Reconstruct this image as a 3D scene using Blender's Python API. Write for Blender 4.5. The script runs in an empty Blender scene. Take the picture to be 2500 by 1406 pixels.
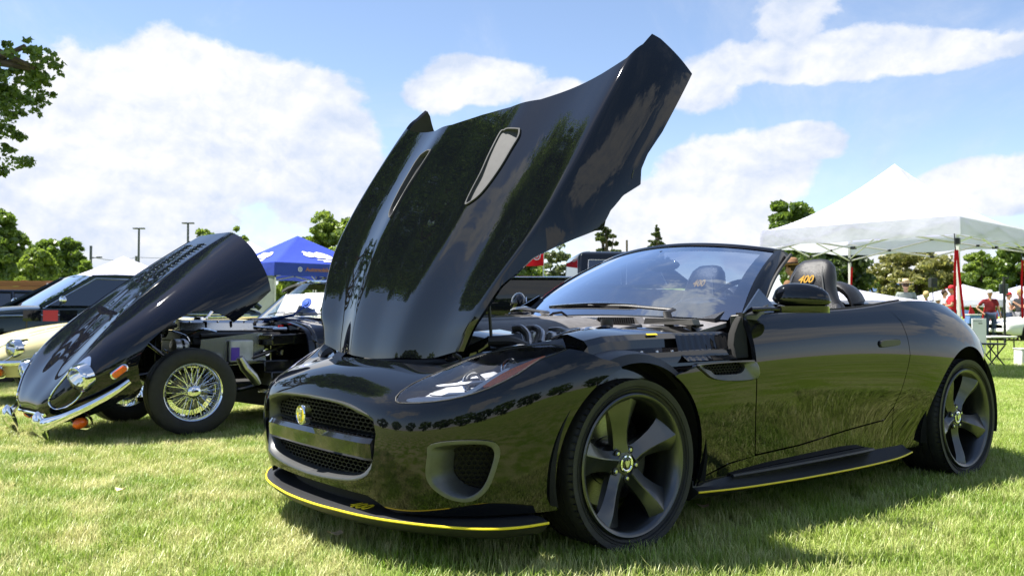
import bpy, bmesh, math, random
import numpy as np
from mathutils import Vector, Matrix
R = math.radians
rnd = random.Random(11)
# ---------------------------------------------------------------- camera, world, sun, exposure
scene = bpy.context.scene
COL = scene.collection
cam_d = bpy.data.cameras.new('camera'); cam = bpy.data.objects.new('camera', cam_d); COL.objects.link(cam)
cam_d.lens = 31.205; cam_d.sensor_width = 36; cam_d.clip_start = .05; cam_d.clip_end = 20000
cam.location = (0, 0, .8967); cam.rotation_euler = (R(90)+.0315, 0, 0)
cam_d.dof.use_dof = True; cam_d.dof.focus_distance = 3.9; cam_d.dof.aperture_fstop = 7.1
scene.camera = cam
scene.view_settings.view_transform = 'Standard'; scene.view_settings.look = 'None'
scene.view_settings.gamma = 1; scene.view_settings.use_curve_mapping = False
scene.view_settings.exposure = EXPOSURE = 1.38
SUN_EL, SUN_AZ = R(66), R(-74)           # azimuth measured from +Y towards +X; the sun stands to the left
SUND = Vector((math.cos(SUN_EL)*math.sin(SUN_AZ), math.cos(SUN_EL)*math.cos(SUN_AZ), math.sin(SUN_EL)))
sl = bpy.data.lights.new('sun', 'SUN'); sl.energy = 5.0; sl.angle = R(.55); sl.color = (1, .955, .88)
so = bpy.data.objects.new('sun', sl); COL.objects.link(so); so.location = (-10, 5, 30)
so.rotation_euler = (-SUND).to_track_quat('-Z', 'Y').to_euler()
scene.cycles.max_bounces = 8; scene.cycles.transparent_max_bounces = 12
scene.cycles.caustics_reflective = False; scene.cycles.caustics_refractive = False
scene.cycles.sample_clamp_indirect = 6

def world():
    w = bpy.data.worlds.new('World'); scene.world = w; w.use_nodes = True
    nt = w.node_tree; nt.nodes.clear(); N = nt.nodes.new; L = nt.links.new
    def M(op, a, b=None, c=None, clamp=False):
        n = N('ShaderNodeMath'); n.operation = op; n.use_clamp = clamp
        for i, v in enumerate((a, b, c)):
            if v is None: continue
            if isinstance(v, (int, float)): n.inputs[i].default_value = v
            else: L(v, n.inputs[i])
        return n.outputs[0]
    sky = N('ShaderNodeTexSky'); sky.sky_type = 'NISHITA'; sky.sun_disc = False
    sky.sun_elevation = SUN_EL; sky.sun_rotation = SUN_AZ; sky.altitude = 1600; sky.air_density = 1.0; sky.dust_density = .6; sky.ozone_density = 1.6
    geo = N('ShaderNodeNewGeometry'); tc = N('ShaderNodeTexCoord')
    sep = N('ShaderNodeSeparateXYZ'); L(tc.outputs['Generated'], sep.inputs[0])
    x, y, z = sep.outputs
    az = M('ARCTAN2', x, y)                       # radians, 0 straight ahead
    el = M('ARCSINE', z)
    co = N('ShaderNodeCombineXYZ'); L(az, co.inputs[0]); L(M('MULTIPLY', el, 1.25), co.inputs[1])
    def noise(scale, detail, rough, off, dist=0.0):
        mp = N('ShaderNodeMapping'); L(co.outputs[0], mp.inputs[0]); mp.inputs['Location'].default_value = off
        n = N('ShaderNodeTexNoise'); L(mp.outputs[0], n.inputs['Vector']); n.inputs['Scale'].default_value = scale
        n.inputs['Detail'].default_value = detail; n.inputs['Roughness'].default_value = rough; n.inputs['Distortion'].default_value = dist
        return n.outputs['Fac']
    n1 = noise(4.2, 9, .58, (3.1, 1.7, .2), .25); n2 = noise(14, 8, .6, (.4, 5.2, 0), .2)
    nb = M('ADD', M('MULTIPLY', M('SUBTRACT', n1, .5), 1.1), M('MULTIPLY', M('SUBTRACT', n2, .5), .55))
    # cumulus masses: (azimuth, elevation, half width, half height, weight, softness) in degrees
    blobs = CLOUDS
    tot = None
    for (a, e, wa, we, wt) in blobs:
        da = M('DIVIDE', M('SUBTRACT', az, R(a)), R(wa)); de = M('DIVIDE', M('SUBTRACT', el, R(e)), R(we))
        d = M('ADD', M('MULTIPLY', da, da), M('MULTIPLY', de, de))
        g = M('MULTIPLY', M('SUBTRACT', 1.0, M('POWER', d, .62)), wt)
        g = M('MAXIMUM', g, -1.2)
        tot = g if tot is None else M('MAXIMUM', tot, g)
    dens = M('ADD', M('MULTIPLY', tot, .75), M('MULTIPLY', nb, 1.55))
    cov = N('ShaderNodeMapRange'); cov.interpolation_type = 'SMOOTHSTEP'; L(dens, cov.inputs[0]); cov.inputs[1].default_value = -.02; cov.inputs[2].default_value = .20
    # wispy high cloud
    n3 = noise(2.3, 10, .66, (7.7, 2.2, 1), .9)
    wisp = N('ShaderNodeMapRange'); wisp.interpolation_type = 'SMOOTHSTEP'; L(n3, wisp.inputs[0]); wisp.inputs[1].default_value = .47; wisp.inputs[2].default_value = .78; wisp.inputs[4].default_value = .55
    # low haze of cloud near the horizon
    hz = N('ShaderNodeMapRange'); hz.interpolation_type = 'SMOOTHSTEP'; L(M('ADD', el, M('MULTIPLY', M('SUBTRACT', n1, .5), .25)), hz.inputs[0]); hz.inputs[1].default_value = R(13); hz.inputs[2].default_value = R(-1); hz.inputs[4].default_value = .62
    c1 = M('MAXIMUM', cov.outputs[0], M('MAXIMUM', wisp.outputs[0], hz.outputs[0]))
    # cloud tone: brighter where dense, grey-blue in folds
    n4 = noise(9, 7, .58, (1.3, 9.1, 0), .3); n5 = noise(9, 7, .58, (1.3+.012, 9.1-.028, 0), .3); n6 = noise(26, 6, .6, (2.3, 4.1, 0), .3); n7 = noise(26, 6, .6, (2.304, 4.09, 0), .3); n8 = noise(3, 4, .5, (5.3, 2.1, 0), .2)
    rel = M('ADD', M('MULTIPLY', M('SUBTRACT', n4, n5), 1.3), M('MULTIPLY', M('SUBTRACT', n6, n7), .7))
    tone = N('ShaderNodeMapRange'); L(M('ADD', M('ADD', M('MULTIPLY', n8, .75), M('MULTIPLY', dens, .16)), rel), tone.inputs[0]); tone.inputs[1].default_value = .12; tone.inputs[2].default_value = .60
    cm = N('ShaderNodeMix'); cm.data_type = 'RGBA'; L(tone.outputs[0], cm.inputs[0])
    cm.inputs[6].default_value = (4.3, 4.9, 6.1, 1); cm.inputs[7].default_value = (6.4, 6.5, 6.8, 1)
    # lift the clear sky a little towards the pale tone of the photograph
    sk = N('ShaderNodeMix'); sk.data_type = 'RGBA'; sk.blend_type = 'MULTIPLY'; sk.inputs[0].default_value = 1
    L(sky.outputs[0], sk.inputs[6]); sk.inputs[7].default_value = SKY_TINT
    mx = N('ShaderNodeMix'); mx.data_type = 'RGBA'; L(c1, mx.inputs[0]); L(sk.outputs[2], mx.inputs[6]); L(cm.outputs[2], mx.inputs[7])
    bg = N('ShaderNodeBackground'); L(mx.outputs[2], bg.inputs[0]); bg.inputs[1].default_value = .061
    out = N('ShaderNodeOutputWorld'); L(bg.outputs[0], out.inputs[0])
def _c(px, py, rx, ry, w):
    a = math.atan((px-1250)/2167); return (math.degrees(a), math.degrees(math.atan((771-py)/2167*math.cos(a))), math.degrees(rx/2167*math.cos(a)), math.degrees(ry/2167*math.cos(a)), w)
CLOUDS = [_c(*q) for q in ((330,270,380,200,1.7),(600,330,330,220,1.6),(760,430,210,170,1.2),(120,400,340,260,1.4),(420,470,380,170,.9),(450,580,520,140,.55),(1180,200,200,80,1.3),(1350,235,150,60,1.1),(1080,225,110,60,1.1),(1950,150,330,70,.9),(2270,125,260,50,.9),
  (1930,50,90,80,.5),(1720,220,130,60,.7),(1810,410,210,110,1.2),(1940,345,150,60,1.0),(1700,520,220,100,.9),(2410,455,190,75,1.2),(2100,610,420,70,.6),(1560,580,150,60,.6))]
CLOUDS += [(60, 14, 16, 8, .8), (95, 22, 20, 9, .8), (140, 30, 22, 9, .7), (-70, 40, 16, 7, .5), (-120, 22, 20, 8, .8), (180, 14, 26, 6, .8), (40, 48, 16, 8, .6), (-30, 62, 20, 7, .5)]
SKY_TINT = (1.5, 1.40, 1.34, 1)
world()
# ---------------------------------------------------------------- numeric surface helpers
def bw(t):
    return np.stack([(1-t)**3, 3*t**3-6*t**2+4, -3*t**3+3*t**2+3*t+1, t**3], -1)/6.0
class Surf:
    """smooth cubic B-spline sheet through a table of control points [station][row](x,y,z)"""
    def __init__(s, T, sym0=False, sym1=False):
        C = np.array(T, float)
        m = np.array([1, -1, 1.0])
        a = C[1]*m if sym0 else 2*C[0]-C[1]
        b = C[-2]*m if sym1 else 2*C[-1]-C[-2]
        C = np.concatenate([a[None], C, b[None]], 0)
        C = np.concatenate([2*C[:, :1]-C[:, 1:2], C, 2*C[:, -1:]-C[:, -2:-1]], 1)
        s.C = C; s.nu = len(T)-1; s.nv = len(T[0])-1; s.sg = 1
    def ev(s, u, v):
        u = np.clip(np.asarray(u, float), 0, s.nu); v = np.clip(np.asarray(v, float), 0, s.nv)
        i = np.minimum(u.astype(int), s.nu-1); j = np.minimum(v.astype(int), s.nv-1)
        wu = bw(u-i); wv = bw(v-j); out = 0
        for a in range(4):
            for b in range(4):
                out = out + (wu[..., a]*wv[..., b])[..., None]*s.C[i+a, j+b]
        return out
    def nrm(s, u, v, e=1e-3):
        u = np.asarray(u, float); v = np.asarray(v, float)
        du = s.ev(u+e, v)-s.ev(u-e, v); dv = s.ev(u, v+e)-s.ev(u, v-e)
        n = np.cross(du, dv); l = np.linalg.norm(n, axis=-1, keepdims=True)
        return n/np.maximum(l, 1e-12)*s.sg
def sdf(P, poly):
    """signed distance of 2-D points to a closed polygon, positive inside"""
    P = np.asarray(P, float); Q = np.asarray(poly, float)
    d2 = np.full(len(P), 1e9); ins = np.zeros(len(P), bool)
    for k in range(len(Q)):
        a = Q[k]; b = Q[(k+1) % len(Q)]; e = b-a
        w = P-a; t = np.clip((w@e)/max(e@e, 1e-12), 0, 1)
        d2 = np.minimum(d2, ((w-t[:, None]*e)**2).sum(1))
        c = (a[1] > P[:, 1]) != (b[1] > P[:, 1])
        with np.errstate(divide='ignore', invalid='ignore'):
            xi = (b[0]-a[0])*(P[:, 1]-a[1])/(b[1]-a[1] if b[1] != a[1] else 1e-12)+a[0]
        ins ^= c & (P[:, 0] < xi)
    d = np.sqrt(d2)
    return np.where(ins, d, -d)
def smooth_poly(pts, n=6, closed=True):
    """Catmull-Rom through a list of points"""
    P = [np.array(p, float) for p in pts]; out = []; N = len(P)
    for k in range(N if closed else N-1):
        if closed: a, b, c, d = P[k-1], P[k], P[(k+1) % N], P[(k+2) % N]
        else: a, b, c, d = P[max(k-1, 0)], P[k], P[k+1], P[min(k+2, N-1)]
        for q in range(n):
            t = q/n
            out.append(0.5*((2*b)+(c-a)*t+(2*a-5*b+4*c-d)*t*t+(3*b-a-3*c+d)*t**3))
    if not closed: out.append(P[-1])
    return np.array(out)
class PM:
    """polygon mesh living in the parameter plane of a sheet"""
    def __init__(s, u0, u1, v0, v1, nu, nv):
        U, V = np.meshgrid(np.linspace(u0, u1, nu+1), np.linspace(v0, v1, nv+1), indexing='ij')
        s.uv = np.stack([U.ravel(), V.ravel()], 1); m = nv+1
        s.f = [[i*m+j, (i+1)*m+j, (i+1)*m+j+1, i*m+j+1] for i in range(nu) for j in range(nv)]
    def clip(s, g, keep=1):
        """keep the side where keep*g(uv) > 0"""
        G = keep*g(s.uv); uv = [tuple(p) for p in s.uv]; cache = {}; new = []; pend = []
        for f in s.f:
            q = [G[i] > 0 for i in f]
            if all(q): new.append(f); continue
            if not any(q): continue
            o = []
            for k in range(len(f)):
                a, b = f[k], f[(k+1) % len(f)]
                if G[a] > 0: o.append(a)
                if (G[a] > 0) != (G[b] > 0):
                    key = (min(a, b), max(a, b))
                    if key not in cache: cache[key] = len(uv)+len(pend); pend.append(key)
                    o.append(cache[key])
            if len(o) > 2: new.append(o)
        if pend:
            A = np.array([s.uv[a] for a, b in pend]); B = np.array([s.uv[b] for a, b in pend])
            ga = np.array([G[a] for a, b in pend]); gb = np.array([G[b] for a, b in pend])
            for _ in range(4):
                t = np.clip(ga/(ga-gb+1e-15), 0.02, 0.98)[:, None]; M = A+(B-A)*t
                gm = keep*g(M); same = (gm > 0) == (ga > 0)
                A = np.where(same[:, None], M, A); ga = np.where(same, gm, ga)
                B = np.where(same[:, None], B, M); gb = np.where(same, gb, gm)
            t = (ga/(ga-gb+1e-15))[:, None]; M = A+(B-A)*t
            s.uv = np.concatenate([s.uv, M])
        used = sorted({i for f in new for i in f}); mp = {o: k for k, o in enumerate(used)}
        s.uv = s.uv[used] if used else s.uv[:0]; s.f = [[mp[i] for i in f] for f in new]
        return s
# ---------------------------------------------------------------- body of the black convertible: stations from nose to tail, rows from sill to top
BODY = [
 [(-.900,0,.20),(-.922,0,.28),(-.932,0,.38),(-.932,0,.50),(-.925,0,.595),(-.872,0,.668),(-.80,0,.70),(-.70,0,.722)],
 [(-.897,.13,.20),(-.92,.13,.28),(-.93,.13,.38),(-.93,.13,.50),(-.922,.13,.593),(-.87,.13,.665),(-.795,.13,.698),(-.695,.13,.722)],
 [(-.892,.26,.20),(-.914,.26,.28),(-.924,.26,.38),(-.923,.26,.50),(-.914,.26,.588),(-.86,.26,.655),(-.785,.26,.69),(-.685,.26,.718)],
 [(-.880,.40,.20),(-.904,.40,.28),(-.915,.40,.38),(-.915,.40,.50),(-.905,.40,.58),(-.842,.40,.642),(-.765,.40,.676),(-.665,.40,.708)],
 [(-.850,.53,.20),(-.880,.53,.28),(-.895,.53,.38),(-.895,.53,.50),(-.882,.53,.575),(-.825,.52,.632),(-.735,.505,.672),(-.645,.50,.705)],
 [(-.793,.635,.20),(-.825,.64,.28),(-.842,.645,.38),(-.844,.645,.50),(-.825,.645,.585),(-.765,.62,.637),(-.685,.60,.682),(-.605,.58,.728)],
 [(-.71,.72,.20),(-.74,.725,.28),(-.757,.73,.38),(-.76,.73,.50),(-.742,.73,.60),(-.695,.71,.65),(-.62,.68,.710),(-.55,.645,.757)],
 [(-.61,.79,.20),(-.635,.80,.28),(-.65,.805,.38),(-.655,.808,.50),(-.64,.806,.62),(-.60,.79,.675),(-.53,.755,.736),(-.465,.705,.779)],
 [(-.49,.84,.20),(-.51,.855,.28),(-.52,.862,.38),(-.525,.866,.50),(-.515,.866,.64),(-.485,.85,.702),(-.43,.815,.762),(-.38,.765,.798)],
 [(-.36,.87,.20),(-.37,.885,.28),(-.37,.897,.38),(-.37,.905,.50),(-.37,.91,.64),(-.35,.895,.722),(-.32,.86,.782),(-.29,.81,.812)],
 [(-.2,.885,.20),(-.2,.90,.28),(-.2,.914,.38),(-.2,.925,.50),(-.2,.934,.64),(-.19,.922,.735),(-.18,.885,.80),(-.16,.83,.835)],
 [(0,.89,.20),(0,.905,.28),(0,.92,.38),(0,.932,.50),(0,.942,.64),(0,.93,.74),(0,.895,.81),(0,.835,.855)],
 [(.25,.885,.20),(.25,.90,.28),(.25,.915,.38),(.25,.928,.50),(.25,.938,.64),(.25,.928,.745),(.25,.895,.825),(.25,.84,.875)],
 [(.5,.875,.20),(.5,.888,.28),(.5,.902,.38),(.5,.915,.50),(.5,.928,.64),(.5,.922,.75),(.5,.892,.84),(.5,.845,.892)],
 [(.8,.872,.20),(.8,.88,.28),(.8,.89,.38),(.8,.903,.50),(.8,.922,.64),(.8,.918,.76),(.8,.89,.85),(.8,.852,.901)],
 [(1.2,.87,.20),(1.2,.875,.28),(1.2,.882,.38),(1.2,.897,.50),(1.2,.92,.64),(1.2,.917,.77),(1.2,.89,.86),(1.2,.855,.913)],
 [(1.6,.87,.20),(1.6,.874,.28),(1.6,.882,.38),(1.6,.898,.50),(1.6,.924,.64),(1.6,.920,.775),(1.6,.892,.87),(1.6,.855,.925)],
 [(1.9,.868,.20),(1.9,.873,.28),(1.9,.885,.38),(1.9,.912,.50),(1.9,.94,.64),(1.9,.932,.785),(1.9,.895,.89),(1.9,.850,.952)],
 [(2.15,.866,.20),(2.15,.875,.28),(2.15,.90,.38),(2.15,.938,.50),(2.15,.96,.64),(2.15,.948,.79),(2.15,.902,.905),(2.15,.842,.982)],
 [(2.42,.87,.20),(2.42,.89,.28),(2.42,.925,.38),(2.42,.957,.50),(2.42,.972,.64),(2.42,.955,.79),(2.42,.902,.905),(2.42,.825,.980)],
 [(2.68,.87,.20),(2.68,.89,.28),(2.68,.922,.38),(2.68,.953,.50),(2.68,.965,.64),(2.68,.943,.775),(2.68,.887,.885),(2.68,.805,.957)],
 [(2.92,.845,.20),(2.92,.865,.28),(2.92,.89,.38),(2.92,.912,.50),(2.92,.915,.62),(2.92,.888,.75),(2.91,.83,.842),(2.90,.742,.905)],
 [(3.14,.77,.21),(3.15,.79,.28),(3.15,.81,.38),(3.15,.825,.50),(3.15,.82,.60),(3.14,.79,.72),(3.12,.738,.80),(3.10,.65,.862)],
 [(3.32,.66,.22),(3.34,.68,.29),(3.35,.70,.38),(3.35,.71,.50),(3.35,.705,.60),(3.33,.68,.70),(3.30,.63,.77),(3.27,.55,.825)],
 [(3.45,.54,.24),(3.48,.56,.30),(3.49,.58,.38),(3.49,.59,.50),(3.49,.59,.61),(3.46,.57,.70),(3.42,.53,.77),(3.38,.46,.82)],
 [(3.51,.30,.26),(3.54,.31,.31),(3.55,.32,.39),(3.555,.32,.50),(3.55,.32,.61),(3.52,.31,.70),(3.48,.29,.76),(3.43,.26,.81)],
 [(3.52,0,.26),(3.555,0,.31),(3.565,0,.39),(3.57,0,.50),(3.565,0,.61),(3.535,0,.70),(3.49,0,.76),(3.44,0,.81)],
]
S_BODY = Surf(BODY, True, True)
if S_BODY.nrm(np.array([3.0]), np.array([3.0]))[0][0] > 0: S_BODY.sg = -1
# raised bonnet: s along the sheet from its front edge, m outward; the sheet stands at BA degrees, its foot at (BX, BZ)
BA, BX, BZ = math.radians(58), -.64, .72
def bon(s, y, m):
    return (BX+s*math.cos(BA)-m*math.sin(BA), y, BZ+s*math.sin(BA)+m*math.cos(BA))

def bon_row(s_, M, w, g):
    ys = (0, .10, .20, .275, .34, .46, .60, .74, .845, .862, .905, .942, .955)
    ms = (0, .003, .006, .007, .003, -.022, -.038, -.030, -.024, -.038, -.115, -.20, -.30)
    r = []
    for k, (y, m) in enumerate(zip(ys, ms)):
        mm = m if k < 9 else ms[8]+(m-ms[8])*g
        r.append(bon(s_+(.07*(y/.95)**2 if s_ < .1 else 0), y*w, M+mm))
    return r
S_BON = Surf([bon_row(*a) for a in ((-.08,-.045,.60,.12),(0,0,.64,.12),(.08,.028,.68,.12),(.18,.055,.73,.13),(.30,.078,.80,.2),(.42,.092,.88,.42),(.54,.100,.95,.7),
   (.68,.106,.985,1),(.84,.109,1,1),(1.0,.108,1,1),(1.15,.104,1,1),(1.3,.098,1,1),(1.45,.088,.99,1),(1.58,.074,.965,1),(1.72,.056,.93,1))], False)
S_BON.C[:, 0] = S_BON.C[:, 2]*np.array([1, -1, 1])
if S_BON.nrm(np.array([5.0]), np.array([3.0]))[0][0] > 0: S_BON.sg = -1
# measured outlines (sheet parameters u,v or metres x,z / y,z)
OUT = {
 'HL': [(4.208,4.31),(4.143,4.87),(4.449,5.984),(5.129,6.681),(6.158,6.879),(7.162,6.878),(8.501,6.607),(9.029,5.937),(8.235,5.572),(7.72,4.98),(7.029,4.49),(6.304,4.258),(5.507,4.183),(4.612,4.197)],
 'AMB': [(6.761,4.77),(7.187,5.339),(7.736,5.652),(8.304,5.913),(8.378,5.772),(7.89,5.371),(7.428,4.961),(6.988,4.658)],
 'LED1': [(4.451,4.498),(4.572,4.616),(5.095,4.662),(5.975,4.476),(6.351,4.639),(6.706,5.098),(7.228,5.629),(7.34,5.509),(6.866,4.916),(6.487,4.436),(6.08,4.274),(5.194,4.362),(4.664,4.372)],
 'LED2': [(5.158,5.013),(6.249,4.722),(6.3,4.61),(5.144,4.884)],
 'LED3': [(5.118,5.592),(6.521,5.334),(6.579,5.218),(5.118,5.48)],
 'GR': [(0.0,0.585),(0.055,0.584),(0.271,0.576),(0.401,0.554),(0.476,0.525),(0.494,0.477),(0.484,0.402),(0.464,0.35),(0.423,0.312),(0.337,0.29),(0.172,0.275),(0.0,0.269)],
 'FOG': [(5.571,2.611),(6.249,2.735),(7.108,2.715),(7.39,2.526),(7.361,2.095),(7.051,1.197),(6.565,0.719),(6.008,0.808),(5.592,1.207),(5.422,1.643),(5.496,2.299)],
 'FTOP': [(9.033,6.027),(9.543,5.619),(9.98,5.143),(10.415,4.873),(10.495,4.644)],
 'FSIDE': [(0.172,0.655),(0.212,0.669),(0.323,0.696),(0.33,0.709),(0.517,0.711),(0.723,0.71),(0.724,0.676),(0.739,0.491),(0.762,0.286),(0.581,0.275),(0.401,0.234),(0.365,0.2),(0.233,0.2)],
 'VENT': [(0.329,0.696),(0.374,0.702),(0.619,0.704),(0.713,0.696),(0.719,0.631),(0.559,0.624),(0.426,0.639),(0.368,0.668)],
 'VIN': [(0.373,0.694),(0.613,0.699),(0.611,0.656),(0.453,0.654),(0.416,0.671)],
 'DOOR': [(0.719,0.894),(0.721,0.846),(0.723,0.771),(0.726,0.676),(0.742,0.491),(0.764,0.292),(1.092,0.305),(1.513,0.345),(1.829,0.369),(1.855,0.399),(1.893,0.432),(1.931,0.505),(1.958,0.612),(1.984,0.694),(1.979,0.781),(1.965,0.87),(1.903,0.938)],
 'HANDLE': [(1.718,0.764),(1.743,0.776),(1.882,0.778),(1.909,0.769),(1.904,0.75),(1.866,0.745),(1.738,0.739),(1.718,0.748)],
 'BONE': [(1.125,9.841),(2.025,9.775),(3.334,9.795),(4.094,9.614),(4.55,9.957),(5.159,10.012),(5.945,10.651),(6.704,11.215),(6.83,11.435),(7.077,11.236),(7.359,11.172),(7.857,11.321),(8.392,11.79),(8.744,11.532),(9.193,11.494),(10.013,11.644),(12.247,11.712),(12.672,9.738),(12.676,9.226),(12.118,8.995),(11.467,8.14),(11.131,6.913),(10.89,5.793),(10.61,4.562),(10.511,2.385),(10.599,0.092)],
 'BONF': [(1.02,0.0),(0.965,2.991),(1.069,5.125),(1.125,6.76)],
 'BVENT': [(9.508,3.309),(9.551,3.545),(9.507,4.321),(9.441,4.457),(9.198,4.58),(8.771,4.553),(8.133,4.504),(7.477,4.313),(7.134,4.029),(6.966,3.52),(7.389,3.373),(8.005,3.337),(8.695,3.118),(9.441,3.008)],
 'LEAP': [(8.438,11.328),(8.576,11.386)],
 'BUMPHATCH': [(4.758,4.062),(4.911,3.856),(5.323,3.824),(5.39,4.099)],
}
# ---------------------------------------------------------------- materials
def principled(name, col, rough=.5, metal=0.0, spec=.5, coat=0.0, coat_rough=.03, trans=0.0, ior=1.45, emis=None, alpha=1):
    m = bpy.data.materials.new(name); m.use_nodes = True; b = m.node_tree.nodes['Principled BSDF']
    b.inputs['Base Color'].default_value = (*col, 1); b.inputs['Roughness'].default_value = rough; b.inputs['Metallic'].default_value = metal
    b.inputs['Specular IOR Level'].default_value = spec; b.inputs['Coat Weight'].default_value = coat; b.inputs['Coat Roughness'].default_value = coat_rough
    b.inputs['Transmission Weight'].default_value = trans; b.inputs['IOR'].default_value = ior; b.inputs['Alpha'].default_value = alpha
    if emis: b.inputs['Emission Color'].default_value = (*emis[:3], 1); b.inputs['Emission Strength'].default_value = emis[3]
    return m
def vary(m, scale=8, amt=.35, detail=4, bump=0.0, bscale=None, rough_amt=0.0, coord='Object', stretch=(1, 1, 1)):
    """procedural variation of the base colour, roughness and relief"""
    nt = m.node_tree; N = nt.nodes.new; L = nt.links.new; b = nt.nodes['Principled BSDF']
    tc = N('ShaderNodeTexCoord'); mp = N('ShaderNodeMapping'); L(tc.outputs[coord], mp.inputs[0]); mp.inputs['Scale'].default_value = stretch
    n = N('ShaderNodeTexNoise'); L(mp.outputs[0], n.inputs['Vector']); n.inputs['Scale'].default_value = scale; n.inputs['Detail'].default_value = detail
    c = b.inputs['Base Color'].default_value[:]
    r = N('ShaderNodeMapRange'); L(n.outputs['Fac'], r.inputs[0]); r.inputs[1].default_value = .3; r.inputs[2].default_value = .7; r.inputs[3].default_value = 1-amt; r.inputs[4].default_value = 1+amt
    mx = N('ShaderNodeVectorMath'); mx.operation = 'SCALE'; mx.inputs[0].default_value = c[:3]; L(r.outputs[0], mx.inputs['Scale']); L(mx.outputs[0], b.inputs['Base Color'])
    if rough_amt:
        r2 = N('ShaderNodeMapRange'); L(n.outputs['Fac'], r2.inputs[0]); r0 = b.inputs['Roughness'].default_value
        r2.inputs[1].default_value = .3; r2.inputs[2].default_value = .7; r2.inputs[3].default_value = max(r0-rough_amt, 0); r2.inputs[4].default_value = r0+rough_amt; L(r2.outputs[0], b.inputs['Roughness'])
    if bump:
        n2 = N('ShaderNodeTexNoise'); L(mp.outputs[0], n2.inputs['Vector']); n2.inputs['Scale'].default_value = bscale or scale*4; n2.inputs['Detail'].default_value = 3
        bp = N('ShaderNodeBump'); bp.inputs['Strength'].default_value = bump; bp.inputs['Distance'].default_value = .01; L(n2.outputs['Fac'], bp.inputs['Height']); L(bp.outputs[0], b.inputs['Normal'])
    return m
def paint(name, col, flake=.0, metal=0.0, rough=.25):
    m = principled(name, col, rough, metal, .0, 1.0, .012)
    nt = m.node_tree; N = nt.nodes.new; L = nt.links.new; b = nt.nodes['Principled BSDF']
    tc = N('ShaderNodeTexCoord'); n = N('ShaderNodeTexNoise'); L(tc.outputs['Object'], n.inputs['Vector']); n.inputs['Scale'].default_value = 2.2; n.inputs['Detail'].default_value = 2
    bp = N('ShaderNodeBump'); bp.inputs['Strength'].default_value = .004; bp.inputs['Distance'].default_value = .01
    L(n.outputs['Fac'], bp.inputs['Height']); L(bp.outputs[0], b.inputs['Coat Normal'])
    if flake:
        v = N('ShaderNodeTexVoronoi'); L(tc.outputs['Object'], v.inputs['Vector']); v.inputs['Scale'].default_value = 1400
        r = N('ShaderNodeMapRange'); L(v.outputs['Color'], r.inputs[0]); r.inputs[3].default_value = 1-flake; r.inputs[4].default_value = 1+flake*2
        s = N('ShaderNodeVectorMath'); s.operation = 'SCALE'; s.inputs[0].default_value = col; L(r.outputs[0], s.inputs['Scale']); L(s.outputs[0], b.inputs['Base Color'])
    # thin film of dust changes the gloss slightly
    n3 = N('ShaderNodeTexNoise'); L(tc.outputs['Object'], n3.inputs['Vector']); n3.inputs['Scale'].default_value = 9; n3.inputs['Detail'].default_value = 6
    r3 = N('ShaderNodeMapRange'); L(n3.outputs['Fac'], r3.inputs[0]); r3.inputs[1].default_value = .35; r3.inputs[2].default_value = .75; r3.inputs[3].default_value = .008; r3.inputs[4].default_value = .035; L(r3.outputs[0], b.inputs['Coat Roughness'])
    return m
MT = {}
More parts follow.
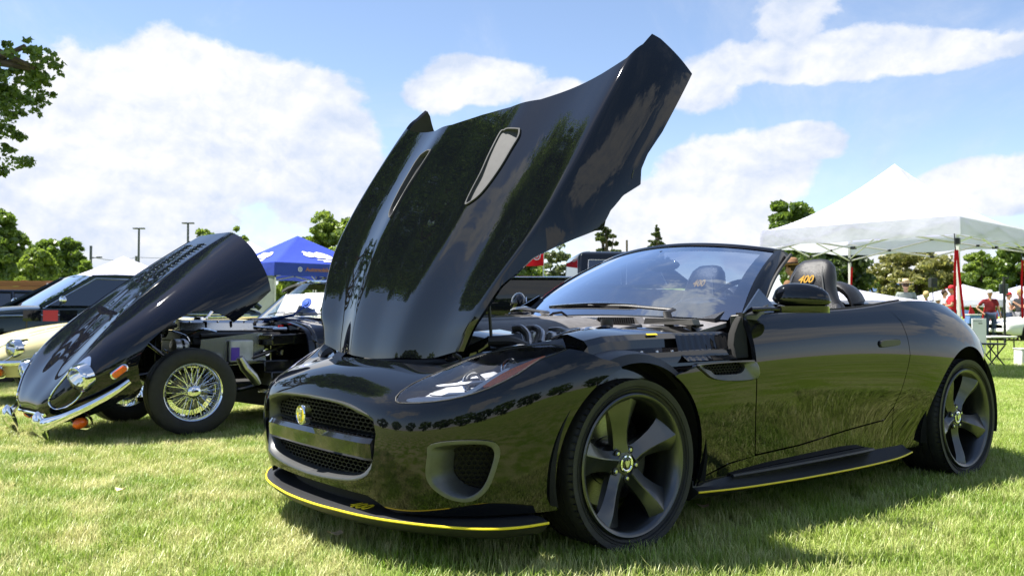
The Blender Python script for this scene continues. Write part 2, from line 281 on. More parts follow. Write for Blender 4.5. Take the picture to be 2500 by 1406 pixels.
def mats():
    M = MT
    M['black'] = paint('black_paint', (.0022, .0028, .0042), .25, 0, .3)
    M['navy'] = paint('dark_navy_paint', (.0032, .0042, .0095), .2, 0, .3)
    M['cream'] = paint('cream_paint', (.62, .55, .31), .03)
    M['green_paint'] = paint('dark_green_paint', (.016, .026, .026), .1)
    M['truck_black'] = paint('truck_black_paint', (.005, .006, .009), .1)
    M['blue_grey'] = paint('blue_grey_paint', (.035, .045, .075), .1)
    M['white_paint'] = paint('white_paint', (.78, .78, .74))
    M['under'] = vary(principled('underbody', (.012, .012, .012), .8), 6, .3)
    M['satin'] = vary(principled('satin_black_plastic', (.018, .019, .021), .42), 60, .12, 3, .08, 300)
    M['gloss_black'] = vary(principled('gloss_black_trim', (.006, .006, .007), .08, 0, .5, .6), 20, .1)
    M['grey_trim'] = vary(principled('satin_grey_trim', (.095, .098, .10), .36, .6), 40, .08, 3)
    M['vent_grey'] = vary(principled('satin_silver_trim', (.060, .061, .065), .6, 0, .25), 40, .08, 3)
    M['plastic'] = vary(principled('engine_plastic', (.105, .10, .10), .55), 30, .14, 3, .1, 200)
    M['plastic_light'] = vary(principled('cowl_plastic', (.15, .145, .15), .5), 30, .14, 3, .08, 240)
    M['plastic_dark'] = vary(principled('dark_moulded_plastic', (.014, .014, .016), .45), 30, .2, 3, .1, 160)
    M['rubber'] = vary(principled('tyre_rubber', (.016, .016, .017), .62), 25, .25, 5, .12, 130)
    M['rim'] = vary(principled('gunmetal_rim', (.085, .088, .09), .32, .9, .5, .3), 12, .08)
    M['lamp_bowl'] = vary(principled('lamp_bowl', (.05, .055, .07), .4, .3), 30, .2, 3)
    M['disc'] = vary(principled('brake_disc_steel', (.22, .22, .21), .3, 1.0), 50, .2, 2, stretch=(1, 1, 8))
    M['chrome'] = principled('chrome', (.78, .79, .80), .05, 1.0)
    M['alu'] = vary(principled('cast_aluminium', (.42, .42, .43), .38, 1.0), 40, .2, 4, .15, 180)
    M['steel'] = principled('polished_steel', (.5, .5, .5), .22, 1.0)
    M['yellow'] = principled('yellow_trim', (.80, .62, .02), .4)
    M['yellow_thread'] = principled('yellow_stitching', (.50, .27, .02), .6)
    M['leather'] = vary(principled('black_leather', (.014, .014, .016), .38), 50, .2, 4, .25, 420)
    M['leather_grey'] = vary(principled('grey_leather', (.10, .10, .10), .4), 50, .2, 4, .2, 420)
    M['glass'] = glass('windscreen_glass', (.42, .50, .64), .0, 2.8, (.80, .88, 1.0))
    M['glass_dark'] = glass('dark_window_glass', (.12, .14, .14), .02, 2.4)
    M['glass_clear'] = glass('clear_lens', (.96, .97, .98), .0)
    M['amber'] = vary(principled('amber_lens', (.95, .20, .015), .12, 0, .5, .6, emis=None), 260, .25)
    M['red_lens'] = principled('red_lens', (.5, .01, .01), .1)
    M['lamp_white'] = principled('lamp_strip', (.80, .82, .86), .3, .0)
    M['orange'] = vary(principled('orange_lens', (.80, .13, .012), .12, 0, .5, .7), 200, .25)
    M['white_fab'] = fabric('white_canopy', (.76, .76, .88), .55)
    M['blue_fab'] = fabric('blue_canopy', (.07, .11, .52), .3)
    M['white_ink'] = principled('white_print', (.75, .75, .80), .6)
    M['orange_ink'] = principled('orange_print', (.42, .17, .06), .6)
    M['white_metal'] = principled('white_painted_tube', (.72, .71, .66), .4)
    M['black_metal'] = principled('black_painted_tube', (.02, .02, .022), .45)
    M['pole_grey'] = vary(principled('weathered_pole', (.10, .11, .13), .6), 3, .2)
    M['red_fab'] = fabric('red_cloth', (.62, .02, .03), .2)
    M['tan_roof'] = vary(principled('canvas_roof', (.12, .12, .12), .85), 20, .15, 4, .2, 300)
    M['paper'] = principled('white_card', (.80, .80, .82), .6)
    M['rosette'] = principled('blue_ribbon', (.03, .10, .50), .5)
    M['skin'] = vary(principled('skin', (.50, .27, .17), .5), 12, .12)
    M['straw'] = vary(principled('straw', (.62, .47, .27), .8), 60, .3)
    for n, c in dict(hair_blond=(.50, .36, .16), hair_dark=(.05, .03, .02), shirt_camo=(.22, .25, .22), shirt_blue=(.14, .25, .50), shirt_red=(.55, .02, .03), shirt_maroon=(.20, .01, .015),
        shirt_white=(.66, .66, .67), shirt_black=(.02, .02, .022), denim=(.03, .05, .10), shorts_grey=(.16, .16, .17), cap_red=(.55, .02, .03), cap_white=(.7, .7, .7), brown_felt=(.23, .12, .06)).items():
        M[n] = vary(principled(n, c, .85), 14, .22, 4, .15, 60)
    M['bark'] = vary(principled('bark', (.10, .075, .055), .9), 7, .4, 6, .6, 20, stretch=(1, 1, .3))
    M['wood'] = vary(principled('weathered_timber', (.30, .13, .07), .8), 4, .3, 5, .2, 30, stretch=(.2, 3, 3))
    M['grille_dark'] = principled('dark_mesh', (.006, .006, .006), .55, spec=.2)
    M['wash'] = vary(principled('washer_bottle', (.45, .45, .50), .3, 0, .5, .3), 9, .3)
    M['purple'] = principled('purple_label', (.10, .04, .42), .5)
    M['plate_red'] = principled('red_painted_board', (.30, .012, .03), .4)
    M['mirror'] = principled('mirror_glass', (.8, .8, .8), .02, 1.0)
    M['beige'] = principled('beige_interior', (.5, .46, .38), .7)
def glass(name, col, rough, gain=1.25, tint=(1, 1, 1)):
    m = bpy.data.materials.new(name); m.use_nodes = True; nt = m.node_tree; nt.nodes.clear(); N = nt.nodes.new; L = nt.links.new
    t = N('ShaderNodeBsdfTransparent'); t.inputs[0].default_value = (*col, 1); g = N('ShaderNodeBsdfGlossy'); g.inputs['Roughness'].default_value = rough+.004; g.inputs[0].default_value = (*tint, 1)
    f = N('ShaderNodeFresnel'); f.inputs[0].default_value = 1.55; a = N('ShaderNodeMath'); a.operation = 'MULTIPLY_ADD'; L(f.outputs[0], a.inputs[0]); a.inputs[1].default_value = gain; a.inputs[2].default_value = .02*gain if gain < 2.5 else .15
    a.use_clamp = True
    mx = N('ShaderNodeMixShader'); L(a.outputs[0], mx.inputs[0]); L(t.outputs[0], mx.inputs[1]); L(g.outputs[0], mx.inputs[2]); o = N('ShaderNodeOutputMaterial'); L(mx.outputs[0], o.inputs[0])
    return m
def fabric(name, col, tr):
    m = bpy.data.materials.new(name); m.use_nodes = True; nt = m.node_tree; nt.nodes.clear(); N = nt.nodes.new; L = nt.links.new
    tc = N('ShaderNodeTexCoord'); n = N('ShaderNodeTexNoise'); L(tc.outputs['Object'], n.inputs['Vector']); n.inputs['Scale'].default_value = 2.4; n.inputs['Detail'].default_value = 5
    bp = N('ShaderNodeBump'); bp.inputs['Strength'].default_value = .5; bp.inputs['Distance'].default_value = .06; L(n.outputs['Fac'], bp.inputs['Height'])
    d = N('ShaderNodeBsdfDiffuse'); d.inputs[0].default_value = (*col, 1); L(bp.outputs[0], d.inputs['Normal'])
    t = N('ShaderNodeBsdfTranslucent'); t.inputs[0].default_value = (*col, 1)
    mx = N('ShaderNodeMixShader'); mx.inputs[0].default_value = tr; L(d.outputs[0], mx.inputs[1]); L(t.outputs[0], mx.inputs[2]); o = N('ShaderNodeOutputMaterial'); L(mx.outputs[0], o.inputs[0])
    return m
mats()
# ---------------------------------------------------------------- object helpers
def tag(o, label, cat, group=None):
    o['label'] = label; o['category'] = cat
    if group: o['group'] = group
    return o
def thing(name, label, cat, loc=(0, 0, 0), rz=0, group=None):
    o = bpy.data.objects.new(name, None); COL.objects.link(o); o.location = loc; o.rotation_euler = (0, 0, rz); o.empty_display_size = .2
    return tag(o, label, cat, group)
def link(name, me, parent=None, label=None):
    o = bpy.data.objects.new(name, me); COL.objects.link(o)
    if parent is not None: o.parent = parent
    if label: o['label'] = label
    return o
def frame(d, up=(0, 0, 1)):
    d = np.array(d, float); d = d/np.linalg.norm(d); up = np.array(up, float)
    if abs(d@up) > .95: up = np.array((1.0, 0, 0))
    a = np.cross(up, d); a /= np.linalg.norm(a); b = np.cross(d, a)
    return a, b, d
class G:
    """collects shapes into one mesh"""
    flip = False
    def __init__(s): s.v = []; s.f = []; s.n = 0
    def add(s, V, F):
        V = np.asarray(V, float); s.v.append(V); n = s.n
        s.f += [[i+n for i in f] for f in F]; s.n += len(V); return s
    def box(s, c, d, ax=None, taper=1.0):
        """centre, full size, optional 3 axes; taper shrinks the top"""
        c = np.array(c, float); A = np.array(ax if ax is not None else np.eye(3), float); h = np.array(d, float)/2; V = []
        for z in (-1, 1):
            t = taper if z > 0 else 1
            for x, y in ((-1, -1), (1, -1), (1, 1), (-1, 1)): V.append(c+A[0]*x*h[0]*t+A[1]*y*h[1]*t+A[2]*z*h[2])
        return s.add(V, [[3, 2, 1, 0], [4, 5, 6, 7], [0, 1, 5, 4], [1, 2, 6, 5], [2, 3, 7, 6], [3, 0, 4, 7]])
    def tube(s, pts, r, n=8, cap=True, sq=(1, 1), up=(0, 0, 1)):
        P = [np.array(p, float) for p in pts]; m = len(P); rr = r if hasattr(r, '__len__') else [r]*m; V = []
        for k in range(m):
            d = P[min(k+1, m-1)]-P[max(k-1, 0)]; a, b, _ = frame(d, up)
            for q in range(n):
                t = 2*math.pi*q/n; V.append(P[k]+a*math.cos(t)*rr[k]*sq[0]+b*math.sin(t)*rr[k]*sq[1])
        F = [[k*n+q, k*n+(q+1) % n, (k+1)*n+(q+1) % n, (k+1)*n+q] for k in range(m-1) for q in range(n)]
        if cap: F += [list(range(n))[::-1], [(m-1)*n+q for q in range(n)]]
        return s.add(V, F)
    def lathe(s, prof, o, axis=(0, 0, 1), n=32, a0=0, a1=None, up=(0, 0, 1), cap=False):
        """profile of (radius, height along axis)"""
        a, b, d = frame(axis, up); o = np.array(o, float); full = a1 is None; m = n if full else n+1; a1 = a0+2*math.pi if full else a1; V = []
        for r, h in prof:
            for q in range(m):
                t = a0+(a1-a0)*q/n; V.append(o+d*h+(a*math.cos(t)+b*math.sin(t))*r)
        F = [[k*m+q, k*m+(q+1) % m, (k+1)*m+(q+1) % m, (k+1)*m+q] for k in range(len(prof)-1) for q in range(n)]
        if cap: F += [list(range(m))[::-1], [(len(prof)-1)*m+q for q in range(m)]]
        return s.add(V, F)
    def prism(s, poly, off):
        P = np.array(poly, float); o = np.array(off, float); n = len(P)
        return s.add(np.concatenate([P, P+o]), [list(range(n))[::-1], list(range(n, 2*n))]+[[k, (k+1) % n, n+(k+1) % n, n+k] for k in range(n)])
    def loft(s, rings, cap=True, closed=True):
        n = len(rings[0]); m = len(rings); V = np.concatenate([np.array(r, float) for r in rings])
        nn = n if closed else n-1
        F = [[k*n+q, k*n+(q+1) % n, (k+1)*n+(q+1) % n, (k+1)*n+q] for k in range(m-1) for q in range(nn)]
        if cap: F += [list(range(n))[::-1], [(m-1)*n+q for q in range(n)]]
        return s.add(V, F)
    def ell(s, c, r, ax=None, n=16, m=10):
        c = np.array(c, float); A = np.array(ax if ax is not None else np.eye(3), float); rings = []
        for k in range(1, m):
            p = math.pi*k/m; rings.append([c+A[0]*r[0]*math.sin(p)*math.cos(2*math.pi*q/n)+A[1]*r[1]*math.sin(p)*math.sin(2*math.pi*q/n)-A[2]*r[2]*math.cos(p) for q in range(n)])
        return s.loft(rings)
    def grid(s, P, th=0, off=None):
        """sheet of points [i][j]; th with direction off gives thickness"""
        P = np.array(P, float); a, b = P.shape[:2]
        F = [[i*b+j, (i+1)*b+j, (i+1)*b+j+1, i*b+j+1] for i in range(a-1) for j in range(b-1)]
        if off is None: return s.add(P.reshape(-1, 3), F)
        Q = P+np.array(off, float); N = a*b; F2 = [[x+N for x in f[::-1]] for f in F]; E = []
        bd = [(i, 0) for i in range(a)]+[(a-1, j) for j in range(1, b)]+[(i, b-1) for i in range(a-2, -1, -1)]+[(0, j) for j in range(b-2, 0, -1)]
        for k in range(len(bd)):
            p = bd[k][0]*b+bd[k][1]; q = bd[(k+1) % len(bd)][0]*b+bd[(k+1) % len(bd)][1]; E.append([q, p, p+N, q+N])
        return s.add(np.concatenate([P.reshape(-1, 3), Q.reshape(-1, 3)]), F+F2+E)
    def mesh(s, name, mat, sharp=32, fix=True, smooth=True):
        V = np.concatenate(s.v) if s.v else np.zeros((0, 3)); F = s.f
        if G.flip: V = V*np.array([1, -1, 1]); F = [f[::-1] for f in F]
        me = bpy.data.meshes.new(name); me.from_pydata(V.tolist(), [], F)
        if fix and len(F) < 60000:
            bm = bmesh.new(); bm.from_mesh(me); bmesh.ops.recalc_face_normals(bm, faces=bm.faces); bm.to_mesh(me); bm.free()
        if smooth:
            me.polygons.foreach_set('use_smooth', [True]*len(me.polygons)); me.set_sharp_from_angle(angle=R(sharp))
        else: me.polygons.foreach_set('use_smooth', [False]*len(me.polygons))
        me.materials.append(mat if not isinstance(mat, str) else MT[mat]); me.update(); return me
    def obj(s, name, mat, parent=None, label=None, bevel=0, sharp=32, seg=2, fix=True, smooth=True):
        o = link(name, s.mesh(name, mat, sharp, fix, smooth), parent, label)
        if bevel:
            b = o.modifiers.new('bevel', 'BEVEL'); b.width = bevel; b.segments = seg; b.limit_method = 'ANGLE'; b.angle_limit = R(35); b.harden_normals = False
        return o
def copy_tree(o, parent=None):
    c = o.copy(); COL.objects.link(c); c.parent = parent
    for ch in list(o.children): copy_tree(ch, c)
    return c
def panel(name, mat, parent, S, P, thick=.02, both=False, mirror=False, off=0.0, inner=False, label=None):
    """a body panel cut from a sheet: outer skin with the sheet's own normals, folded edge; mirrored twin if asked"""
    uv = P.uv; X = S.ev(uv[:, 0], uv[:, 1]); Nn = S.nrm(uv[:, 0], uv[:, 1]); X = X+Nn*off
    F = [list(f) for f in P.f]
    def build(nm, X, Nn, F, mir):
        if mir: X = X*np.array([1, -1, 1]); Nn = Nn*np.array([1, -1, 1]); F = [f[::-1] for f in F]
        return X, Nn, F
    sets = []
    if both:
        a = build(name, X, Nn, F, False); b = build(name, X, Nn, F, True); n = len(X)
        sets.append((np.concatenate([a[0], b[0]]), np.concatenate([a[1], b[1]]), a[2]+[[i+n for i in f] for f in b[2]]))
    else:
        sets.append(build(name, X, Nn, F, False))
        if mirror: sets.append(build(name, X, Nn, F, True))
    res = []
    for X_, N_, F_ in sets:
        # orientation: face winding must agree with N_
        if F_:
            f = F_[len(F_)//2]; fn = np.cross(X_[f[1]]-X_[f[0]], X_[f[2]]-X_[f[1]])
            if fn@N_[f[0]] < 0: F_ = [g[::-1] for g in F_]
        ed = {}
        for f in F_:
            for k in range(len(f)): ed[(f[k], f[(k+1) % len(f)])] = 1
        bd = [(a, b) for (a, b) in ed if (b, a) not in ed and not (abs(X_[a][1]) < 1e-4 and abs(X_[b][1]) < 1e-4)]
        n = len(X_); idx = {}; extra = []
        for a, b in bd:
            for q in (a, b):
                if q not in idx: idx[q] = n+len(extra); extra.append(q)
        V = np.concatenate([X_, X_[extra]-N_[extra]*thick]) if extra else X_
        FF = F_+[[b, a, idx[a], idx[b]] for a, b in bd]; nF = len(F_)
        nI = 0
        if inner:
            nI = len(F_); m = len(V); V = np.concatenate([V, X_-N_*thick]); FF += [[i+m for i in f[::-1]] for f in F_]
        s = np.array([1, -1, 1]) if G.flip else np.ones(3)
        V = V*s
        if G.flip: FF = [f[::-1] for f in FF]
        me = bpy.data.meshes.new(name); me.from_pydata(V.tolist(), [], FF)
        me.polygons.foreach_set('use_smooth', [True]*len(FF))
        ln = []
        for k, f in enumerate(FF):
            if k < nF: ln += [(N_[i]*s).tolist() for i in f]
            else:
                c = np.cross(V[f[1]]-V[f[0]], V[f[2]]-V[f[0]]); l = np.linalg.norm(c); c = c/l if l > 1e-12 else np.array((0, 0, 1.0)); ln += [c.tolist()]*len(f)
        me.normals_split_custom_set(ln); me.materials.append(MT[mat] if isinstance(mat, str) else mat)
        if nI: me.materials.append(MT['under']); mi = [0]*(len(FF)-nI)+[1]*nI; me.polygons.foreach_set('material_index', mi)
        res.append(link(name, me, parent, label))
    return res
def text_mesh(body, size, font_shear=0.0, bold=0.0, ext=.002):
    c = bpy.data.curves.new('t', 'FONT'); c.body = body; c.size = size; c.extrude = ext; c.shear = font_shear; c.offset = bold; c.align_x = 'CENTER'; c.align_y = 'CENTER'; c.resolution_u = 3
    o = bpy.data.objects.new('t', c); COL.objects.link(o); dg = bpy.context.evaluated_depsgraph_get(); me = bpy.data.meshes.new_from_object(o.evaluated_get(dg))
    V = np.array([v.co[:] for v in me.vertices]); F = [list(p.vertices) for p in me.polygons]; bpy.data.objects.remove(o); bpy.data.curves.remove(c); bpy.data.meshes.remove(me)
    return V, F
def put_text(name, body, size, o, ex, ey, mat, parent, **k):
    V, F = text_mesh(body, size, **k); ex = np.array(ex, float); ey = np.array(ey, float); ez = np.cross(ex, ey)
    g = G(); g.add(np.array(o, float)+V[:, :1]*ex+V[:, 1:2]*ey+V[:, 2:3]*ez, F); return g.obj(name, mat, parent, smooth=False)
# ---------------------------------------------------------------- the black convertible
def xz(S, poly, gap=.0022):
    Q = np.array(poly); return lambda uv: sdf(S.ev(uv[:, 0], uv[:, 1])[:, [0, 2]], Q)-gap
def yz(S, poly, gap=0.0):
    Q = np.array(poly); return lambda uv: sdf(S.ev(uv[:, 0], uv[:, 1])[:, [1, 2]], Q)-gap
def uvp(poly, gap=0.0):
    Q = np.array(poly); return lambda uv: sdf(uv, Q)-gap
def circ(S, cx, cz, r): return lambda uv: np.hypot(*(S.ev(uv[:, 0], uv[:, 1])[:, [0, 2]]-np.array([cx, cz])).T)-r
def tread_tyre(parent, o, R_, w, rim, side, name='tyre'):
    """o is the hub on the wheel's middle plane; side +1 means the face points to +y"""
    g = G(); h = w/2; s = side
    prof = [(rim-.012, -h*.80), (rim+.004, -h*.86), (rim+.03, -h*.98), (rim+.055, -h*1.0), (R_-.020, -h*.93), (R_-.006, -h*.82)]
    ribs = [-.72, -.46, -.42, -.14, -.10, .10, .14, .42, .46, .72]
    for k, q in enumerate(ribs):
        prof.append((R_-(0 if k in (0, 1, 4, 5, 8, 9) or 1 else 0), h*q))
    pr2 = prof[:6]+[(R_, -h*.72), (R_, -h*.46), (R_-.007, -h*.455), (R_-.007, -h*.425), (R_, -h*.42), (R_, -h*.14), (R_-.007, -h*.135), (R_-.007, -h*.105), (R_, -h*.10), (R_, h*.10), (R_-.007, h*.105), (R_-.007, h*.135), (R_, h*.14), (R_, h*.42), (R_-.007, h*.425), (R_-.007, h*.455), (R_, h*.46), (R_, h*.72)]
    pr2 += [(r, -z) for r, z in prof[:6][::-1]]
    g.lathe(pr2, o, (0, s, 0), 72)
    # shoulder sipes and raised sidewall rings
    for q in range(72):
        a = 2*math.pi*q/72
        for e in (-1, 1):
            c = np.array(o)+np.array([math.cos(a)*(R_-.006), s*e*h*.80, math.sin(a)*(R_-.006)])
            g.box(c, (.0035, .034, .008), [(-math.sin(a), 0, math.cos(a)), (0, 1, 0), (math.cos(a), 0, math.sin(a))])
    for rr in (rim+.018, R_-.028): g.lathe([(rr-.0015, h*.955), (rr, h*1.0), (rr+.0015, h*.955)], o, (0, s, 0), 72)
    return g.obj(name, 'rubber', parent, sharp=40)
def five_spoke(parent, o, rr, w, side, rot, group=None):
    """gunmetal five spoke rim; o hub on middle plane"""
    s = side; o = np.array(o, float); h = w/2
    rim = G()
    rim.lathe([(rr-.006, -h*.9), (rr, -h*.98), (rr-.012, -h*.86), (rr-.03, -h*.6), (rr-.035, h*.2), (rr-.028, h*.55), (rr-.02, h*.80), (rr-.004, h*.90), (rr+.004, h*.965), (rr-.002, h*1.0), (rr-.013, h*.97), (rr-.022, h*.86), (rr-.032, h*.62), (rr-.040, h*.2), (rr-.036, -h*.6), (rr-.02, -h*.88), (rr-.006, -h*.9)], o, (0, s, 0), 80)
    ro = rim.obj('rim', 'rim', parent, sharp=50)
    fy = h*.92
    for k in range(5):
        a = rot+2*math.pi*k/5; er = np.array([math.cos(a), 0, math.sin(a)]); et = np.array([-math.sin(a), 0, math.cos(a)]); ey = np.array([0, s, 0.0])
        g = G(); rings = []
        L = [(.045, .046, fy*.62, .030, -.008), (.085, .039, fy*.60, .034, -.010), (.125, .040, fy*.66, .036, -.006), (.17, .049, fy*.78, .034, 0), (.205, .061, fy*.88, .030, .006), (.235, .075, fy*.93, .026, .010), (rr-.012, .088, fy*.955, .020, .012)]
        for r, hw, y, th, tw in L:
            c = o+er*r
            # twisted facet section: ridge off centre, long flat flank on one side
            rings.append([c+et*(-hw)+ey*(y-.016), c+et*(-hw*.30)+ey*(y+.006), c+et*(-hw*.18)+ey*(y+.007), c+et*(hw)+ey*(y-.026-tw), c+et*(hw*.85)+ey*(y-.026-tw-th), c+et*(-hw*.85)+ey*(y-.016-th)])
        g.loft(rings); g.obj('spoke', 'rim', ro, sharp=22)
    g = G(); g.lathe([(0, fy*.60), (.038, fy*.60), (.055, fy*.56), (.075, fy*.50), (.082, fy*.35), (.080, 0)], o, (0, s, 0), 40); g.obj('hub', 'rim', ro)
    for k in range(5):
        a = rot+2*math.pi*(k+.5)/5; c = o+np.array([math.cos(a), 0, math.sin(a)])*.058
        g = G(); g.lathe([(.0155, fy*.52), (.0155, fy*.595), (.012, fy*.60), (.0115, fy*.55)], c, (0, s, 0), 16); g.obj('bolt_recess', 'plastic_dark', ro)
        g = G(); g.lathe([(0, fy*.625), (.007, fy*.62), (.009, fy*.60), (.0095, fy*.53)], c, (0, s, 0), 6); g.obj('wheel_bolt', 'steel', ro)
    cp = G(); cp.lathe([(0, fy*.665), (.022, fy*.66), (.024, fy*.652)], o, (0, s, 0), 36); cp.obj('centre_cap', 'gloss_black', ro)
    cr = G(); cr.lathe([(.023, fy*.66), (.027, fy*.675), (.033, fy*.665), (.034, fy*.60)], o, (0, s, 0), 40); cr.obj('cap_ring', 'chrome', ro)
    # small cat face relief in the middle of the cap
    g = G(); e1 = np.array([1, 0, 0.0]); e3 = np.array([0, 0, 1.0]); c = o+np.array([0, s*fy*.667, 0])
    for p in [[(-.012, .010), (-.006, .014), (.0, .011), (.008, .014), (.013, .008), (.010, -.002), (.004, -.012), (-.004, -.013), (-.009, -.004)]]:
        g.prism([c+e1*a+e3*b for a, b in p], (0, s*.0025, 0))
    g.obj('cap_emblem', 'steel', ro)
    v = G(); a = rot+.9; c = o+np.array([math.cos(a)*(rr-.035), s*h*.55, math.sin(a)*(rr-.035)]); v.lathe([(.005, 0), (.005, .03), (.003, .034)], c, (0, s, 0), 8, cap=True); v.obj('valve', 'plastic_dark', ro)
    return ro
def brake(parent, o, side, rd, front):
    o = np.array(o, float); s = side
    g = G(); g.lathe([(.075, .02), (rd*.52, .02), (rd*.53, .012), (rd, .012), (rd, -.012), (.075, -.012)], o, (0, s, 0), 60); g.lathe([(.0, .055), (.062, .055), (.074, .045), (.075, .0)], o, (0, s, 0), 30)
    g.obj('brake_disc', 'disc', parent, sharp=30)
    g = G(); a0 = -.75 if front else 2.5; rings = []
    for k in range(9):
        a = a0+1.25*k/8+(.15 if k == 0 else 0); e = np.array([math.cos(a), 0, math.sin(a)]); r0 = rd*.60; r1 = rd*1.07; w = .045 if 0 < k < 8 else .03
        rings.append([o+e*r0+np.array([0, s*w, 0]), o+e*(r0+.02)+np.array([0, s*(w+.014), 0]), o+e*(r1-.02)+np.array([0, s*(w+.014), 0]), o+e*r1+np.array([0, s*w, 0]), o+e*r1-np.array([0, s*.03, 0]), o+e*r0-np.array([0, s*.03, 0])])
    g.loft(rings); g.obj('brake_caliper', 'plastic_dark', parent, bevel=.004)
def honeycomb(name, parent, surfpt, nrmv, ex, ez, inside, pitch=.026, mat='grille_dark', r=.0022, depth=.012):
    """open mesh of Y shaped ribs in a plane: origin, outward normal, two axes, inside(a,b) test"""
    g = G(); o = np.array(surfpt, float); ex = np.array(ex, float); ez = np.array(ez, float); n = np.array(nrmv, float); h = pitch*.866
    for j in range(-20, 21):
        for i in range(-24, 25):
            a = (i+.5*(j % 2))*pitch*1.5; b = j*h*.8
            if not inside(a, b): continue
            c = o+ex*a+ez*b
            for ang in (90, 210, 330):
                d = ex*math.cos(R(ang))*pitch*.75+ez*math.sin(R(ang))*h*.42
                q = np.cross(n, d); q /= np.linalg.norm(q)
                P = [c+q*r, c+d*1.05+q*r, c+d*1.05-q*r, c-q*r]
                g.prism(P, -n*depth)
    return g.obj(name, mat, parent, smooth=False)

def convertible():
    yaw = .6634
    T = thing('convertible', 'black two-seat convertible with its long bonnet raised and yellow pinstripes along the skirts', 'car', (-.0838, 4.1198, 0), yaw)
    G.flip = True
    S = S_BODY; O = OUT
    HUBF, HUBR = (0, .327), (2.622, .325); RF, RR = .385, .402
    # ---- front bumper and wings (one moulding across the nose)
    gr = O['GR']; mouth = [(y, z) for y, z in gr]+[(-y, z) for y, z in gr[::-1]]
    P = PM(0, 11.2, 0, 7, 224, 96)
    P.clip(lambda uv: np.where(uv[:, 0] < 6, yz(S, mouth, -.001)(uv), -1), -1)
    P.clip(uvp(O['FOG']), -1); P.clip(uvp(O['HL'], -.02), -1); P.clip(circ(S, *HUBF, RF))
    def chin(uv):
        X = S.ev(uv[:, 0], uv[:, 1]); t = np.clip((X[:, 1]-.40)/.16, 0, 1); t = t*t*(3-2*t); return np.where(uv[:, 0] < 7, X[:, 2]-(.248-.050*t), 1)
    P.clip(chin)
    ftop = [(x_, y_) for x_, y_ in O['FTOP']]
    cut = [(8.95, 8)]+ftop+[(10.54, 3.6), (10.56, -1), (-1, -1), (-1, 8)]
    P.clip(uvp(cut))
    bump = panel('front_bumper', 'black', T, S, P, .022, both=True)[0]
    # shut line lip around the nose top
    def strip(poly_uv, r, name, mat, par, off=0.0, closed=True, n=4, mirror=True, sq=(1, 1)):
        q = smooth_poly(poly_uv, n, closed)
        if closed: q = np.concatenate([q, q[:1]])
        X = S.ev(q[:, 0], q[:, 1])+S.nrm(q[:, 0], q[:, 1])*off
        res = []
        for m in ((1, -1) if mirror else (1,)):
            g = G(); g.tube(X*np.array([1, m, 1]), r, 8, not closed, sq); res.append(g.obj(name, mat, par))
        return res
    sgn = 1 if (np.cross(S.ev(3.1, 3)-S.ev(3, 3), S.ev(3, 3.1)-S.ev(3, 3))@np.array([-1, 0, 0])) > 0 else -1
    # the sheet normal must point outward
    if S.nrm(np.array([3.0]), np.array([3.0]))[0][0] > 0: S_flip = -1
    else: S_flip = 1
    # ---- grille: satin frame, mesh, bar, emblem
    mr = smooth_poly(mouth, 3)
    def nose_x(y, z, d=0): return -.918+.10*abs(y)**2.2+max(0, abs(y)-.42)*.35+d
    gf = G(); R1 = []; R2 = []; R3 = []; R4 = []
    cen = np.array([0, .43])
    for y, z in mr:
        q = np.array([y, z]); inn = cen+(q-cen)*np.array([.955, .93]); inn2 = cen+(q-cen)*np.array([.86, .78])
        R1.append((nose_x(y, z, .012), y, z)); R2.append((nose_x(y, z, -.010), y, z)); R3.append((nose_x(y, z, -.008), inn[0], inn[1])); R4.append((nose_x(y, z, .09), inn2[0], inn2[1]))
    rings = [R1, R2, [((a[0]+b[0])/2-.003, (a[1]+b[1])/2, (a[2]+b[2])/2) for a, b in zip(R2, R3)], R3, [((a[0]*2+b[0])/3, (a[1]*2+b[1])/3, (a[2]*2+b[2])/3) for a, b in zip(R3, R4)], R4]
    n = len(mr); V = np.array([p for r in rings for p in r]); F = [[k*n+q, k*n+(q+1) % n, (k+1)*n+(q+1) % n, (k+1)*n+q] for k in range(len(rings)-1) for q in range(n)]
    gf.add(V, F); grille = gf.obj('grille_surround', 'grey_trim', T, sharp=60, label='satin grey grille surround')
    def in_mouth(s_): 
        Q = np.array([tuple(cen+(np.array(p)-cen)*np.array(s_)) for p in mr]); return Q
    Qm = in_mouth((.93, .88))
    bk = G(); bk.prism([(-.79, y, z) for y, z in Qm], (.02, 0, 0)); bk.obj('grille_backing', 'under', grille)
    mesh_in = lambda a, b: sdf([(a, b+.43)], Qm)[0] > .004 and not (-.045 < b-.0+.03*0 < .035)
    def mesh_ok(a, b):
        if sdf([(a, b+.43)], Qm)[0] < .0: return False
        return not (.372 < b+.43 < .462)
    # curved honeycomb: cells follow the bowed nose
    g = G(); pitch = .034; h = .020
    for j in range(-16, 17):
        for i in range(-28, 29):
            a = (i+.5*(j % 2))*pitch; b = j*h*.75
            if not mesh_ok(a, b): continue
            for dx_, dz_ in ((0, h*.5), (-pitch*.5, -h*.25), (pitch*.5, -h*.25)):
                p0 = np.array([nose_x(a, 0, .045), a, b+.43]); a2, b2 = a+dx_, b+dz_; p1 = np.array([nose_x(a2, 0, .045), a2, b2+.43])
                if abs(a2) > .48: continue
                d = p1-p0; q = np.cross((1, 0, 0), d); q /= np.linalg.norm(q)
                g.prism([p0+q*.0022, p1+q*.0022, p1-q*.0022, p0-q*.0022], (.022, 0, 0))
    m_ = g.obj('grille_mesh', 'grille_dark', grille, smooth=False); m_['kind'] = 'stuff'
    # cross bar with swept ends
    g = G(); rings = []
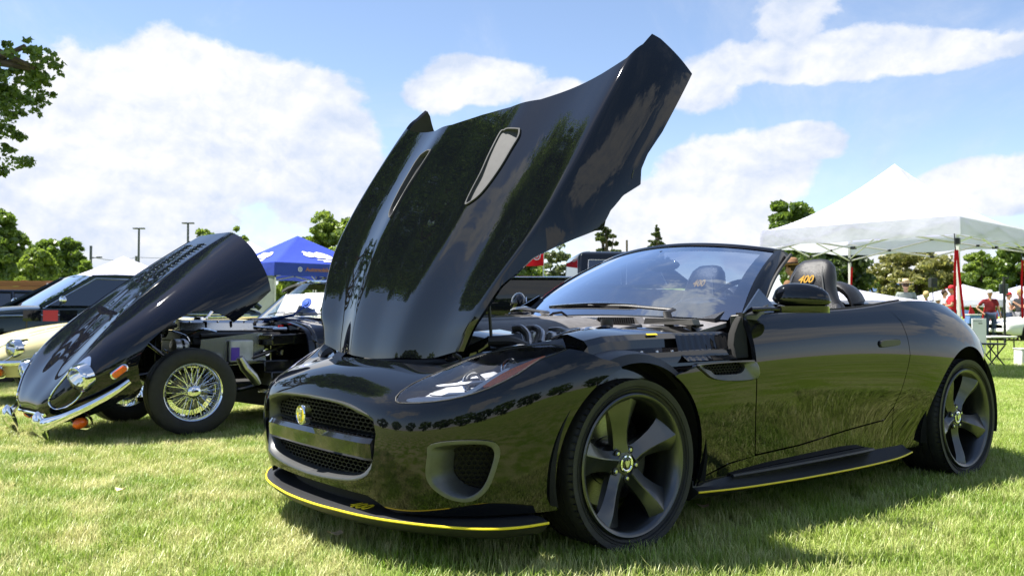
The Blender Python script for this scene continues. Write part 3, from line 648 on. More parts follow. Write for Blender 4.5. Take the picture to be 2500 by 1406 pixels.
    for k in range(29):
        y = -.455+.91*k/28; x = nose_x(y, 0, 0); e = min(1, (0.455-abs(y))/.06+.55)
        rings.append([(x+.035, y, .462), (x+.002, y, .455), (x-.010, y, .437), (x-.004, y, .385), (x+.006, y, .374), (x+.04, y, .372)])
    g.loft(rings); g.obj('grille_bar', 'gloss_black', grille, sharp=30)
    em = G(); c = np.array([-.947, 0, .507]); em.lathe([(0, .012), (.030, .010), (.0335, .006)], c, (-1, 0, 0), 36); eo = em.obj('emblem', 'yellow', grille, label='yellow oval grille emblem with a silver cat face')
    em = G(); em.lathe([(.033, .004), (.036, .013), (.040, .009), (.040, -.02)], c, (-1, 0, 0), 36); em.obj('emblem_ring', 'chrome', eo)
    em = G()
    for poly in ([(-.014, .022), (-.004, .027), (.006, .020), (.016, .024), (.021, .012), (.012, .006), (.002, .008), (-.008, .004), (-.018, .012)],
                 [(-.012, .003), (-.004, .000), (-.007, -.022), (-.014, -.014)], [(.004, .004), (.011, .002), (.014, -.012), (.006, -.026), (.003, -.010)], [(-.003, -.002), (.002, -.001), (.001, -.016), (-.003, -.014)]):
        em.prism([c+np.array([-.0105, -y*1.0, z]) for y, z in poly], (-.004, 0, 0))
    em.obj('emblem_face', 'steel', eo, bevel=.001)
    # ---- corner intakes
    for m in (1, -1):
        fp = smooth_poly(O['FOG'], 4); X = S.ev(fp[:, 0], fp[:, 1]); Nn = S.nrm(fp[:, 0], fp[:, 1])*S_flip; cc = X.mean(0); cn = Nn.mean(0); cn /= np.linalg.norm(cn)
        A = X+Nn*.004; A2 = X+Nn*.014; B = cc+(A2-cc)*.90+cn*.002; B2 = cc+(A2-cc)*.85; 
        # the scoop: inner face slants in from the centre side to a mesh on the outer side
        deep = []
        w_ = (X-cc)@np.array([.62, .78, 0])
        for k, p in enumerate(X):
            q = cc+(p-cc)*np.array([.72, .72, .74]); q = q+np.array([.035, .050, -.005]); deep.append(q-cn*.075)
        rings = [X-Nn*.006, A, A2, B, B2, np.array(deep)*.5+B2*.5+cn*.004, np.array(deep)]
        rings = [np.array(r)*np.array([1, m, 1]) for r in rings]
        g = G(); n = len(fp); V = np.concatenate(rings); F = [[k*n+q, k*n+(q+1) % n, (k+1)*n+(q+1) % n, (k+1)*n+q] for k in range(len(rings)-1) for q in range(n)]; g.add(V, F)
        iv = g.obj('intake_surround', 'grey_trim', T, sharp=50, label='satin grey corner intake surround')
        dp = np.array(deep); dc = dp.mean(0); g = G(); g.prism((dp-cn*.012)*np.array([1, m, 1]), cn*np.array([1, m, 1])*-.01); g.obj('intake_backing', 'under', iv)
        e1 = np.array([-cn[1], cn[0], 0]); e1 /= np.linalg.norm(e1); e2 = np.cross(cn, e1); D2 = np.stack([(dp-dc)@e1, (dp-dc)@e2], 1)
        M3 = np.array([1, m, 1]); g = G(); pt = .021
        for j in range(-9, 10):
            for i in range(-9, 10):
                a = (i+.5*(j % 2))*pt; b = j*pt*.8
                if sdf([(a, b)], D2)[0] < .001: continue
                for ang in (90, 210, 330):
                    d = (e1*math.cos(R(ang))+e2*math.sin(R(ang)))*pt*.5; c0 = dc+e1*a+e2*b+cn*.006; q = np.cross(cn, d); q /= np.linalg.norm(q)
                    g.prism(np.array([c0+q*.002, c0+d+q*.002, c0+d-q*.002, c0-q*.002])*M3, -cn*M3*.01)
        g.obj('intake_mesh', 'grille_dark', iv, smooth=False)['kind'] = 'stuff'
    # ---- headlights
    for m in (1, -1):
        M3 = np.array([1, m, 1])
        P = PM(3.8, 9.4, 3.9, 7, 120, 70).clip(uvp(O['HL'], .012)); 
        lens = panel('headlight', 'glass_clear', T, S, P, .006, off=.0)[0] if m > 0 else None
        if m < 0:
            X_ = PM(3.8, 9.4, 3.9, 7, 120, 70).clip(uvp(O['HL'], .012)); lens = panel('headlight', 'glass_clear', T, S, X_, .006, mirror=True)
            bpy.data.objects.remove(lens[0]); lens = lens[1]
        # housing pan below the lens
        hp = smooth_poly(O['HL'], 2); X = S.ev(hp[:, 0], hp[:, 1]); Nn = S.nrm(hp[:, 0], hp[:, 1])*S_flip; cc = X.mean(0)
        g = G(); rg = [(X-Nn*.004), (X-Nn*.012), cc+(X-cc)*.93-Nn*.045, cc+(X-cc)*.6-np.array([0, 0, .06])]
        rg = [r*M3 for r in rg]; n = len(hp); V = np.concatenate(rg); F = [[k*n+q, k*n+(q+1) % n, (k+1)*n+(q+1) % n, (k+1)*n+q] for k in range(3) for q in range(n)]+[[3*n+q for q in range(n)]]
        g.add(V, F); g.obj('headlight_housing', 'lamp_bowl', lens, sharp=40)
        def inset(key, depth, mat, nm, thick=.008):
            q = smooth_poly(O[key], 2); P_ = PM(q[:, 0].min()-.02, q[:, 0].max()+.02, q[:, 1].min()-.02, q[:, 1].max()+.02, 50, 30).clip(uvp(q))
            r = panel(nm, mat, lens, S, P_, thick, off=-depth*S_flip, mirror=(m < 0))
            if m < 0: bpy.data.objects.remove(r[0])
            return r[-1]
        inset('LED1', .012, 'lamp_white', 'light_strip'); inset('LED2', .02, 'lamp_white', 'light_blade'); inset('LED3', .02, 'lamp_white', 'light_blade'); inset('AMB', .010, 'amber', 'amber_reflector')
        # two projector units
        for (u_, v_, r_) in ((6.1, 5.7, .034), (7.2, 6.15, .030)):
            c = (S.ev(u_, v_)-S.nrm(u_, v_)*S_flip*.045)*M3; g = G(); g.lathe([(0, .012), (r_*.6, .008), (r_*.8, 0)], c, (-.75, .35*m, .35), 24); g.obj('projector_lens', 'glass_clear', lens)
            g = G(); g.lathe([(r_*.8, 0), (r_, .010), (r_*1.12, .012), (r_*1.15, -.03)], c, (-.75, .35*m, .35), 24); g.obj('projector_ring', 'chrome', lens)
        hq = np.concatenate([hp, hp[:1]]); Xr = S.ev(hq[:, 0], hq[:, 1])+S.nrm(hq[:, 0], hq[:, 1])*S_flip*.0; g = G(); g.tube(Xr*M3, .0028, 6, False); g.obj('headlight_seal', 'rubber', lens)
    # ---- splitter with yellow edge and number
    SPL = [(-.955, 0), (-.950, .13), (-.935, .25), (-.912, .39), (-.874, .525), (-.803, .68), (-.722, .80), (-.655, .865), (-.56, .905), (-.448, .915)]
    sp = smooth_poly(SPL, 5, False)
    full = np.concatenate([np.stack([sp[::-1][:, 0], -sp[::-1][:, 1]], 1)[:-1], sp]); ang = np.gradient(full, axis=0); nrm2 = np.stack([ang[:, 1], -ang[:, 0]], 1); nrm2 /= np.linalg.norm(nrm2, axis=1)[:, None]; nrm2 = -nrm2
    if nrm2[len(full)//2][0] > 0: nrm2 = -nrm2
    g = G(); rings = []
    zt = .176
    for p, q in zip(full, nrm2):
        i = p-q*.17; i2 = p-q*.30
        rings.append([(i2[0], i2[1], .215), (i[0], i[1], .190), (p[0]-q[0]*.03, p[1]-q[1]*.03, zt+.012), (p[0], p[1], zt+.004), (p[0]+q[0]*.002, p[1]+q[1]*.002, zt-.004), (p[0]-q[0]*.006, p[1]-q[1]*.006, zt-.012), (p[0]-q[0]*.02, p[1]-q[1]*.02, zt-.030), (p[0]-q[0]*.05, p[1]-q[1]*.05, zt-.045), (i2[0], i2[1], .10)])
    g.loft(rings, cap=True); spo = g.obj('front_splitter', 'satin', T, sharp=35)
    g = G(); g.tube([(p[0]+q[0]*.0025, p[1]+q[1]*.0025, zt) for p, q in zip(full, nrm2)], .0046, 6); g.obj('yellow_stripe', 'yellow', spo)
    put_text('number_lettering', '400', .066, (-.872, .335, .1935), (.26, .965, 0), (.94, -.25, .20), 'yellow', spo, font_shear=.3, bold=.0004, ext=.001)
    g = G(); g.grid([[(-.84+.10*abs(y/.55)**2.2, y, .17), (-.855+.10*abs(y/.55)**2.2, y, .30)] for y in np.linspace(-.55, .55, 25)]); g.obj('chin_recess', 'under', T)
    # dark undertray and wheel housings
    g = G(); g.box((1.3, 0, .22), (3.9, 1.35, .14)); g.box((-.35, 0, .36), (.75, 1.0, .34)); g.box((2.7, 0, .45), (1.0, 1.1, .5)); g.obj('underbody', 'under', T)
    for m in (1, -1):
        for (cx, cz), r in ((HUBF, RF+.025), (HUBR, RR+.02)):
            g = G(); g.lathe([(r*.98, 0), (r, .05), (r, .33)], (cx, m*.58, cz), (0, m, 0), 40, R(-105 if m > 0 else 75), R(105 if m > 0 else 285), up=(1, 0, 0)); g.obj('wheel_arch_liner', 'under', T)
            g = G(); g.prism([(cx+r*math.cos(R(a)), m*.575, cz+r*math.sin(R(a))) for a in range(-20, 201, 10)], (0, -.01*m, 0)); g.obj('wheel_well_wall', 'under', T)
    # ---- wing panel behind the wheel, door, quarter, sill
    P = PM(10, 15, 0, 7, 110, 90).clip(xz(S, O['FSIDE'])).clip(circ(S, *HUBF, RF)).clip(xz(S, O['VENT'], -.001), -1); panel('front_wing', 'black', T, S, P, .02, mirror=True)
    door = list(O['DOOR']); door[-1] = (1.878, .975); door = door+[(.70, .975)]; door[0] = (.719, .90)
    P = PM(12.5, 19, 0.5, 7, 150, 90).clip(xz(S, door)); dr = panel('door', 'black', T, S, P, .022, mirror=True)
    QP = [(1.878, .975), (1.903, .938)]+O['DOOR'][::-1][1:7]
    QP = [(1.878, 1.05), (1.880, .975), (1.903, .938), (1.965, .87), (1.979, .781), (1.984, .694), (1.958, .612), (1.931, .505), (1.893, .432), (1.93, .20), (2.0, .18), (4, .18), (4, 1.05)]
    P = PM(16, 26, 0, 7, 260, 96)
    P.clip(lambda uv: np.where(uv[:, 0] < 22, xz(S, QP)(uv), 1)).clip(circ(S, *HUBR, RR)); panel('rear_quarter_panel', 'black', T, S, P, .02, mirror=True)
    SL = [(.37, .19), (.40, .231), (.58, .272), (.764, .289), (1.092, .302), (1.514, .342), (1.83, .366), (1.856, .396), (1.893, .428), (1.93, .20), (1.94, .19)]
    P = PM(11, 19, 0, 7, 160, 90).clip(xz(S, SL)); panel('sill', 'black', T, S, P, .02, mirror=True)
    for m, d in ((1, dr[0]), (-1, dr[1])):
        M3 = np.array([1, m, 1])
        # inner door skin and top
        g = G(); us = np.linspace(13.72, 17.85, 30); X = S.ev(us, np.full(30, 7.0)); rows = [X*M3, (X+np.array([0, -.028, .006]))*M3, (X+np.array([0, -.06, .002]))*M3, (X+np.array([0, -.085, -.03]))*M3, (X+np.array([0, -.10, -.30]))*M3]
        g.grid(np.stack(rows, 1)); g.obj('door_card', 'leather', d)
        # window seal slit
        g = G(); g.tube((X+np.array([0, -.03, .009]))*M3, .004, 6); g.obj('window_seal', 'rubber', d)
        hl = smooth_poly(O['HANDLE'], 4); hc = hl.mean(0); yy = lambda x, z: float(.921+.0*x)
        X0 = [(x, yy(x, z)*m, z) for x, z in hl]; g = G(); g.loft([X0, [(x, (yy(x, z)+.009)*m, z) for x, z in hl], [((x-hc[0])*.96+hc[0], (yy(x, z)+.013)*m, (z-hc[1])*.86+hc[1]) for x, z in hl]]); g.obj('door_handle', 'satin', d, sharp=40)
        # mirror on a stalk
        mr_ = G(); c = np.array([.945, 1.0, .972]); ax = np.array([[.80, .60*1.0, 0], [-.60, .80, 0], [0, 0, 1.0]])
        rings = []
        for t in np.linspace(-1, 1, 19):
            w_ = .125*t; k_ = max(1e-3, 1-abs(t)**2.6)**.5; sh = .5+.5*t
            ring = []
            for q in range(20):
                a = 2*math.pi*q/20; zz = math.sin(a); xx = math.cos(a)
                rz = (.078 if zz > 0 else .034)*k_*(1.0-.10*sh); rx = (.055 if xx < 0 else .045)*k_
                ring.append(((c+np.array([.62, .78, 0])*w_*1.0+np.array([.78, -.62, 0])*xx*rx+np.array([0, 0, 1])*(zz*rz-.012*sh))*M3))
            rings.append(ring)
        mr_.loft(rings); mo = mr_.obj('door_mirror', 'black', d, sharp=60)
        g = G(); rings = []
        for t in np.linspace(-1, 1, 15):
            w_ = .118*t; k_ = max(1e-3, 1-abs(t)**3)**.5
            rings.append([((c+np.array([.62, .78, 0])*w_+np.array([.78, -.62, 0])*xx*.043*k_+np.array([0, 0, zz]))*M3) for xx, zz in ((-1, -.042), (-.8, -.062), (.8, -.062), (1, -.042), (1, -.032), (-1, -.032))])
        g.loft(rings); g.obj('mirror_base', 'gloss_black', mo, sharp=40)
        g = G(); g.tube([(.80, .845*m, .925), (.85, .90*m, .928), (.93, .97*m, .925)], [.024, .018, .022], 10, sq=(1.3, .55)); g.obj('mirror_stalk', 'gloss_black', mo)
        g = G(); o_ = c+np.array([.78, -.62, 0])*.040; e1 = np.array([.62, .78, 0]); poly = [(-.08, -.018), (-.085, .012), (-.05, .040), (.04, .034), (.082, .008), (.08, -.022)]
        g.prism([(o_+e1*a+np.array([0, 0, b]))*M3 for a, b in poly], np.array([.78, -.62, 0])*.006*M3); g.obj('mirror_glass', 'mirror', mo)
        g = G(); g.prism([(p[0], p[1]*m, p[2]) for p in [(.73, .85, .905), (1.0, .845, .915), (.93, .79, 1.02)]], (0, -.008*m, 0)); g.obj('quarter_glass', 'glass_dark', d)
    # ---- vent in the wing
    for m in (1, -1):
        M3 = np.array([1, m, 1]); vo = smooth_poly(O['VENT'], 3); vi = np.array(O['VIN']); vi = smooth_poly(vi, 4)
        k = len(vo); vi2 = np.array([vi[int(np.argmin(((vi-p)**2).sum(1)))] for p in vo]); y0 = .931
        g = G(); rg = [[(x, (y0-.012)*m, z) for x, z in vo], [(x, (y0+.004)*m, z) for x, z in vo], [((x*.9+a*.1), (y0+.008)*m, (z*.9+b*.1)) for (x, z), (a, b) in zip(vo, vi2)], [(a, (y0-.002)*m, b) for a, b in vi2], [(a, (y0-.035)*m, b) for a, b in vi2]]
        n = k; V = np.array([p for r in rg for p in r]); F = [[a*n+q, a*n+(q+1) % n, (a+1)*n+(q+1) % n, (a+1)*n+q] for a in range(4) for q in range(n)]; g.add(V, F); vt = g.obj('side_vent', 'grey_trim', T, sharp=40)
        g = G(); g.prism([(x, (y0-.036)*m, z) for x, z in vi], (0, -.01*m, 0)); g.obj('vent_backing', 'under', vt)
        g = G()
        for j in range(-6, 7):
            for i in range(-14, 15):
                a = .51+(i+.5*(j % 2))*.02; b = .678+j*.0115
                if sdf([(a, b)], vi)[0] < 0: continue
                for ang in (90, 210, 330):
                    d_ = np.array([math.cos(R(ang))*.0115, 0, math.sin(R(ang))*.0078]); c0 = np.array([a, y0-.018, b]); q = np.array([-d_[2], 0, d_[0]]); q /= np.linalg.norm(q)
                    g.prism(np.array([c0+q*.0014, c0+d_+q*.0014, c0+d_-q*.0014, c0-q*.0014])*M3, (0, -.008*m, 0))
        g.obj('vent_mesh', 'grille_dark', vt, smooth=False)['kind'] = 'stuff'
    # ---- side skirt with yellow edge
    for m in (1, -1):
        SK = [(.36, .905, .180), (.6, .938, .176), (.95, .952, .172), (1.3, .955, .171), (1.6, .953, .173), (1.85, .945, .179), (2.03, .920, .189)]
        sk = smooth_poly(SK, 5, False); g = G(); rings = []
        for x, y, z in sk:
            rings.append([(x, .80*m, .235), (x, .872*m, .222), (x, (y-.03)*m, z+.016), (x, (y-.002)*m, z+.006), (x, y*m, z-.003), (x, (y-.012)*m, z-.012), (x, .86*m, z-.035), (x, .78*m, .12)])
        g.loft(rings); s_ = g.obj('side_skirt', 'satin', T, sharp=30)
        g = G(); g.tube([(x, (y+.001)*m, z+.001) for x, y, z in sk], .0042, 6); g.obj('yellow_stripe', 'yellow', s_)
        g = G(); g.loft([[(x, .878*m, z0+.004), (x, (y1)*m, z0+.004), (x, (y1+.004)*m, z0-.004), (x, .885*m, z0-.03)] for x, y1, z0 in [(.60, .892, .222), (.9, .915, .228), (1.3, .928, .235), (1.55, .932, .240), (1.66, .922, .240), (1.68, .890, .236)]]); g.obj('skirt_blade', 'satin', s_, sharp=30)
    # ---- bonnet
    P = PM(0, 14, 0, 12, 190, 190)
    be = list(O['BONE']); poly = [(1.02, -1), (1.00, 0), (1.0, 2.83), (1.09, 4.87), (1.13, 6.93)]+be+[(10.62, -1)]
    P.clip(uvp(poly)); P.clip(uvp(smooth_poly(O['BVENT'], 4)), -1)
    bonnet = panel('bonnet', 'black', T, S_BON, P, .018, both=True, inner=True)[0]
    bn = -1 if S_BON.nrm(np.array([5.0]), np.array([3.0]))[0][0] > 0 else 1
    for m in (1, -1):
        M3 = np.array([1, m, 1]); vp = smooth_poly(O['BVENT'], 4); X = S_BON.ev(vp[:, 0], vp[:, 1]); Nn = S_BON.nrm(vp[:, 0], vp[:, 1])*bn; cc = X.mean(0); n = len(vp)
        ys = X[:, 1]; ymin, ymax = ys.min(), ys.max()
        A = X+Nn*.001; B = X+Nn*.007; C_ = cc+(B-cc)*np.array([.965, .88, .965]); 
        t = ((C_[:, 1]-ymin)/(ymax-ymin))[:, None]; D = C_-Nn*(.004+.034*t)
        g = G(); rg = [r*M3 for r in (X-Nn*.01, B, C_, D)]; V = np.concatenate(rg); F = [[k*n+q, k*n+(q+1) % n, (k+1)*n+(q+1) % n, (k+1)*n+q] for k in range(3) for q in range(n)]+[[3*n+q for q in range(n)]]; g.add(V, F)
        vo = g.obj('bonnet_vent', 'vent_grey', bonnet, sharp=30)
        # dark slot along the outer edge of the blade
        lo = D[D[:, 1] > ymin+.60*(ymax-ymin)]; o_ = np.argsort(lo[:, 2]); lo = lo[o_]
        g = G(); g.tube((lo[::max(1, len(lo)//12)]+np.array([-.006, -.006, .004]))*M3, .007, 6); g.obj('vent_slot', 'plastic_dark', vo)
    # leaping cat badge near the lower rear corner
    for m in (1,):
        c = S_BON.ev(8.49, 11.32); nn = S_BON.nrm(8.49, 11.32)*bn; e1 = S_BON.ev(8.9, 11.32)-S_BON.ev(8.1, 11.32); e1 /= np.linalg.norm(e1); e2 = np.cross(nn, e1)
        if e2[2] < 0: e2 = -e2
        g = G(); cat = [(a_*.7, b_*.55) for a_, b_ in ((-.030, -.004), (-.018, -.001), (-.006, .004), (.004, .003), (.014, .009), (.020, .006), (.024, .010), (.023, .014), (.016, .015), (.006, .012), (-.006, .011), (-.014, .006), (-.022, .004))]
        g.prism([c+nn*.0008+e1*a+e2*b for a, b in cat], nn*.0012); g.obj('bonnet_badge', 'vent_grey', bonnet)
    # ---- inner bulkheads seen under the raised bonnet
    E = lambda *a: a
    return T, dr
conv, conv_doors = convertible()
G.flip = False
# ---------------------------------------------------------------- convertible: wheels, glass, cabin, engine bay
def sheet(f, nu, nv): return np.array([[f(i/nu, j/nv) for j in range(nv+1)] for i in range(nu+1)])
def conv_details(T, doors):
    G.flip = True; S = S_BODY
    for x, ym, Rt, w, rr, rot, hz, fr in ((0, .783, .329, .250, .2714, R(98), .327, True), (2.622, .80, .329, .270, .2714, R(56), .325, False)):
        for m in (1, -1):
            wh = G(); wh.lathe([(0, 0), (.05, 0), (.05, .05)], (x, m*(ym-.08), hz), (0, m, 0), 20); W = wh.obj('wheel', 'under', T)
            tread_tyre(W, (x, m*ym, hz), Rt, w, .2714, m); five_spoke(W, (x, m*ym, hz), rr, w-.008, m, rot if m > 0 else R(180)-rot)
            brake(W, (x, m*(ym-.055), hz), m, .178 if fr else .172, fr)
    # ---- windscreen
    def wsurf(a, b):
        a = 2*a-1; base = np.array([.635+.145*a*a, .79*a, .905-.03*a*a]); top = np.array([1.19+.10*a*a, .615*a, 1.274-.058*a*a])
        p = base+(top-base)*b; p += np.array([-.02, 0, .03])*math.sin(math.pi*b)*.9; return p
    Wg = sheet(wsurf, 40, 20); g = G(); g.grid(Wg); ws = g.obj('windscreen', 'glass', T, sharp=80)
    g = G()
    def off(a, b, d=.006):
        p = wsurf(a, b); du = wsurf(min(a+.01, 1), b)-wsurf(max(a-.01, 0), b); dv = wsurf(a, min(b+.01, 1))-wsurf(a, max(b-.01, 0)); n = np.cross(du, dv); n /= np.linalg.norm(n)
        if n[0] > 0: n = -n
        return p-n*d
    # black ceramic border under the glass
    g.grid([[off(a, b) for b in np.linspace(0, 1, 21)] for a in (0, .02, .045+.0)]); g.grid([[off(a, b) for b in np.linspace(0, 1, 21)] for a in (.955, .98, 1.0)])
    bb = []
    for a in np.linspace(.0, 1, 41):
        e = abs(2*a-1); bb.append([off(a, b*(.10+.22*e**4)) for b in np.linspace(0, 1, 6)])
    g.grid(bb); g.grid([[off(a, b) for b in (.955, .98, 1)] for a in np.linspace(0, 1, 41)]); g.obj('glass_border', 'satin', ws)
    # sun shade band lower edge and rear-view mirror behind the glass
    g = G(); g.ell((1.15, 0, 1.17), (.018, .12, .035)); g.tube([(1.15, 0, 1.18), (1.14, 0, 1.25)], .012, 8); g.obj('rear_view_mirror', 'gloss_black', ws)
    fr = G(); rings = []
    path = [wsurf(1, b) for b in np.linspace(0, 1, 12)]; hdr = [wsurf(a, 1) for a in np.linspace(.97, .03, 24)]; path2 = [wsurf(0, b) for b in np.linspace(1, 0, 12)]
    for k, p in enumerate(path):   # near pillar
        t = k/11; o = np.array([.085-.01*t, .055-.03*t, -.005-.02*t]); i = np.array([.065, -.03, -.035]); rings.append([p+np.array([-.006, .010, .004]), p+np.array([.0, .022, .010])+o*.15, p+o*.6+np.array([0, .010, .012]), p+o, p+o*.8+np.array([.01, -.03, -.03]), p+i, p+np.array([.004, -.004, -.006])])
    fr.loft([[q for q in r] for r in rings]); fr.loft([[q*np.array([1, -1, 1]) for q in r] for r in rings])
    hr = [wsurf(a, 1) for a in np.linspace(0, 1, 41)]; rings = []
    for k, p in enumerate(hr):
        e = abs(k/20-1); w = .085+.03*e**3; dz = -.012*e**2
        rings.append([p+np.array([-.008, 0, .001]), p+np.array([.004, 0, .014]), p+np.array([w*.5, 0, .020+dz*.3]), p+np.array([w, 0, .010+dz]), p+np.array([w+.008, 0, -.004+dz]), p+np.array([w*.6, 0, -.025]), p+np.array([.0, 0, -.012])])
    fr.loft(rings); fo = fr.obj('windscreen_frame', 'black', T, sharp=50)
    for m in (1, -1):
        g = G(); e = path[0]*np.array([1, m, 1]); P = [(.70, .80*m, .90), (.735, .862*m, .905), (.80, .868*m, .905), (.93, .835*m, .95), (1.0, .80*m, .97), (.90, .78*m, .90)]; g.prism(P, (0, 0, -.06)); g.obj('pillar_base', 'satin', fo, bevel=.006)
        g = G(); rr_ = [p*np.array([1, m, 1])+np.array([.082, .04*m, -.012]) for p in path[3:]]; g.tube(rr_, .009, 6); g.obj('pillar_seal', 'rubber', fo)
    # ---- dashboard, wheel, seats, hoops, deck
    g = G(); dash = sheet(lambda a, b: np.array([.72+.42*b, (2*a-1)*.70, .885+.055*math.sin(math.pi*min(b*1.2, 1))-.16*max(0, b-.75)]), 24, 12); g.grid(dash, off=(0, 0, -.05)); d = g.obj('dashboard', 'leather', T, sharp=60)
    g = G(); g.ell((1.06, .37, .955), (.10, .19, .035)); g.obj('binnacle', 'leather', d)
    c = np.array([1.27, .37, .92]); ax = np.array([-.88, 0, .47]); a_, b_, _ = frame(ax); g = G(); q = [c+(a_*math.cos(t)+b_*math.sin(t))*.178 for t in np.linspace(0, 2*math.pi, 41)]; g.tube(q, .014, 10, False); st = g.obj('steering_wheel', 'leather', T)
    g = G()
    for t in (0, 180, 270): g.tube([c, c+(a_*math.cos(R(t))+b_*math.sin(R(t)))*.17], [.022, .014], 8, sq=(1, .5))
    g.lathe([(0, .03), (.05, .025), (.06, 0), (.055, -.02)], c, ax, 24); g.obj('steering_hub', 'satin', st); g = G(); g.tube([c, c-ax*.2], .03, 10); g.obj('steering_column', 'satin', st)
    for m in (1, -1):
        y0 = .385*m; lean = np.array([.30, 0, .954]); fw = np.array([-.954, 0, .30]); o = np.array([1.81, y0, .50]); rings = []
        for s_, wd, th, sh in ((0, .23, .09, 0), (.12, .25, .10, 0), (.26, .265, .10, 0), (.38, .25, .09, .0), (.46, .215, .075, .0), (.52, .165, .07, .012), (.58, .142, .07, .020), (.64, .135, .066, .024), (.70, .118, .052, .022), (.735, .085, .036, .016), (.745, .05, .02, .010)):
            cc = o+lean*s_+fw*sh; r = []
            for k in range(24):
                t = 2*math.pi*k/24; cx_ = math.cos(t); sx = math.sin(t); ex = abs(cx_)**.75*math.copysign(1, cx_); ey = abs(sx)**.75*math.copysign(1, sx)
                dish = -.035*(1-abs(ex))*max(0, 1-s_/.5) if ey > 0 else 0
                r.append(cc+np.array([0, 1, 0])*ex*wd+fw*(ey*th+dish))
            rings.append(r)
        g = G(); g.loft(rings); se = g.obj('seat', 'leather', T, sharp=70)
        for e in (-1, 1):   # piping and side bolsters
            g = G(); g.tube([o+lean*s_+fw*(th+.004)+np.array([0, e*w_, 0]) for s_, w_, th in ((.30, .16, .082), (.42, .145, .066), (.52, .12, .075), (.62, .095, .080), (.70, .072, .060))], .0035, 6); g.obj('seat_piping', 'leather_grey', se)
            g = G(); g.tube([o+lean*s_+fw*f_+np.array([0, e*w_, 0]) for s_, w_, f_ in ((.02, .235, .10), (.15, .25, .13), (.28, .255, .13), (.38, .235, .10), (.45, .20, .06))], [.04, .055, .055, .045, .02], 12); g.obj('seat_bolster', 'leather', se)
        put_text('number_lettering', '400', .062, o+lean*.600+fw*.096, (0, 1, 0), lean, 'yellow_thread', se, font_shear=.3, bold=.0012, ext=.001)
        g = G(); g.box(o+np.array([-.22, 0, -.06]), (.5, .50, .14)); g.obj('seat_cushion', 'leather', se, bevel=.04, seg=3)
        # roll hoop fairing behind the seat
        g = G(); rings = []
        for k in range(15):
            t = math.pi*k/14; y = math.cos(t)*.17; z = .88+.215*math.sin(t)**.8
            rings.append([np.array([x_, y0+y*f, .86+(z-.86)*f]) for x_, f in ((2.12, .93), (2.14, 1.0), (2.20, 1.02), (2.26, .98), (2.29, .86), (2.22, .78), (2.14, .80))])
        g.loft(rings); g.obj('roll_hoop', 'leather', T, sharp=50)
        g = G(); g.grid([[(2.13+.30*a+.0, y0+yy_, .90+.10*(1-a)*math.cos(yy_/.17*1.4)-.0*a) for yy_ in np.linspace(-.17, .17, 9)] for a in np.linspace(0, 1, 7)]); g.obj('hoop_fairing', 'leather', T)
    g = G(); us = np.linspace(17.9, 25.8, 60); X = S.ev(us, np.full(60, 7.0)); rows = []
    for p in X: rows.append([(p[0]-.0*(1-abs(t)), p[1]*t*.999, p[2]+.0*(1-t*t)+.012*(1-t*t)-(.055*max(0, 1-(p[0]-1.9)/.35)*(1-t**6))) for t in np.linspace(-1, 1, 41)])
    g.grid(rows); dk = g.obj('rear_deck', 'black', T, sharp=60)
    g = G(); g.grid([[(2.0+.42*a, y, .928-.02*a+.018*(1-(y/.70)**2)) for y in np.linspace(-.70, .70, 25)] for a in np.linspace(0, 1, 6)], off=(0, 0, -.02)); g.obj('hood_cover', 'tan_roof', T)
    g = G(); g.box((1.45, 0, .35), (1.4, 1.5, .06)); g.box((1.45, 0, .50), (1.2, .22, .30)); g.box((2.05, 0, .62), (.06, 1.5, .56)); g.obj('cabin_floor', 'leather', T)
    # ---- wipers
    def wiper(piv, elbow, m1, m2, tip, nm='wiper'):
        g = G(); g.tube([piv, np.array(piv)*.4+np.array(elbow)*.6+np.array([-.03, 0, .01]), elbow], [.016, .013, .012], 8, sq=(1.5, .6)); g.lathe([(0, .018), (.018, .014), (.022, 0), (.022, -.02)], piv, (0, 0, 1), 16)
        g.tube([elbow, m1, m2], [.013, .012, .008], 8, sq=(1.3, .7)); w = g.obj(nm, 'plastic_dark', T, sharp=40)
        g = G(); P_ = [np.array(m1)*.8+np.array(elbow)*.2, m1, m2, tip]; P_ = smooth_poly([np.array(p)+np.array([.012, 0, -.002]) for p in P_], 5, False); n_ = len(P_); g.tube(P_, [.008+.015*math.sin(math.pi*(.08+.84*k/(n_-1))) for k in range(n_)], 8, sq=(1.0, .8)); g.obj('wiper_blade', 'gloss_black', w, sharp=40)
        return w
    wiper((.545, .585, .872), (.60, .56, .925), (.565, .30, .945), (.545, .06, .950), (.555, -.26, .945))
    wiper((.50, -.20, .885), (.56, -.28, .915), (.60, -.52, .935), (.645, -.66, .935), (.70, -.78, .925))
    # ---- scuttle panel with louvres
    def cowl(a, b):
        y = (2*a-1)*.74; xb = .64+.13*(2*a-1)**2; x = .43+.12*(2*a-1)**2+(xb-.43-.12*(2*a-1)**2)*b; return np.array([x, y, .858+.040*b-.028*(2*a-1)**2+.008*math.sin(a*29)*b*(1-b)])
    g = G(); g.grid(sheet(cowl, 40, 6), off=(0, 0, -.02)); cw = g.obj('scuttle_panel', 'plastic_light', T, sharp=40)
    for (y0, y1, nm) in ((.22, .46, 'scuttle_louvre'),):
        g = G(); g.prism([(.455, y0-.03, .86), (.455, y0, .892), (.455, y1, .892), (.455, y1+.03, .86)], (.05, 0, 0)); b_ = g.obj('louvre_box', 'plastic_light', cw)
        for k in range(17):
            y = y0+(y1-y0)*(k+.5)/17; g = G(); g.box((.452, y, .876), (.012, .0055, .028), [(1, 0, 0), (0, .97, .25), (0, -.25, .97)]); g.obj('louvre', 'plastic_dark', b_)
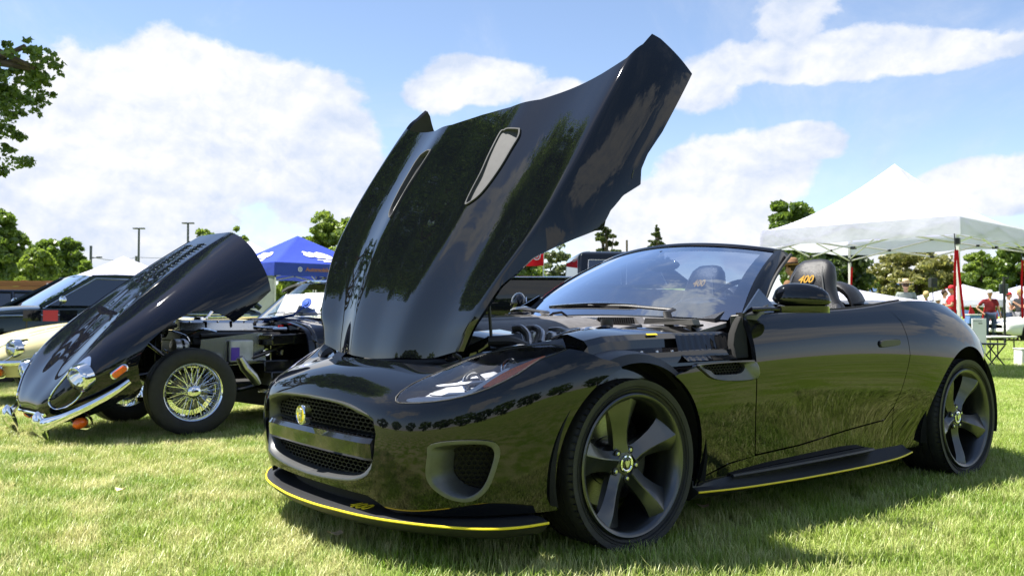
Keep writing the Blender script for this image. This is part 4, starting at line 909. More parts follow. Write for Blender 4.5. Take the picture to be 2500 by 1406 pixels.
    g = G(); g.prism([(.46, -.64, .862), (.46, -.60, .898), (.46, -.30, .904), (.46, -.25, .890), (.46, -.18, .908), (.46, -.10, .895), (.46, .06, .893), (.46, .10, .865)], (.03, 0, 0)); g.obj('scuttle_rib', 'plastic', cw)
    g = G(); g.prism([(.47, .50, .860), (.47, .51, .888), (.53, .73, .882), (.53, .74, .858)], (.07, -.02, 0)); g.obj('scuttle_tray', 'plastic', cw)
    g = G(); g.tube([(.42, -.12, .885), (.44, -.09, .91), (.46, -.05, .915), (.47, -.02, .895)], .007, 8); g.obj('bonnet_latch', 'gloss_black', cw)
    # ---- engine bay
    g = G(); g.box((.05, 0, .66), (1.15, 1.5, .04)); g.box((-.55, 0, .66), (.10, 1.05, .08)); g.box((.62, 0, .74), (.05, 1.4, .24)); g.obj('engine_bay_floor', 'under', T)
    def cover(a, b):
        x = -.36+.80*a; y = (2*b-1)*(.36-.05*a); e = 1-abs(2*b-1)**4; z = .812+.058*e+.022*a+(.008 if .30 < b < .44 or .56 < b < .70 else 0)*(1 if .1 < a < .9 else 0)
        if a < .06: z -= .04*(1-a/.06)
        return np.array([x, y, z])
    g = G(); g.grid(sheet(cover, 40, 40), off=(0, 0, -.04)); ec = g.obj('engine_cover', 'plastic', T, sharp=30)
    for k in range(9): g = G(); g.box((-.20+.055*k, .155, .869+.0015*k), (.026, .009, .004)); g.obj('cover_slot', 'plastic_dark', ec)
    g = G(); g.tube([(-.26, .07, .868), (.1, .10, .878), (.38, .12, .888)], .005, 6); g.tube([(-.26, -.07, .868), (.1, -.10, .878), (.38, -.12, .888)], .005, 6); g.obj('cover_rib', 'plastic', ec)
    g = G(); g.prism([(.10, .36, .842), (.44, .33, .856), (.50, .62, .850), (.36, .68, .838), (.12, .60, .826), (.04, .47, .828)], (0, 0, -.05)); g.obj('side_cover', 'plastic_light', T, bevel=.006)
    g = G(); g.prism([(.10, -.36, .842), (.44, -.33, .856), (.50, -.62, .850), (.36, -.68, .838), (.12, -.60, .826), (.04, -.47, .828)], (0, 0, -.05)); g.obj('side_cover', 'plastic_light', T, bevel=.006)
    g = G(); g.lathe([(0, .02), (.028, .02), (.03, 0), (.022, -.03)], (.30, .44, .862), (0, 0, 1), 20); g.obj('filler_cap', 'satin', T)
    g = G(); rings = []
    for x, y0, y1, z in ((-.47, .30, .46, .785), (-.42, .24, .52, .822), (-.27, .26, .54, .832), (-.22, .30, .50, .82)): rings.append([(x, y0, z-.07), (x, y0, z), (x, (y0+y1)/2, z+.01), (x, y1, z-.005), (x, y1+.02, z-.05), (x, y1, z-.09)])
    g.loft(rings); g.obj('air_box', 'gloss_black', T, sharp=40)
    g = G(); rings = [[(x, -y, z) for x, y, z in r] for r in rings]; g.loft(rings); g.obj('air_box', 'gloss_black', T, sharp=40)
    for k, (pp, r, mt) in enumerate((([(-.20, .40, .815), (-.185, .43, .818), (-.18, .47, .79), (-.185, .49, .75)], .016, 'alu'), ([(-.15, .40, .815), (-.12, .44, .82), (-.13, .50, .80), (-.16, .53, .76)], .014, 'alu'), ([(-.02, .42, .81), (.0, .47, .812), (.03, .51, .79)], .011, 'alu'),
          ([(-.10, .52, .775), (-.02, .53, .80), (.08, .50, .812)], .006, 'gloss_black'), ([(.05, .50, .79), (.10, .54, .815), (.16, .56, .79)], .009, 'chrome'), ([(.12, .52, .80), (.17, .57, .822), (.23, .58, .79)], .008, 'gloss_black'), ([(-.42, .52, .77), (-.34, .56, .77), (-.27, .57, .745)], .022, 'plastic_dark'), ([(-.3, .58, .73), (-.1, .62, .75), (.1, .64, .76)], .012, 'plastic_dark'))):
        g = G(); g.tube(smooth_poly([(p_[0], p_[1], p_[2]+.028) for p_ in pp], 6, False), r, 10); g.obj('hose' if mt != 'alu' else 'coolant_pipe', mt, T)
    for (x, y, z, r) in ((-.14, .46, .79, .02), (-.05, .47, .785, .024), (.03, .455, .79, .017), (.10, .47, .80, .015)): g = G(); g.lathe([(0, .02), (r*.7, .02), (r, .01), (r, -.03)], (x, y, z+.025), (0, .3, 1), 14); g.obj('engine_fitting', 'alu', T)
    g = G(); g.box((-.02, .47, .76), (.40, .10, .05)); g.box((.20, .50, .775), (.12, .10, .05), taper=.8); g.obj('cam_cover', 'alu', T, bevel=.012)
    for m in (1, -1):
        M3 = np.array([1, m, 1]); g = G(); rings = []
        for x, w_, zz in ((-.13, -.02, -.05), (-.11, -.01, -.022), (-.02, 0, -.006), (.15, 0, 0), (.3, .005, .002), (.45, .01, .004), (.60, .012, .006), (.72, .012, .006)):
            rings.append([np.array(p)*M3 for p in [(x, .52+w_, .60), (x, .545+w_, .800+zz), (x, .60+w_, .842+zz), (x, .645+w_, .846+zz), (x, .74+w_, .822+zz), (x, .765+w_, .80+zz), (x, .772+w_, .765+zz), (x, .80+w_, .752+zz), (x, .825+w_, .748+zz), (x, .835+w_, .72+zz), (x, .84+w_, .60)]])
        g.loft(rings); ap = g.obj('inner_wing', 'gloss_black', T, sharp=24)
        for k in range(7): g = G(); g.lathe([(0, .006), (.006, .005), (.008, 0), (.008, -.006)], (-.05+.09*k, (.812 if True else 0)*m, .752), (0, 0, 1), 8); g.obj('bolt', 'steel', ap)
        # plate over the arch
        g = G(); pts = []
        for a in np.linspace(38, 112, 19): pts.append([(HX+rr_*math.cos(R(a)), y*m, .327+rr_*math.sin(R(a))) for HX, rr_, y in ((0, .392, .925), (0, .400, .918), (0, .425, .90), (0, .435, .86), (0, .437, .80))])
        g.grid(pts); g.obj('arch_plate', 'satin', T, sharp=35)
        # ribbed bulkhead panel ahead of the door
        g = G(); pts = []
        for k in range(33):
            x = .34+.39*k/32; rib = .0012*math.sin(k*1.9); pts.append([(x, (.785+rib)*m, .822), (x, (.802+rib)*m, .812), (x, (.822+rib)*m, .745), (x, .872*m, .712)])
        g.grid(pts); g.obj('bulkhead_panel', 'black', T, sharp=60)
        g = G(); g.prism([(.70, .84*m, .865), (.715, .85*m, .895), (.732, .852*m, .895), (.732, .868*m, .85), (.732, .875*m, .77), (.732, .88*m, .713), (.655, .87*m, .713), (.665, .84*m, .77), (.68, .835*m, .82)], (0, -.03*m, 0)); g.obj('hinge_pillar', 'under', T, bevel=.006)
        g = G(); g.box((.735, .84*m, .66), (.03, .03, .5)); g.obj('door_jamb', 'under', T)
        # wing inner rail behind the headlight
        g = G(); rl = smooth_poly([(-.62, .46, .695), (-.52, .55, .735), (-.42, .63, .775), (-.33, .70, .79), (-.26, .74, .80)], 5, False); g.loft([[(x, (y-.07)*m, z-.02), (x, (y-.03)*m, z+.004), (x, (y+.008)*m, z+.003), (x, (y+.01)*m, z-.03)] for x, y, z in rl], closed=True); g.obj('headlight_rail', 'gloss_black', T, sharp=40)
        g = G(); g.tube([(-.40, .52*m, .775), (-.405, .50*m, 1.02)], .0065, 10); g.tube([(-.405, .50*m, .93), (-.408, .495*m, 1.18)], .004, 8); g.obj('bonnet_strut', 'black_metal', T)
        g = G(); g.tube([(-.54, .52*m, .70), (-.55, .52*m, .74), (-.575, .51*m, .755)], .008, 8); g.obj('bonnet_hinge', 'satin', T)
    g = G(); g.tube([(.28, .55, .835), (.38, .57, .85)], .012, 8); g.obj('brake_reservoir', 'plastic_dark', T)
    g = G(); g.prism([(.22, .75, .8225), (.28, .75, .8225), (.28, .759, .817), (.22, .758, .817)], (0, .002, .002)); g.obj('warning_sticker', 'yellow', T)
    G.flip = False
conv_details(conv, conv_doors)
# ---------------------------------------------------------------- ground, grass
def mixrgb(nt, fac, a, b):
    n = nt.nodes.new('ShaderNodeMix'); n.data_type = 'RGBA'
    for v, i in ((fac, 0), (a, 6), (b, 7)):
        if isinstance(v, tuple): n.inputs[i].default_value = (*v, 1) if len(v) == 3 else v
        elif isinstance(v, (int, float)): n.inputs[i].default_value = v
        else: nt.links.new(v, n.inputs[i])
    return n.outputs[2]
def wnoise(nt, scale, detail=4, rough=.55, dist=0, off=(0, 0, 0), lo=.35, hi=.65, stretch=(1, 1, 1)):
    N = nt.nodes.new; L = nt.links.new; g = N('ShaderNodeNewGeometry'); mp = N('ShaderNodeMapping'); L(g.outputs['Position'], mp.inputs[0]); mp.inputs['Location'].default_value = off; mp.inputs['Scale'].default_value = stretch
    n = N('ShaderNodeTexNoise'); L(mp.outputs[0], n.inputs['Vector']); n.inputs['Scale'].default_value = scale; n.inputs['Detail'].default_value = detail; n.inputs['Roughness'].default_value = rough; n.inputs['Distortion'].default_value = dist
    r = N('ShaderNodeMapRange'); L(n.outputs['Fac'], r.inputs[0]); r.inputs[1].default_value = lo; r.inputs[2].default_value = hi; return r.outputs[0]
def grass_colour(nt, blade):
    N = nt.nodes.new; L = nt.links.new
    a = wnoise(nt, .9, 5, .6, .4, (3, 1, 0)); b = wnoise(nt, 3.4, 4, .6, .3, (9, 4, 0), .42, .60); c = wnoise(nt, .22, 3, .5, 0, (1, 8, 0))
    green = mixrgb(nt, a, (.16, .30, .022), (.36, .45, .085)); green = mixrgb(nt, c, green, (.26, .41, .035))
    straw = (.74, .69, .37)
    # drier turf towards the left, greener on the right
    g = N('ShaderNodeNewGeometry'); sp = N('ShaderNodeSeparateXYZ'); L(g.outputs['Position'], sp.inputs[0]); mr = N('ShaderNodeMapRange'); L(sp.outputs[0], mr.inputs[0]); mr.inputs[1].default_value = -2.2; mr.inputs[2].default_value = 2.2; mr.inputs[3].default_value = .72; mr.inputs[4].default_value = .30
    m = N('ShaderNodeMath'); m.operation = 'MULTIPLY'; L(b, m.inputs[0]); L(mr.outputs[0], m.inputs[1])
    if blade:
        ri = N('ShaderNodeNewGeometry'); m2 = N('ShaderNodeMath'); m2.operation = 'MULTIPLY_ADD'; L(ri.outputs['Random Per Island'], m2.inputs[0]); m2.inputs[1].default_value = .75; m2.inputs[2].default_value = -.28
        m3 = N('ShaderNodeMath'); m3.operation = 'ADD'; m3.use_clamp = True; L(m.outputs[0], m3.inputs[0]); L(m2.outputs[0], m3.inputs[1]); col = mixrgb(nt, m3.outputs[0], green, straw)
    else: col = mixrgb(nt, m.outputs[0], green, straw)
    return col
def ground_mat():
    m = principled('lawn_soil', (.1, .15, .03), .95, spec=.1); nt = m.node_tree; b = nt.nodes['Principled BSDF']; L = nt.links.new; N = nt.nodes.new
    col = grass_colour(nt, False); fine = wnoise(nt, 60, 3, .7, 0, (0, 0, 0), .3, .7); c2 = mixrgb(nt, fine, (.30, .30, .30), (.95, .95, .95)); mx = nt.nodes.new('ShaderNodeMix'); mx.data_type = 'RGBA'; mx.blend_type = 'MULTIPLY'; mx.inputs[0].default_value = 1; L(col, mx.inputs[6]); L(c2, mx.inputs[7]); L(mx.outputs[2], b.inputs['Base Color'])
    bp = N('ShaderNodeBump'); bp.inputs['Strength'].default_value = .8; bp.inputs['Distance'].default_value = .03; L(wnoise(nt, 45, 5, .7, 0, (0, 0, 0), 0, 1), bp.inputs['Height']); L(bp.outputs[0], b.inputs['Normal']); return m
def blade_mat():
    m = bpy.data.materials.new('grass_blade'); m.use_nodes = True; nt = m.node_tree; nt.nodes.clear(); N = nt.nodes.new; L = nt.links.new
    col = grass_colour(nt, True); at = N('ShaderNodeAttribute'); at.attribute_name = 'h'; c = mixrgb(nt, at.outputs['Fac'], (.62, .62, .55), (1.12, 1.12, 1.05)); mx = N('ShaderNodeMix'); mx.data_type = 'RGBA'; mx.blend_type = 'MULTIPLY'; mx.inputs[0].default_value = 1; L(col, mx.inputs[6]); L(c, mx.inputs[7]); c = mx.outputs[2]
    d = N('ShaderNodeBsdfDiffuse'); L(c, d.inputs[0]); t = N('ShaderNodeBsdfTranslucent'); L(c, t.inputs[0]); g = N('ShaderNodeBsdfGlossy'); g.inputs['Roughness'].default_value = .42; g.inputs[0].default_value = (.8, .85, .8, 1)
    a = N('ShaderNodeMixShader'); a.inputs[0].default_value = .35; L(d.outputs[0], a.inputs[1]); L(t.outputs[0], a.inputs[2]); f = N('ShaderNodeFresnel'); f.inputs[0].default_value = 1.4; b = N('ShaderNodeMixShader'); b.inputs[0].default_value = .035; L(a.outputs[0], b.inputs[1]); L(g.outputs[0], b.inputs[2])
    o = N('ShaderNodeOutputMaterial'); L(b.outputs[0], o.inputs[0]); return m
def ground():
    V = []; xs = [-900, -120, -40, -20, -10, -5, 0, 5, 10, 20, 40, 120, 900]; ys = [-400, -60, -20, -5, 0, 4, 8, 12, 20, 35, 60, 120, 300, 1500]
    g = G(); g.grid([[(x, y, 0) for y in ys] for x in xs]); o = g.obj('ground', ground_mat(), fix=False); o['kind'] = 'structure'; o['label'] = 'sunlit lawn ground stretching to the trees'
ground()
def grass():
    rs = np.random.RandomState(4); V = []; F = []; K = []; H = []; T = .40; NT = 4
    for k in range(NT):
        n = 1700
        for i in range(n):
            x, y = rs.uniform(-T/2, T/2, 2); clump = rs.rand(); lie = rs.rand() < .30; h = rs.uniform(.028, .056)*(1.35 if clump > .93 else 1); w = rs.uniform(.0009, .0017)*(1 if not lie else .9); a = rs.uniform(0, 2*math.pi); ln = rs.uniform(.15, .9) if not lie else rs.uniform(1.6, 3.0)
            if lie: h *= .36
            dx, dy = math.cos(a), math.sin(a); px, py = -dy*w, dx*w; b = len(V)
            V += [(x-px, y-py, 0), (x+px, y+py, 0), (x+dx*h*ln*.35+px*.8, y+dy*h*ln*.35+py*.8, h*.6), (x+dx*h*ln*.35-px*.8, y+dy*h*ln*.35-py*.8, h*.6), (x+dx*h*ln, y+dy*h*ln, h*(1-.12*min(ln, 1)))]
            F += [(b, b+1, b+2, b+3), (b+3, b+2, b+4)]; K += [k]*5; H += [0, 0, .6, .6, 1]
    nb = len(V); pts = []; rot = []; sc = []; kk = []
    def add(x, y, s): pts.append((x, y, .0)); rot.append(rs.randint(4)*math.pi/2+rs.uniform(-.15, .15)); sc.append(s*rs.uniform(.92, 1.1)); kk.append(10+rs.randint(NT))
    y = 2.7
    while y < 13:
        hw = min(y*.60+.8, 8.6); x = -hw
        while x < hw: add(x+rs.uniform(-.04, .04), y+rs.uniform(-.04, .04), 1.05); x += .37
        y += .37
    while y < 34:
        hw = y*.60+.5; x = -hw
        while x < hw: add(x+rs.uniform(-.1, .1), y+rs.uniform(-.1, .1), 1.9); x += .72
        y += .72
    # strip behind the viewer, seen in the paintwork
    P = V+pts; me = bpy.data.meshes.new('grass'); me.from_pydata(P, [], F)
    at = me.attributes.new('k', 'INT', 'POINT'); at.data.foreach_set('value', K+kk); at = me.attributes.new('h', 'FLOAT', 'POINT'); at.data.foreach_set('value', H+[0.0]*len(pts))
    at = me.attributes.new('rz', 'FLOAT', 'POINT'); at.data.foreach_set('value', [0.0]*nb+rot); at = me.attributes.new('sc', 'FLOAT', 'POINT'); at.data.foreach_set('value', [1.0]*nb+sc)
    me.materials.append(blade_mat()); o = bpy.data.objects.new('grass', me); COL.objects.link(o); o['kind'] = 'stuff'; o['label'] = 'short lawn grass, pale and dry in patches, greener towards the right'
    nt = bpy.data.node_groups.new('grass_scatter', 'GeometryNodeTree'); nt.interface.new_socket('Geometry', in_out='INPUT', socket_type='NodeSocketGeometry'); nt.interface.new_socket('Geometry', in_out='OUTPUT', socket_type='NodeSocketGeometry')
    N = nt.nodes.new; L = nt.links.new; gi = N('NodeGroupInput'); go = N('NodeGroupOutput'); jn = N('GeometryNodeJoinGeometry')
    def attr(nm, ty):
        n = N('GeometryNodeInputNamedAttribute'); n.data_type = ty; n.inputs['Name'].default_value = nm; return n.outputs['Attribute']
    for k in range(NT):
        def sel(v):
            c = N('FunctionNodeCompare'); c.data_type = 'INT'; c.operation = 'EQUAL'; L(attr('k', 'INT'), c.inputs[2]); c.inputs[3].default_value = v
            s = N('GeometryNodeSeparateGeometry'); s.domain = 'POINT'; L(gi.outputs[0], s.inputs[0]); L(c.outputs[0], s.inputs[1]); return s.outputs[0]
        tile = sel(k); mp = N('GeometryNodeMeshToPoints'); L(sel(10+k), mp.inputs[0])
        ip = N('GeometryNodeInstanceOnPoints'); L(mp.outputs[0], ip.inputs['Points']); L(tile, ip.inputs['Instance'])
        cb = N('ShaderNodeCombineXYZ'); L(attr('rz', 'FLOAT'), cb.inputs[2]); L(cb.outputs[0], ip.inputs['Rotation']); L(attr('sc', 'FLOAT'), ip.inputs['Scale']); L(ip.outputs[0], jn.inputs[0])
    L(jn.outputs[0], go.inputs[0]); md = o.modifiers.new('scatter', 'NODES'); md.node_group = nt
grass()
# ---------------------------------------------------------------- distant hills
def hills():
    g = G(); xs = np.linspace(1500, 4600, 60); rows = []
    for x in xs:
        h = (255+45*math.sin(x/420+1)+18*math.sin(x/170)+12*math.sin(x/61+2))*min(1, (x-1500)/500+.05); rows.append([(x, 5200, -5), (x, 5400, h*.6), (x, 5700, h), (x, 6200, -5)])
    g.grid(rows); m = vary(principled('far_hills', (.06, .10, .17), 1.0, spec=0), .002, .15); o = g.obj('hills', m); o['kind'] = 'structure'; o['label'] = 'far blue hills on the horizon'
hills()
# ---------------------------------------------------------------- trees
def leaf_mat(name, c1, c2):
    m = bpy.data.materials.new(name); m.use_nodes = True; nt = m.node_tree; nt.nodes.clear(); N = nt.nodes.new; L = nt.links.new; g = N('ShaderNodeNewGeometry')
    n = wnoise(nt, .55, 3, .5, 0, (0, 0, 0), .35, .65); mm = N('ShaderNodeMath'); mm.operation = 'MULTIPLY_ADD'; L(g.outputs['Random Per Island'], mm.inputs[0]); mm.inputs[1].default_value = .6; a = N('ShaderNodeMath'); a.operation = 'MULTIPLY'; L(n, a.inputs[0]); a.inputs[1].default_value = .4; L(a.outputs[0], mm.inputs[2])
    c = mixrgb(nt, mm.outputs[0], c1, c2); d = N('ShaderNodeBsdfDiffuse'); L(c, d.inputs[0]); t = N('ShaderNodeBsdfTranslucent'); L(mixrgb(nt, .5, c, (c2[0]*1.5, c2[1]*1.5, c2[2])), t.inputs[0])
    x = N('ShaderNodeMixShader'); x.inputs[0].default_value = .48; L(d.outputs[0], x.inputs[1]); L(t.outputs[0], x.inputs[2]); gl = N('ShaderNodeBsdfGlossy'); gl.inputs['Roughness'].default_value = .45; y = N('ShaderNodeMixShader'); y.inputs[0].default_value = .05; L(x.outputs[0], y.inputs[1]); L(gl.outputs[0], y.inputs[2])
    o = N('ShaderNodeOutputMaterial'); L(y.outputs[0], o.inputs[0]); return m
LM = {'green': leaf_mat('leaf_green', (.065, .12, .018), (.17, .25, .04)), 'bright': leaf_mat('leaf_bright_green', (.10, .165, .02), (.24, .32, .055)), 'olive': leaf_mat('leaf_olive', (.15, .165, .05), (.30, .29, .10)), 'dark': leaf_mat('leaf_dark_green', (.03, .06, .014), (.10, .15, .03)), 'pine': leaf_mat('needle_green', (.04, .065, .024), (.11, .14, .045)), 'grey': leaf_mat('leaf_grey_green', (.08, .11, .05), (.18, .21, .10))}
def crown(rs, blobs, n, size, shape='leaf'):
    """leaf faces over the skins of many small clumps; blobs are (centre, radii, clumps)"""
    allp = []; alln = []; wt = sum(b[2]*np.mean(b[1])**1.5 for b in blobs)
    for c, r, k in blobs:
        c = np.array(c, float); r = np.array(r, float)
        for _ in range(int(k*1.8)):
            d = rs.normal(size=3); d /= np.linalg.norm(d); rad = rs.uniform(.25, 1)**.45; cc = c+d*r*rad; cr = r.mean()*rs.uniform(.10, .27); m = max(3, int(n/1.8*r.mean()**1.5/wt*rs.uniform(.5, 1.5)))
            q = rs.normal(size=(m, 3)); q /= np.linalg.norm(q, axis=1)[:, None]; q[:, 2] *= .62; allp.append(cc+q*cr*rs.uniform(.55, 1.08, (m, 1))); alln.append(q+rs.normal(size=(m, 3))*.7)
    P = np.concatenate(allp); Nn = np.concatenate(alln); Nn /= np.linalg.norm(Nn, axis=1)[:, None]; m = len(P)
    up = rs.normal(size=(m, 3)); A = np.cross(Nn, up); A /= np.linalg.norm(A, axis=1)[:, None]; B = np.cross(Nn, A); s = (size*rs.uniform(.6, 1.3, m))[:, None]
    V = np.stack([P-A*s*.5, P+B*s*.34, P+A*s*.55+Nn*s*.12, P-B*s*.34], 1).reshape(-1, 3); F = np.arange(4*m).reshape(-1, 4); return V, F
def raw_mesh(name, V, F, mat):
    me = bpy.data.meshes.new(name); k = F.shape[1]; me.vertices.add(len(V)); me.vertices.foreach_set('co', np.ascontiguousarray(V, dtype=np.float32).ravel()); me.loops.add(F.size); me.loops.foreach_set('vertex_index', F.astype(np.int32).ravel())
    me.polygons.add(len(F)); me.polygons.foreach_set('loop_start', np.arange(0, F.size, k, dtype=np.int32)); me.update(calc_edges=True); me.materials.append(mat); return me
def tree(x, y, h, blobs, mat, label, n=5000, size=.35, name='tree', trunk_r=.22, limbs=7, seed=0, group=None, lean=0, trunk=True):
    """blobs in metres relative to the foot"""
    rs = np.random.RandomState(seed+7); T = thing(name, label, 'tree', (x, y, 0), 0, group)
    V, F = crown(rs, blobs, int(n*1.9), size*.74); link('crown', raw_mesh('crown', V, F, LM[mat]), T)
    g = G(); top = np.array([lean, 0, h*.72]); base = np.array([0, 0, -.1]); mid = (base+top)/2+np.array([rs.uniform(-.3, .3), 0, 0]); g.tube(smooth_poly([base, mid, top], 4, False), [trunk_r*(1-.75*k/8) for k in range(9)], 9)
    for _ in range(limbs):
        c, r, k = blobs[rs.randint(len(blobs))]; e = np.array(c)+rs.uniform(-.6, .6, 3)*np.array(r); s = base+(top-base)*rs.uniform(.35, .9); m_ = (s+e)/2+np.array([0, 0, -.06*h*rs.rand()]); g.tube(smooth_poly([s, m_, e], 4, False), [trunk_r*.38*(1-.8*k/8)+.01 for k in range(9)], 6)
    g.obj('trunk', 'bark', T); return T
# helper: place by a bearing; px is the picture column of the foot, depth in metres
def col_x(px, d): return (px-1250)/2167.05*d
def hgt(py, d): return .8967+(771.3-py)/2167.05*d
def far_tree(px0, px1, pytop, d, mat, label, n, size, seed, pybot=None, blobs=9, name='tree', flat=1.0, group=None, trunk_r=None):
    """a tree whose crown spans the given width at distance d"""
    x0, x1 = col_x(px0, d), col_x(px1, d); zt = hgt(pytop, d); zb = max(.8, (hgt(pybot, d) if pybot else zt*.25)*.55); cx = (x0+x1)/2; w = (x1-x0)/2*1.12; rs = np.random.RandomState(seed); B = [((0, 0, zb+(zt-zb)*.46), (w*.80, w*.72, (zt-zb)*.50*flat), blobs*5)]
    for k in range(blobs):
        a = rs.uniform(-1, 1); t = rs.uniform(-.05, 1); ww = w*(1-.55*abs(t-.42)**1.3); r = w*rs.uniform(.22, .40); B.append(((a*(ww-r*.8), rs.uniform(-.7, .7)*w*.6, zb+(zt-zb)*t*.86), (r, r, r*rs.uniform(.55, .9)), 7))
    return tree(cx, d, zt, B, mat, label, n, size, name, trunk_r or max(.12, w*.06), 8, seed, group)
# big tree out of frame at the left: its boughs reach into the picture and its crown shows in the raised bonnet
rsb = np.random.RandomState(5); B = [((0, 0, 13.5), (5.2, 5.2, 6.2), 190)]
for k in range(26):
    a = rsb.uniform(0, 2*math.pi); t = rsb.uniform(.1, 1); B.append(((math.cos(a)*4.8*math.sin(math.pi*(.2+.7*t)), math.sin(a)*4.8*math.sin(math.pi*(.2+.7*t)), 8+11*t), (1.6, 1.6, 1.1), 9))
for (px, py, r) in ((20, 120, .62), (75, 150, .50), (105, 170, .34), (30, 205, .62), (85, 215, .42), (10, 255, .42), (60, 262, .26), (5, 320, .24), (8, 375, .28), (-40, 170, .9), (-60, 280, .9), (-100, 380, 1.0), (-120, 150, 1.1), (125, 150, .18)):
    d = 16.0; B.append(((col_x(px, d)+15.5, d-16.5, hgt(py, d)), (r, r*1.2, r*.6), 9))
tree(-15.5, 16.5, 19, B, 'green', 'large broadleaf tree at the left edge with leafy boughs hanging into the sky', 190000, .13, 'shade_tree', .42, 26, 3)
far_tree(-70, 62, 505, 46, 'green', 'tall dark green tree at the far left above the timber fence', 9000, .42, 21, 690, 12)
far_tree(40, 135, 600, 40, 'bright', 'rounded light green tree below the tall tree at the far left', 7000, .36, 22, 695, 10)
far_tree(60, 150, 575, 55, 'green', 'mid green tree between the rounded tree and the grey pole', 7000, .45, 23, 690, 9)
far_tree(130, 205, 573, 58, 'green', 'upright green tree left of the bare grey pole', 7000, .45, 24, 690, 9)
far_tree(185, 242, 628, 52, 'green', 'low green tree at the foot of the bare grey pole', 3500, .40, 25, 690, 6)
far_tree(468, 535, 540, 60, 'bright', 'left one of two round treetops above the louvred bonnet', 5000, .42, 26, 660, 7)
far_tree(525, 606, 537, 61, 'bright', 'right one of two round treetops above the louvred bonnet', 6000, .42, 27, 660, 8)
far_tree(728, 905, 512, 44, 'bright', 'leafy green tree behind the blue canopy', 12000, .36, 28, 700, 13)
far_tree(650, 760, 655, 40, 'bright', 'low green bushy tree seen under the blue canopy', 4500, .33, 29, 735, 8)
far_tree(1215, 1330, 600, 30, 'bright', 'low leafy green tree around the red flag', 9000, .22, 30, 712, 12)
far_tree(1318, 1402, 592, 42, 'grey', 'thin grey-green tree beside the black pickup cab', 5000, .24, 31, 705, 10)
far_tree(1870, 2010, 470, 42, 'green', 'large green tree rising behind the white canopy', 12000, .36, 32, 600, 10)
far_tree(1915, 2130, 560, 38, 'dark', 'dark green tree under the left half of the white canopy', 14000, .32, 33, 712, 13)
far_tree(2125, 2350, 598, 46, 'olive', 'sparse olive tree between the two canopy posts', 13000, .28, 34, 735, 14)
far_tree(2075, 2180, 655, 50, 'olive', 'low olive bush below the blue hills', 4500, .30, 35, 735, 8)
far_tree(2345, 2450, 600, 44, 'bright', 'bright green tree right of the near canopy post', 9000, .30, 36, 740, 11)
far_tree(2430, 2560, 560, 48, 'green', 'green tree at the right edge beyond the canopy', 9000, .34, 37, 740, 11)
far_tree(2230, 2300, 690, 60, 'bright', 'small green treetop far behind the speaker', 2500, .4, 38, 740, 5)
# conifers
def conifer(px, pytop, d, w, label, seed, n, name='pine_tree', pybot=640):
    rs = np.random.RandomState(seed); x = col_x(px, d); zt = hgt(pytop, d); zb = hgt(pybot, d); B = []
    for k in range(26):
        t = rs.uniform(0, 1)**.8; a = rs.uniform(0, 2*math.pi); rr = w*(1-t*.85)*rs.uniform(.4, 1); B.append(((math.cos(a)*rr, math.sin(a)*rr, zb+(zt-zb)*t), (w*.26*(1-.6*t), w*.26*(1-.6*t), w*.06), 5))
    B.append(((0, 0, zt-.3), (.12*w, .12*w, .5), 5)); T = tree(x, d, zt*1.36, B, 'pine', label, n, .22, name, .16, 22, seed); return T
conifer(1480, 552, 48, 1.25, 'dark pine with layered branches above the windscreen', 51, 5000); conifer(1603, 556, 60, .95, 'thin conifer top above the middle of the windscreen frame', 52, 2600)
# unseen trees added behind the viewer so the doors reflect a dark band
for k, (x, y, h, mat) in enumerate(((-22, -38, 9, 'green'), (-11, -42, 8, 'dark'), (-1, -40, 9, 'green'), (9, -42, 8, 'dark'), (19, -40, 9, 'green'), (30, -36, 8, 'dark'), (39, -26, 9, 'green'), (46, -14, 8, 'dark'), (50, -1, 9, 'green'), (-32, -30, 9, 'dark'), (-40, -18, 9, 'green'), (-43, -5, 9, 'dark'), (-42, 8, 8, 'green'))):
    pos = ['straight behind the viewer'][0]
    tree(x, y, h, [((0, 0, h*.42), (5.6, 5.0, h*.40), 46), ((2.5, 1, h*.6), (3, 3, 2.2), 10), ((-2.6, -1, h*.5), (3, 3, 2.2), 10)], mat, 'broad unseen tree out of frame, one of a row added so the black paintwork mirrors a dark band', 4500, .6, 'tree', .25, 6, 70+k, 'unseen trees added behind the viewer')
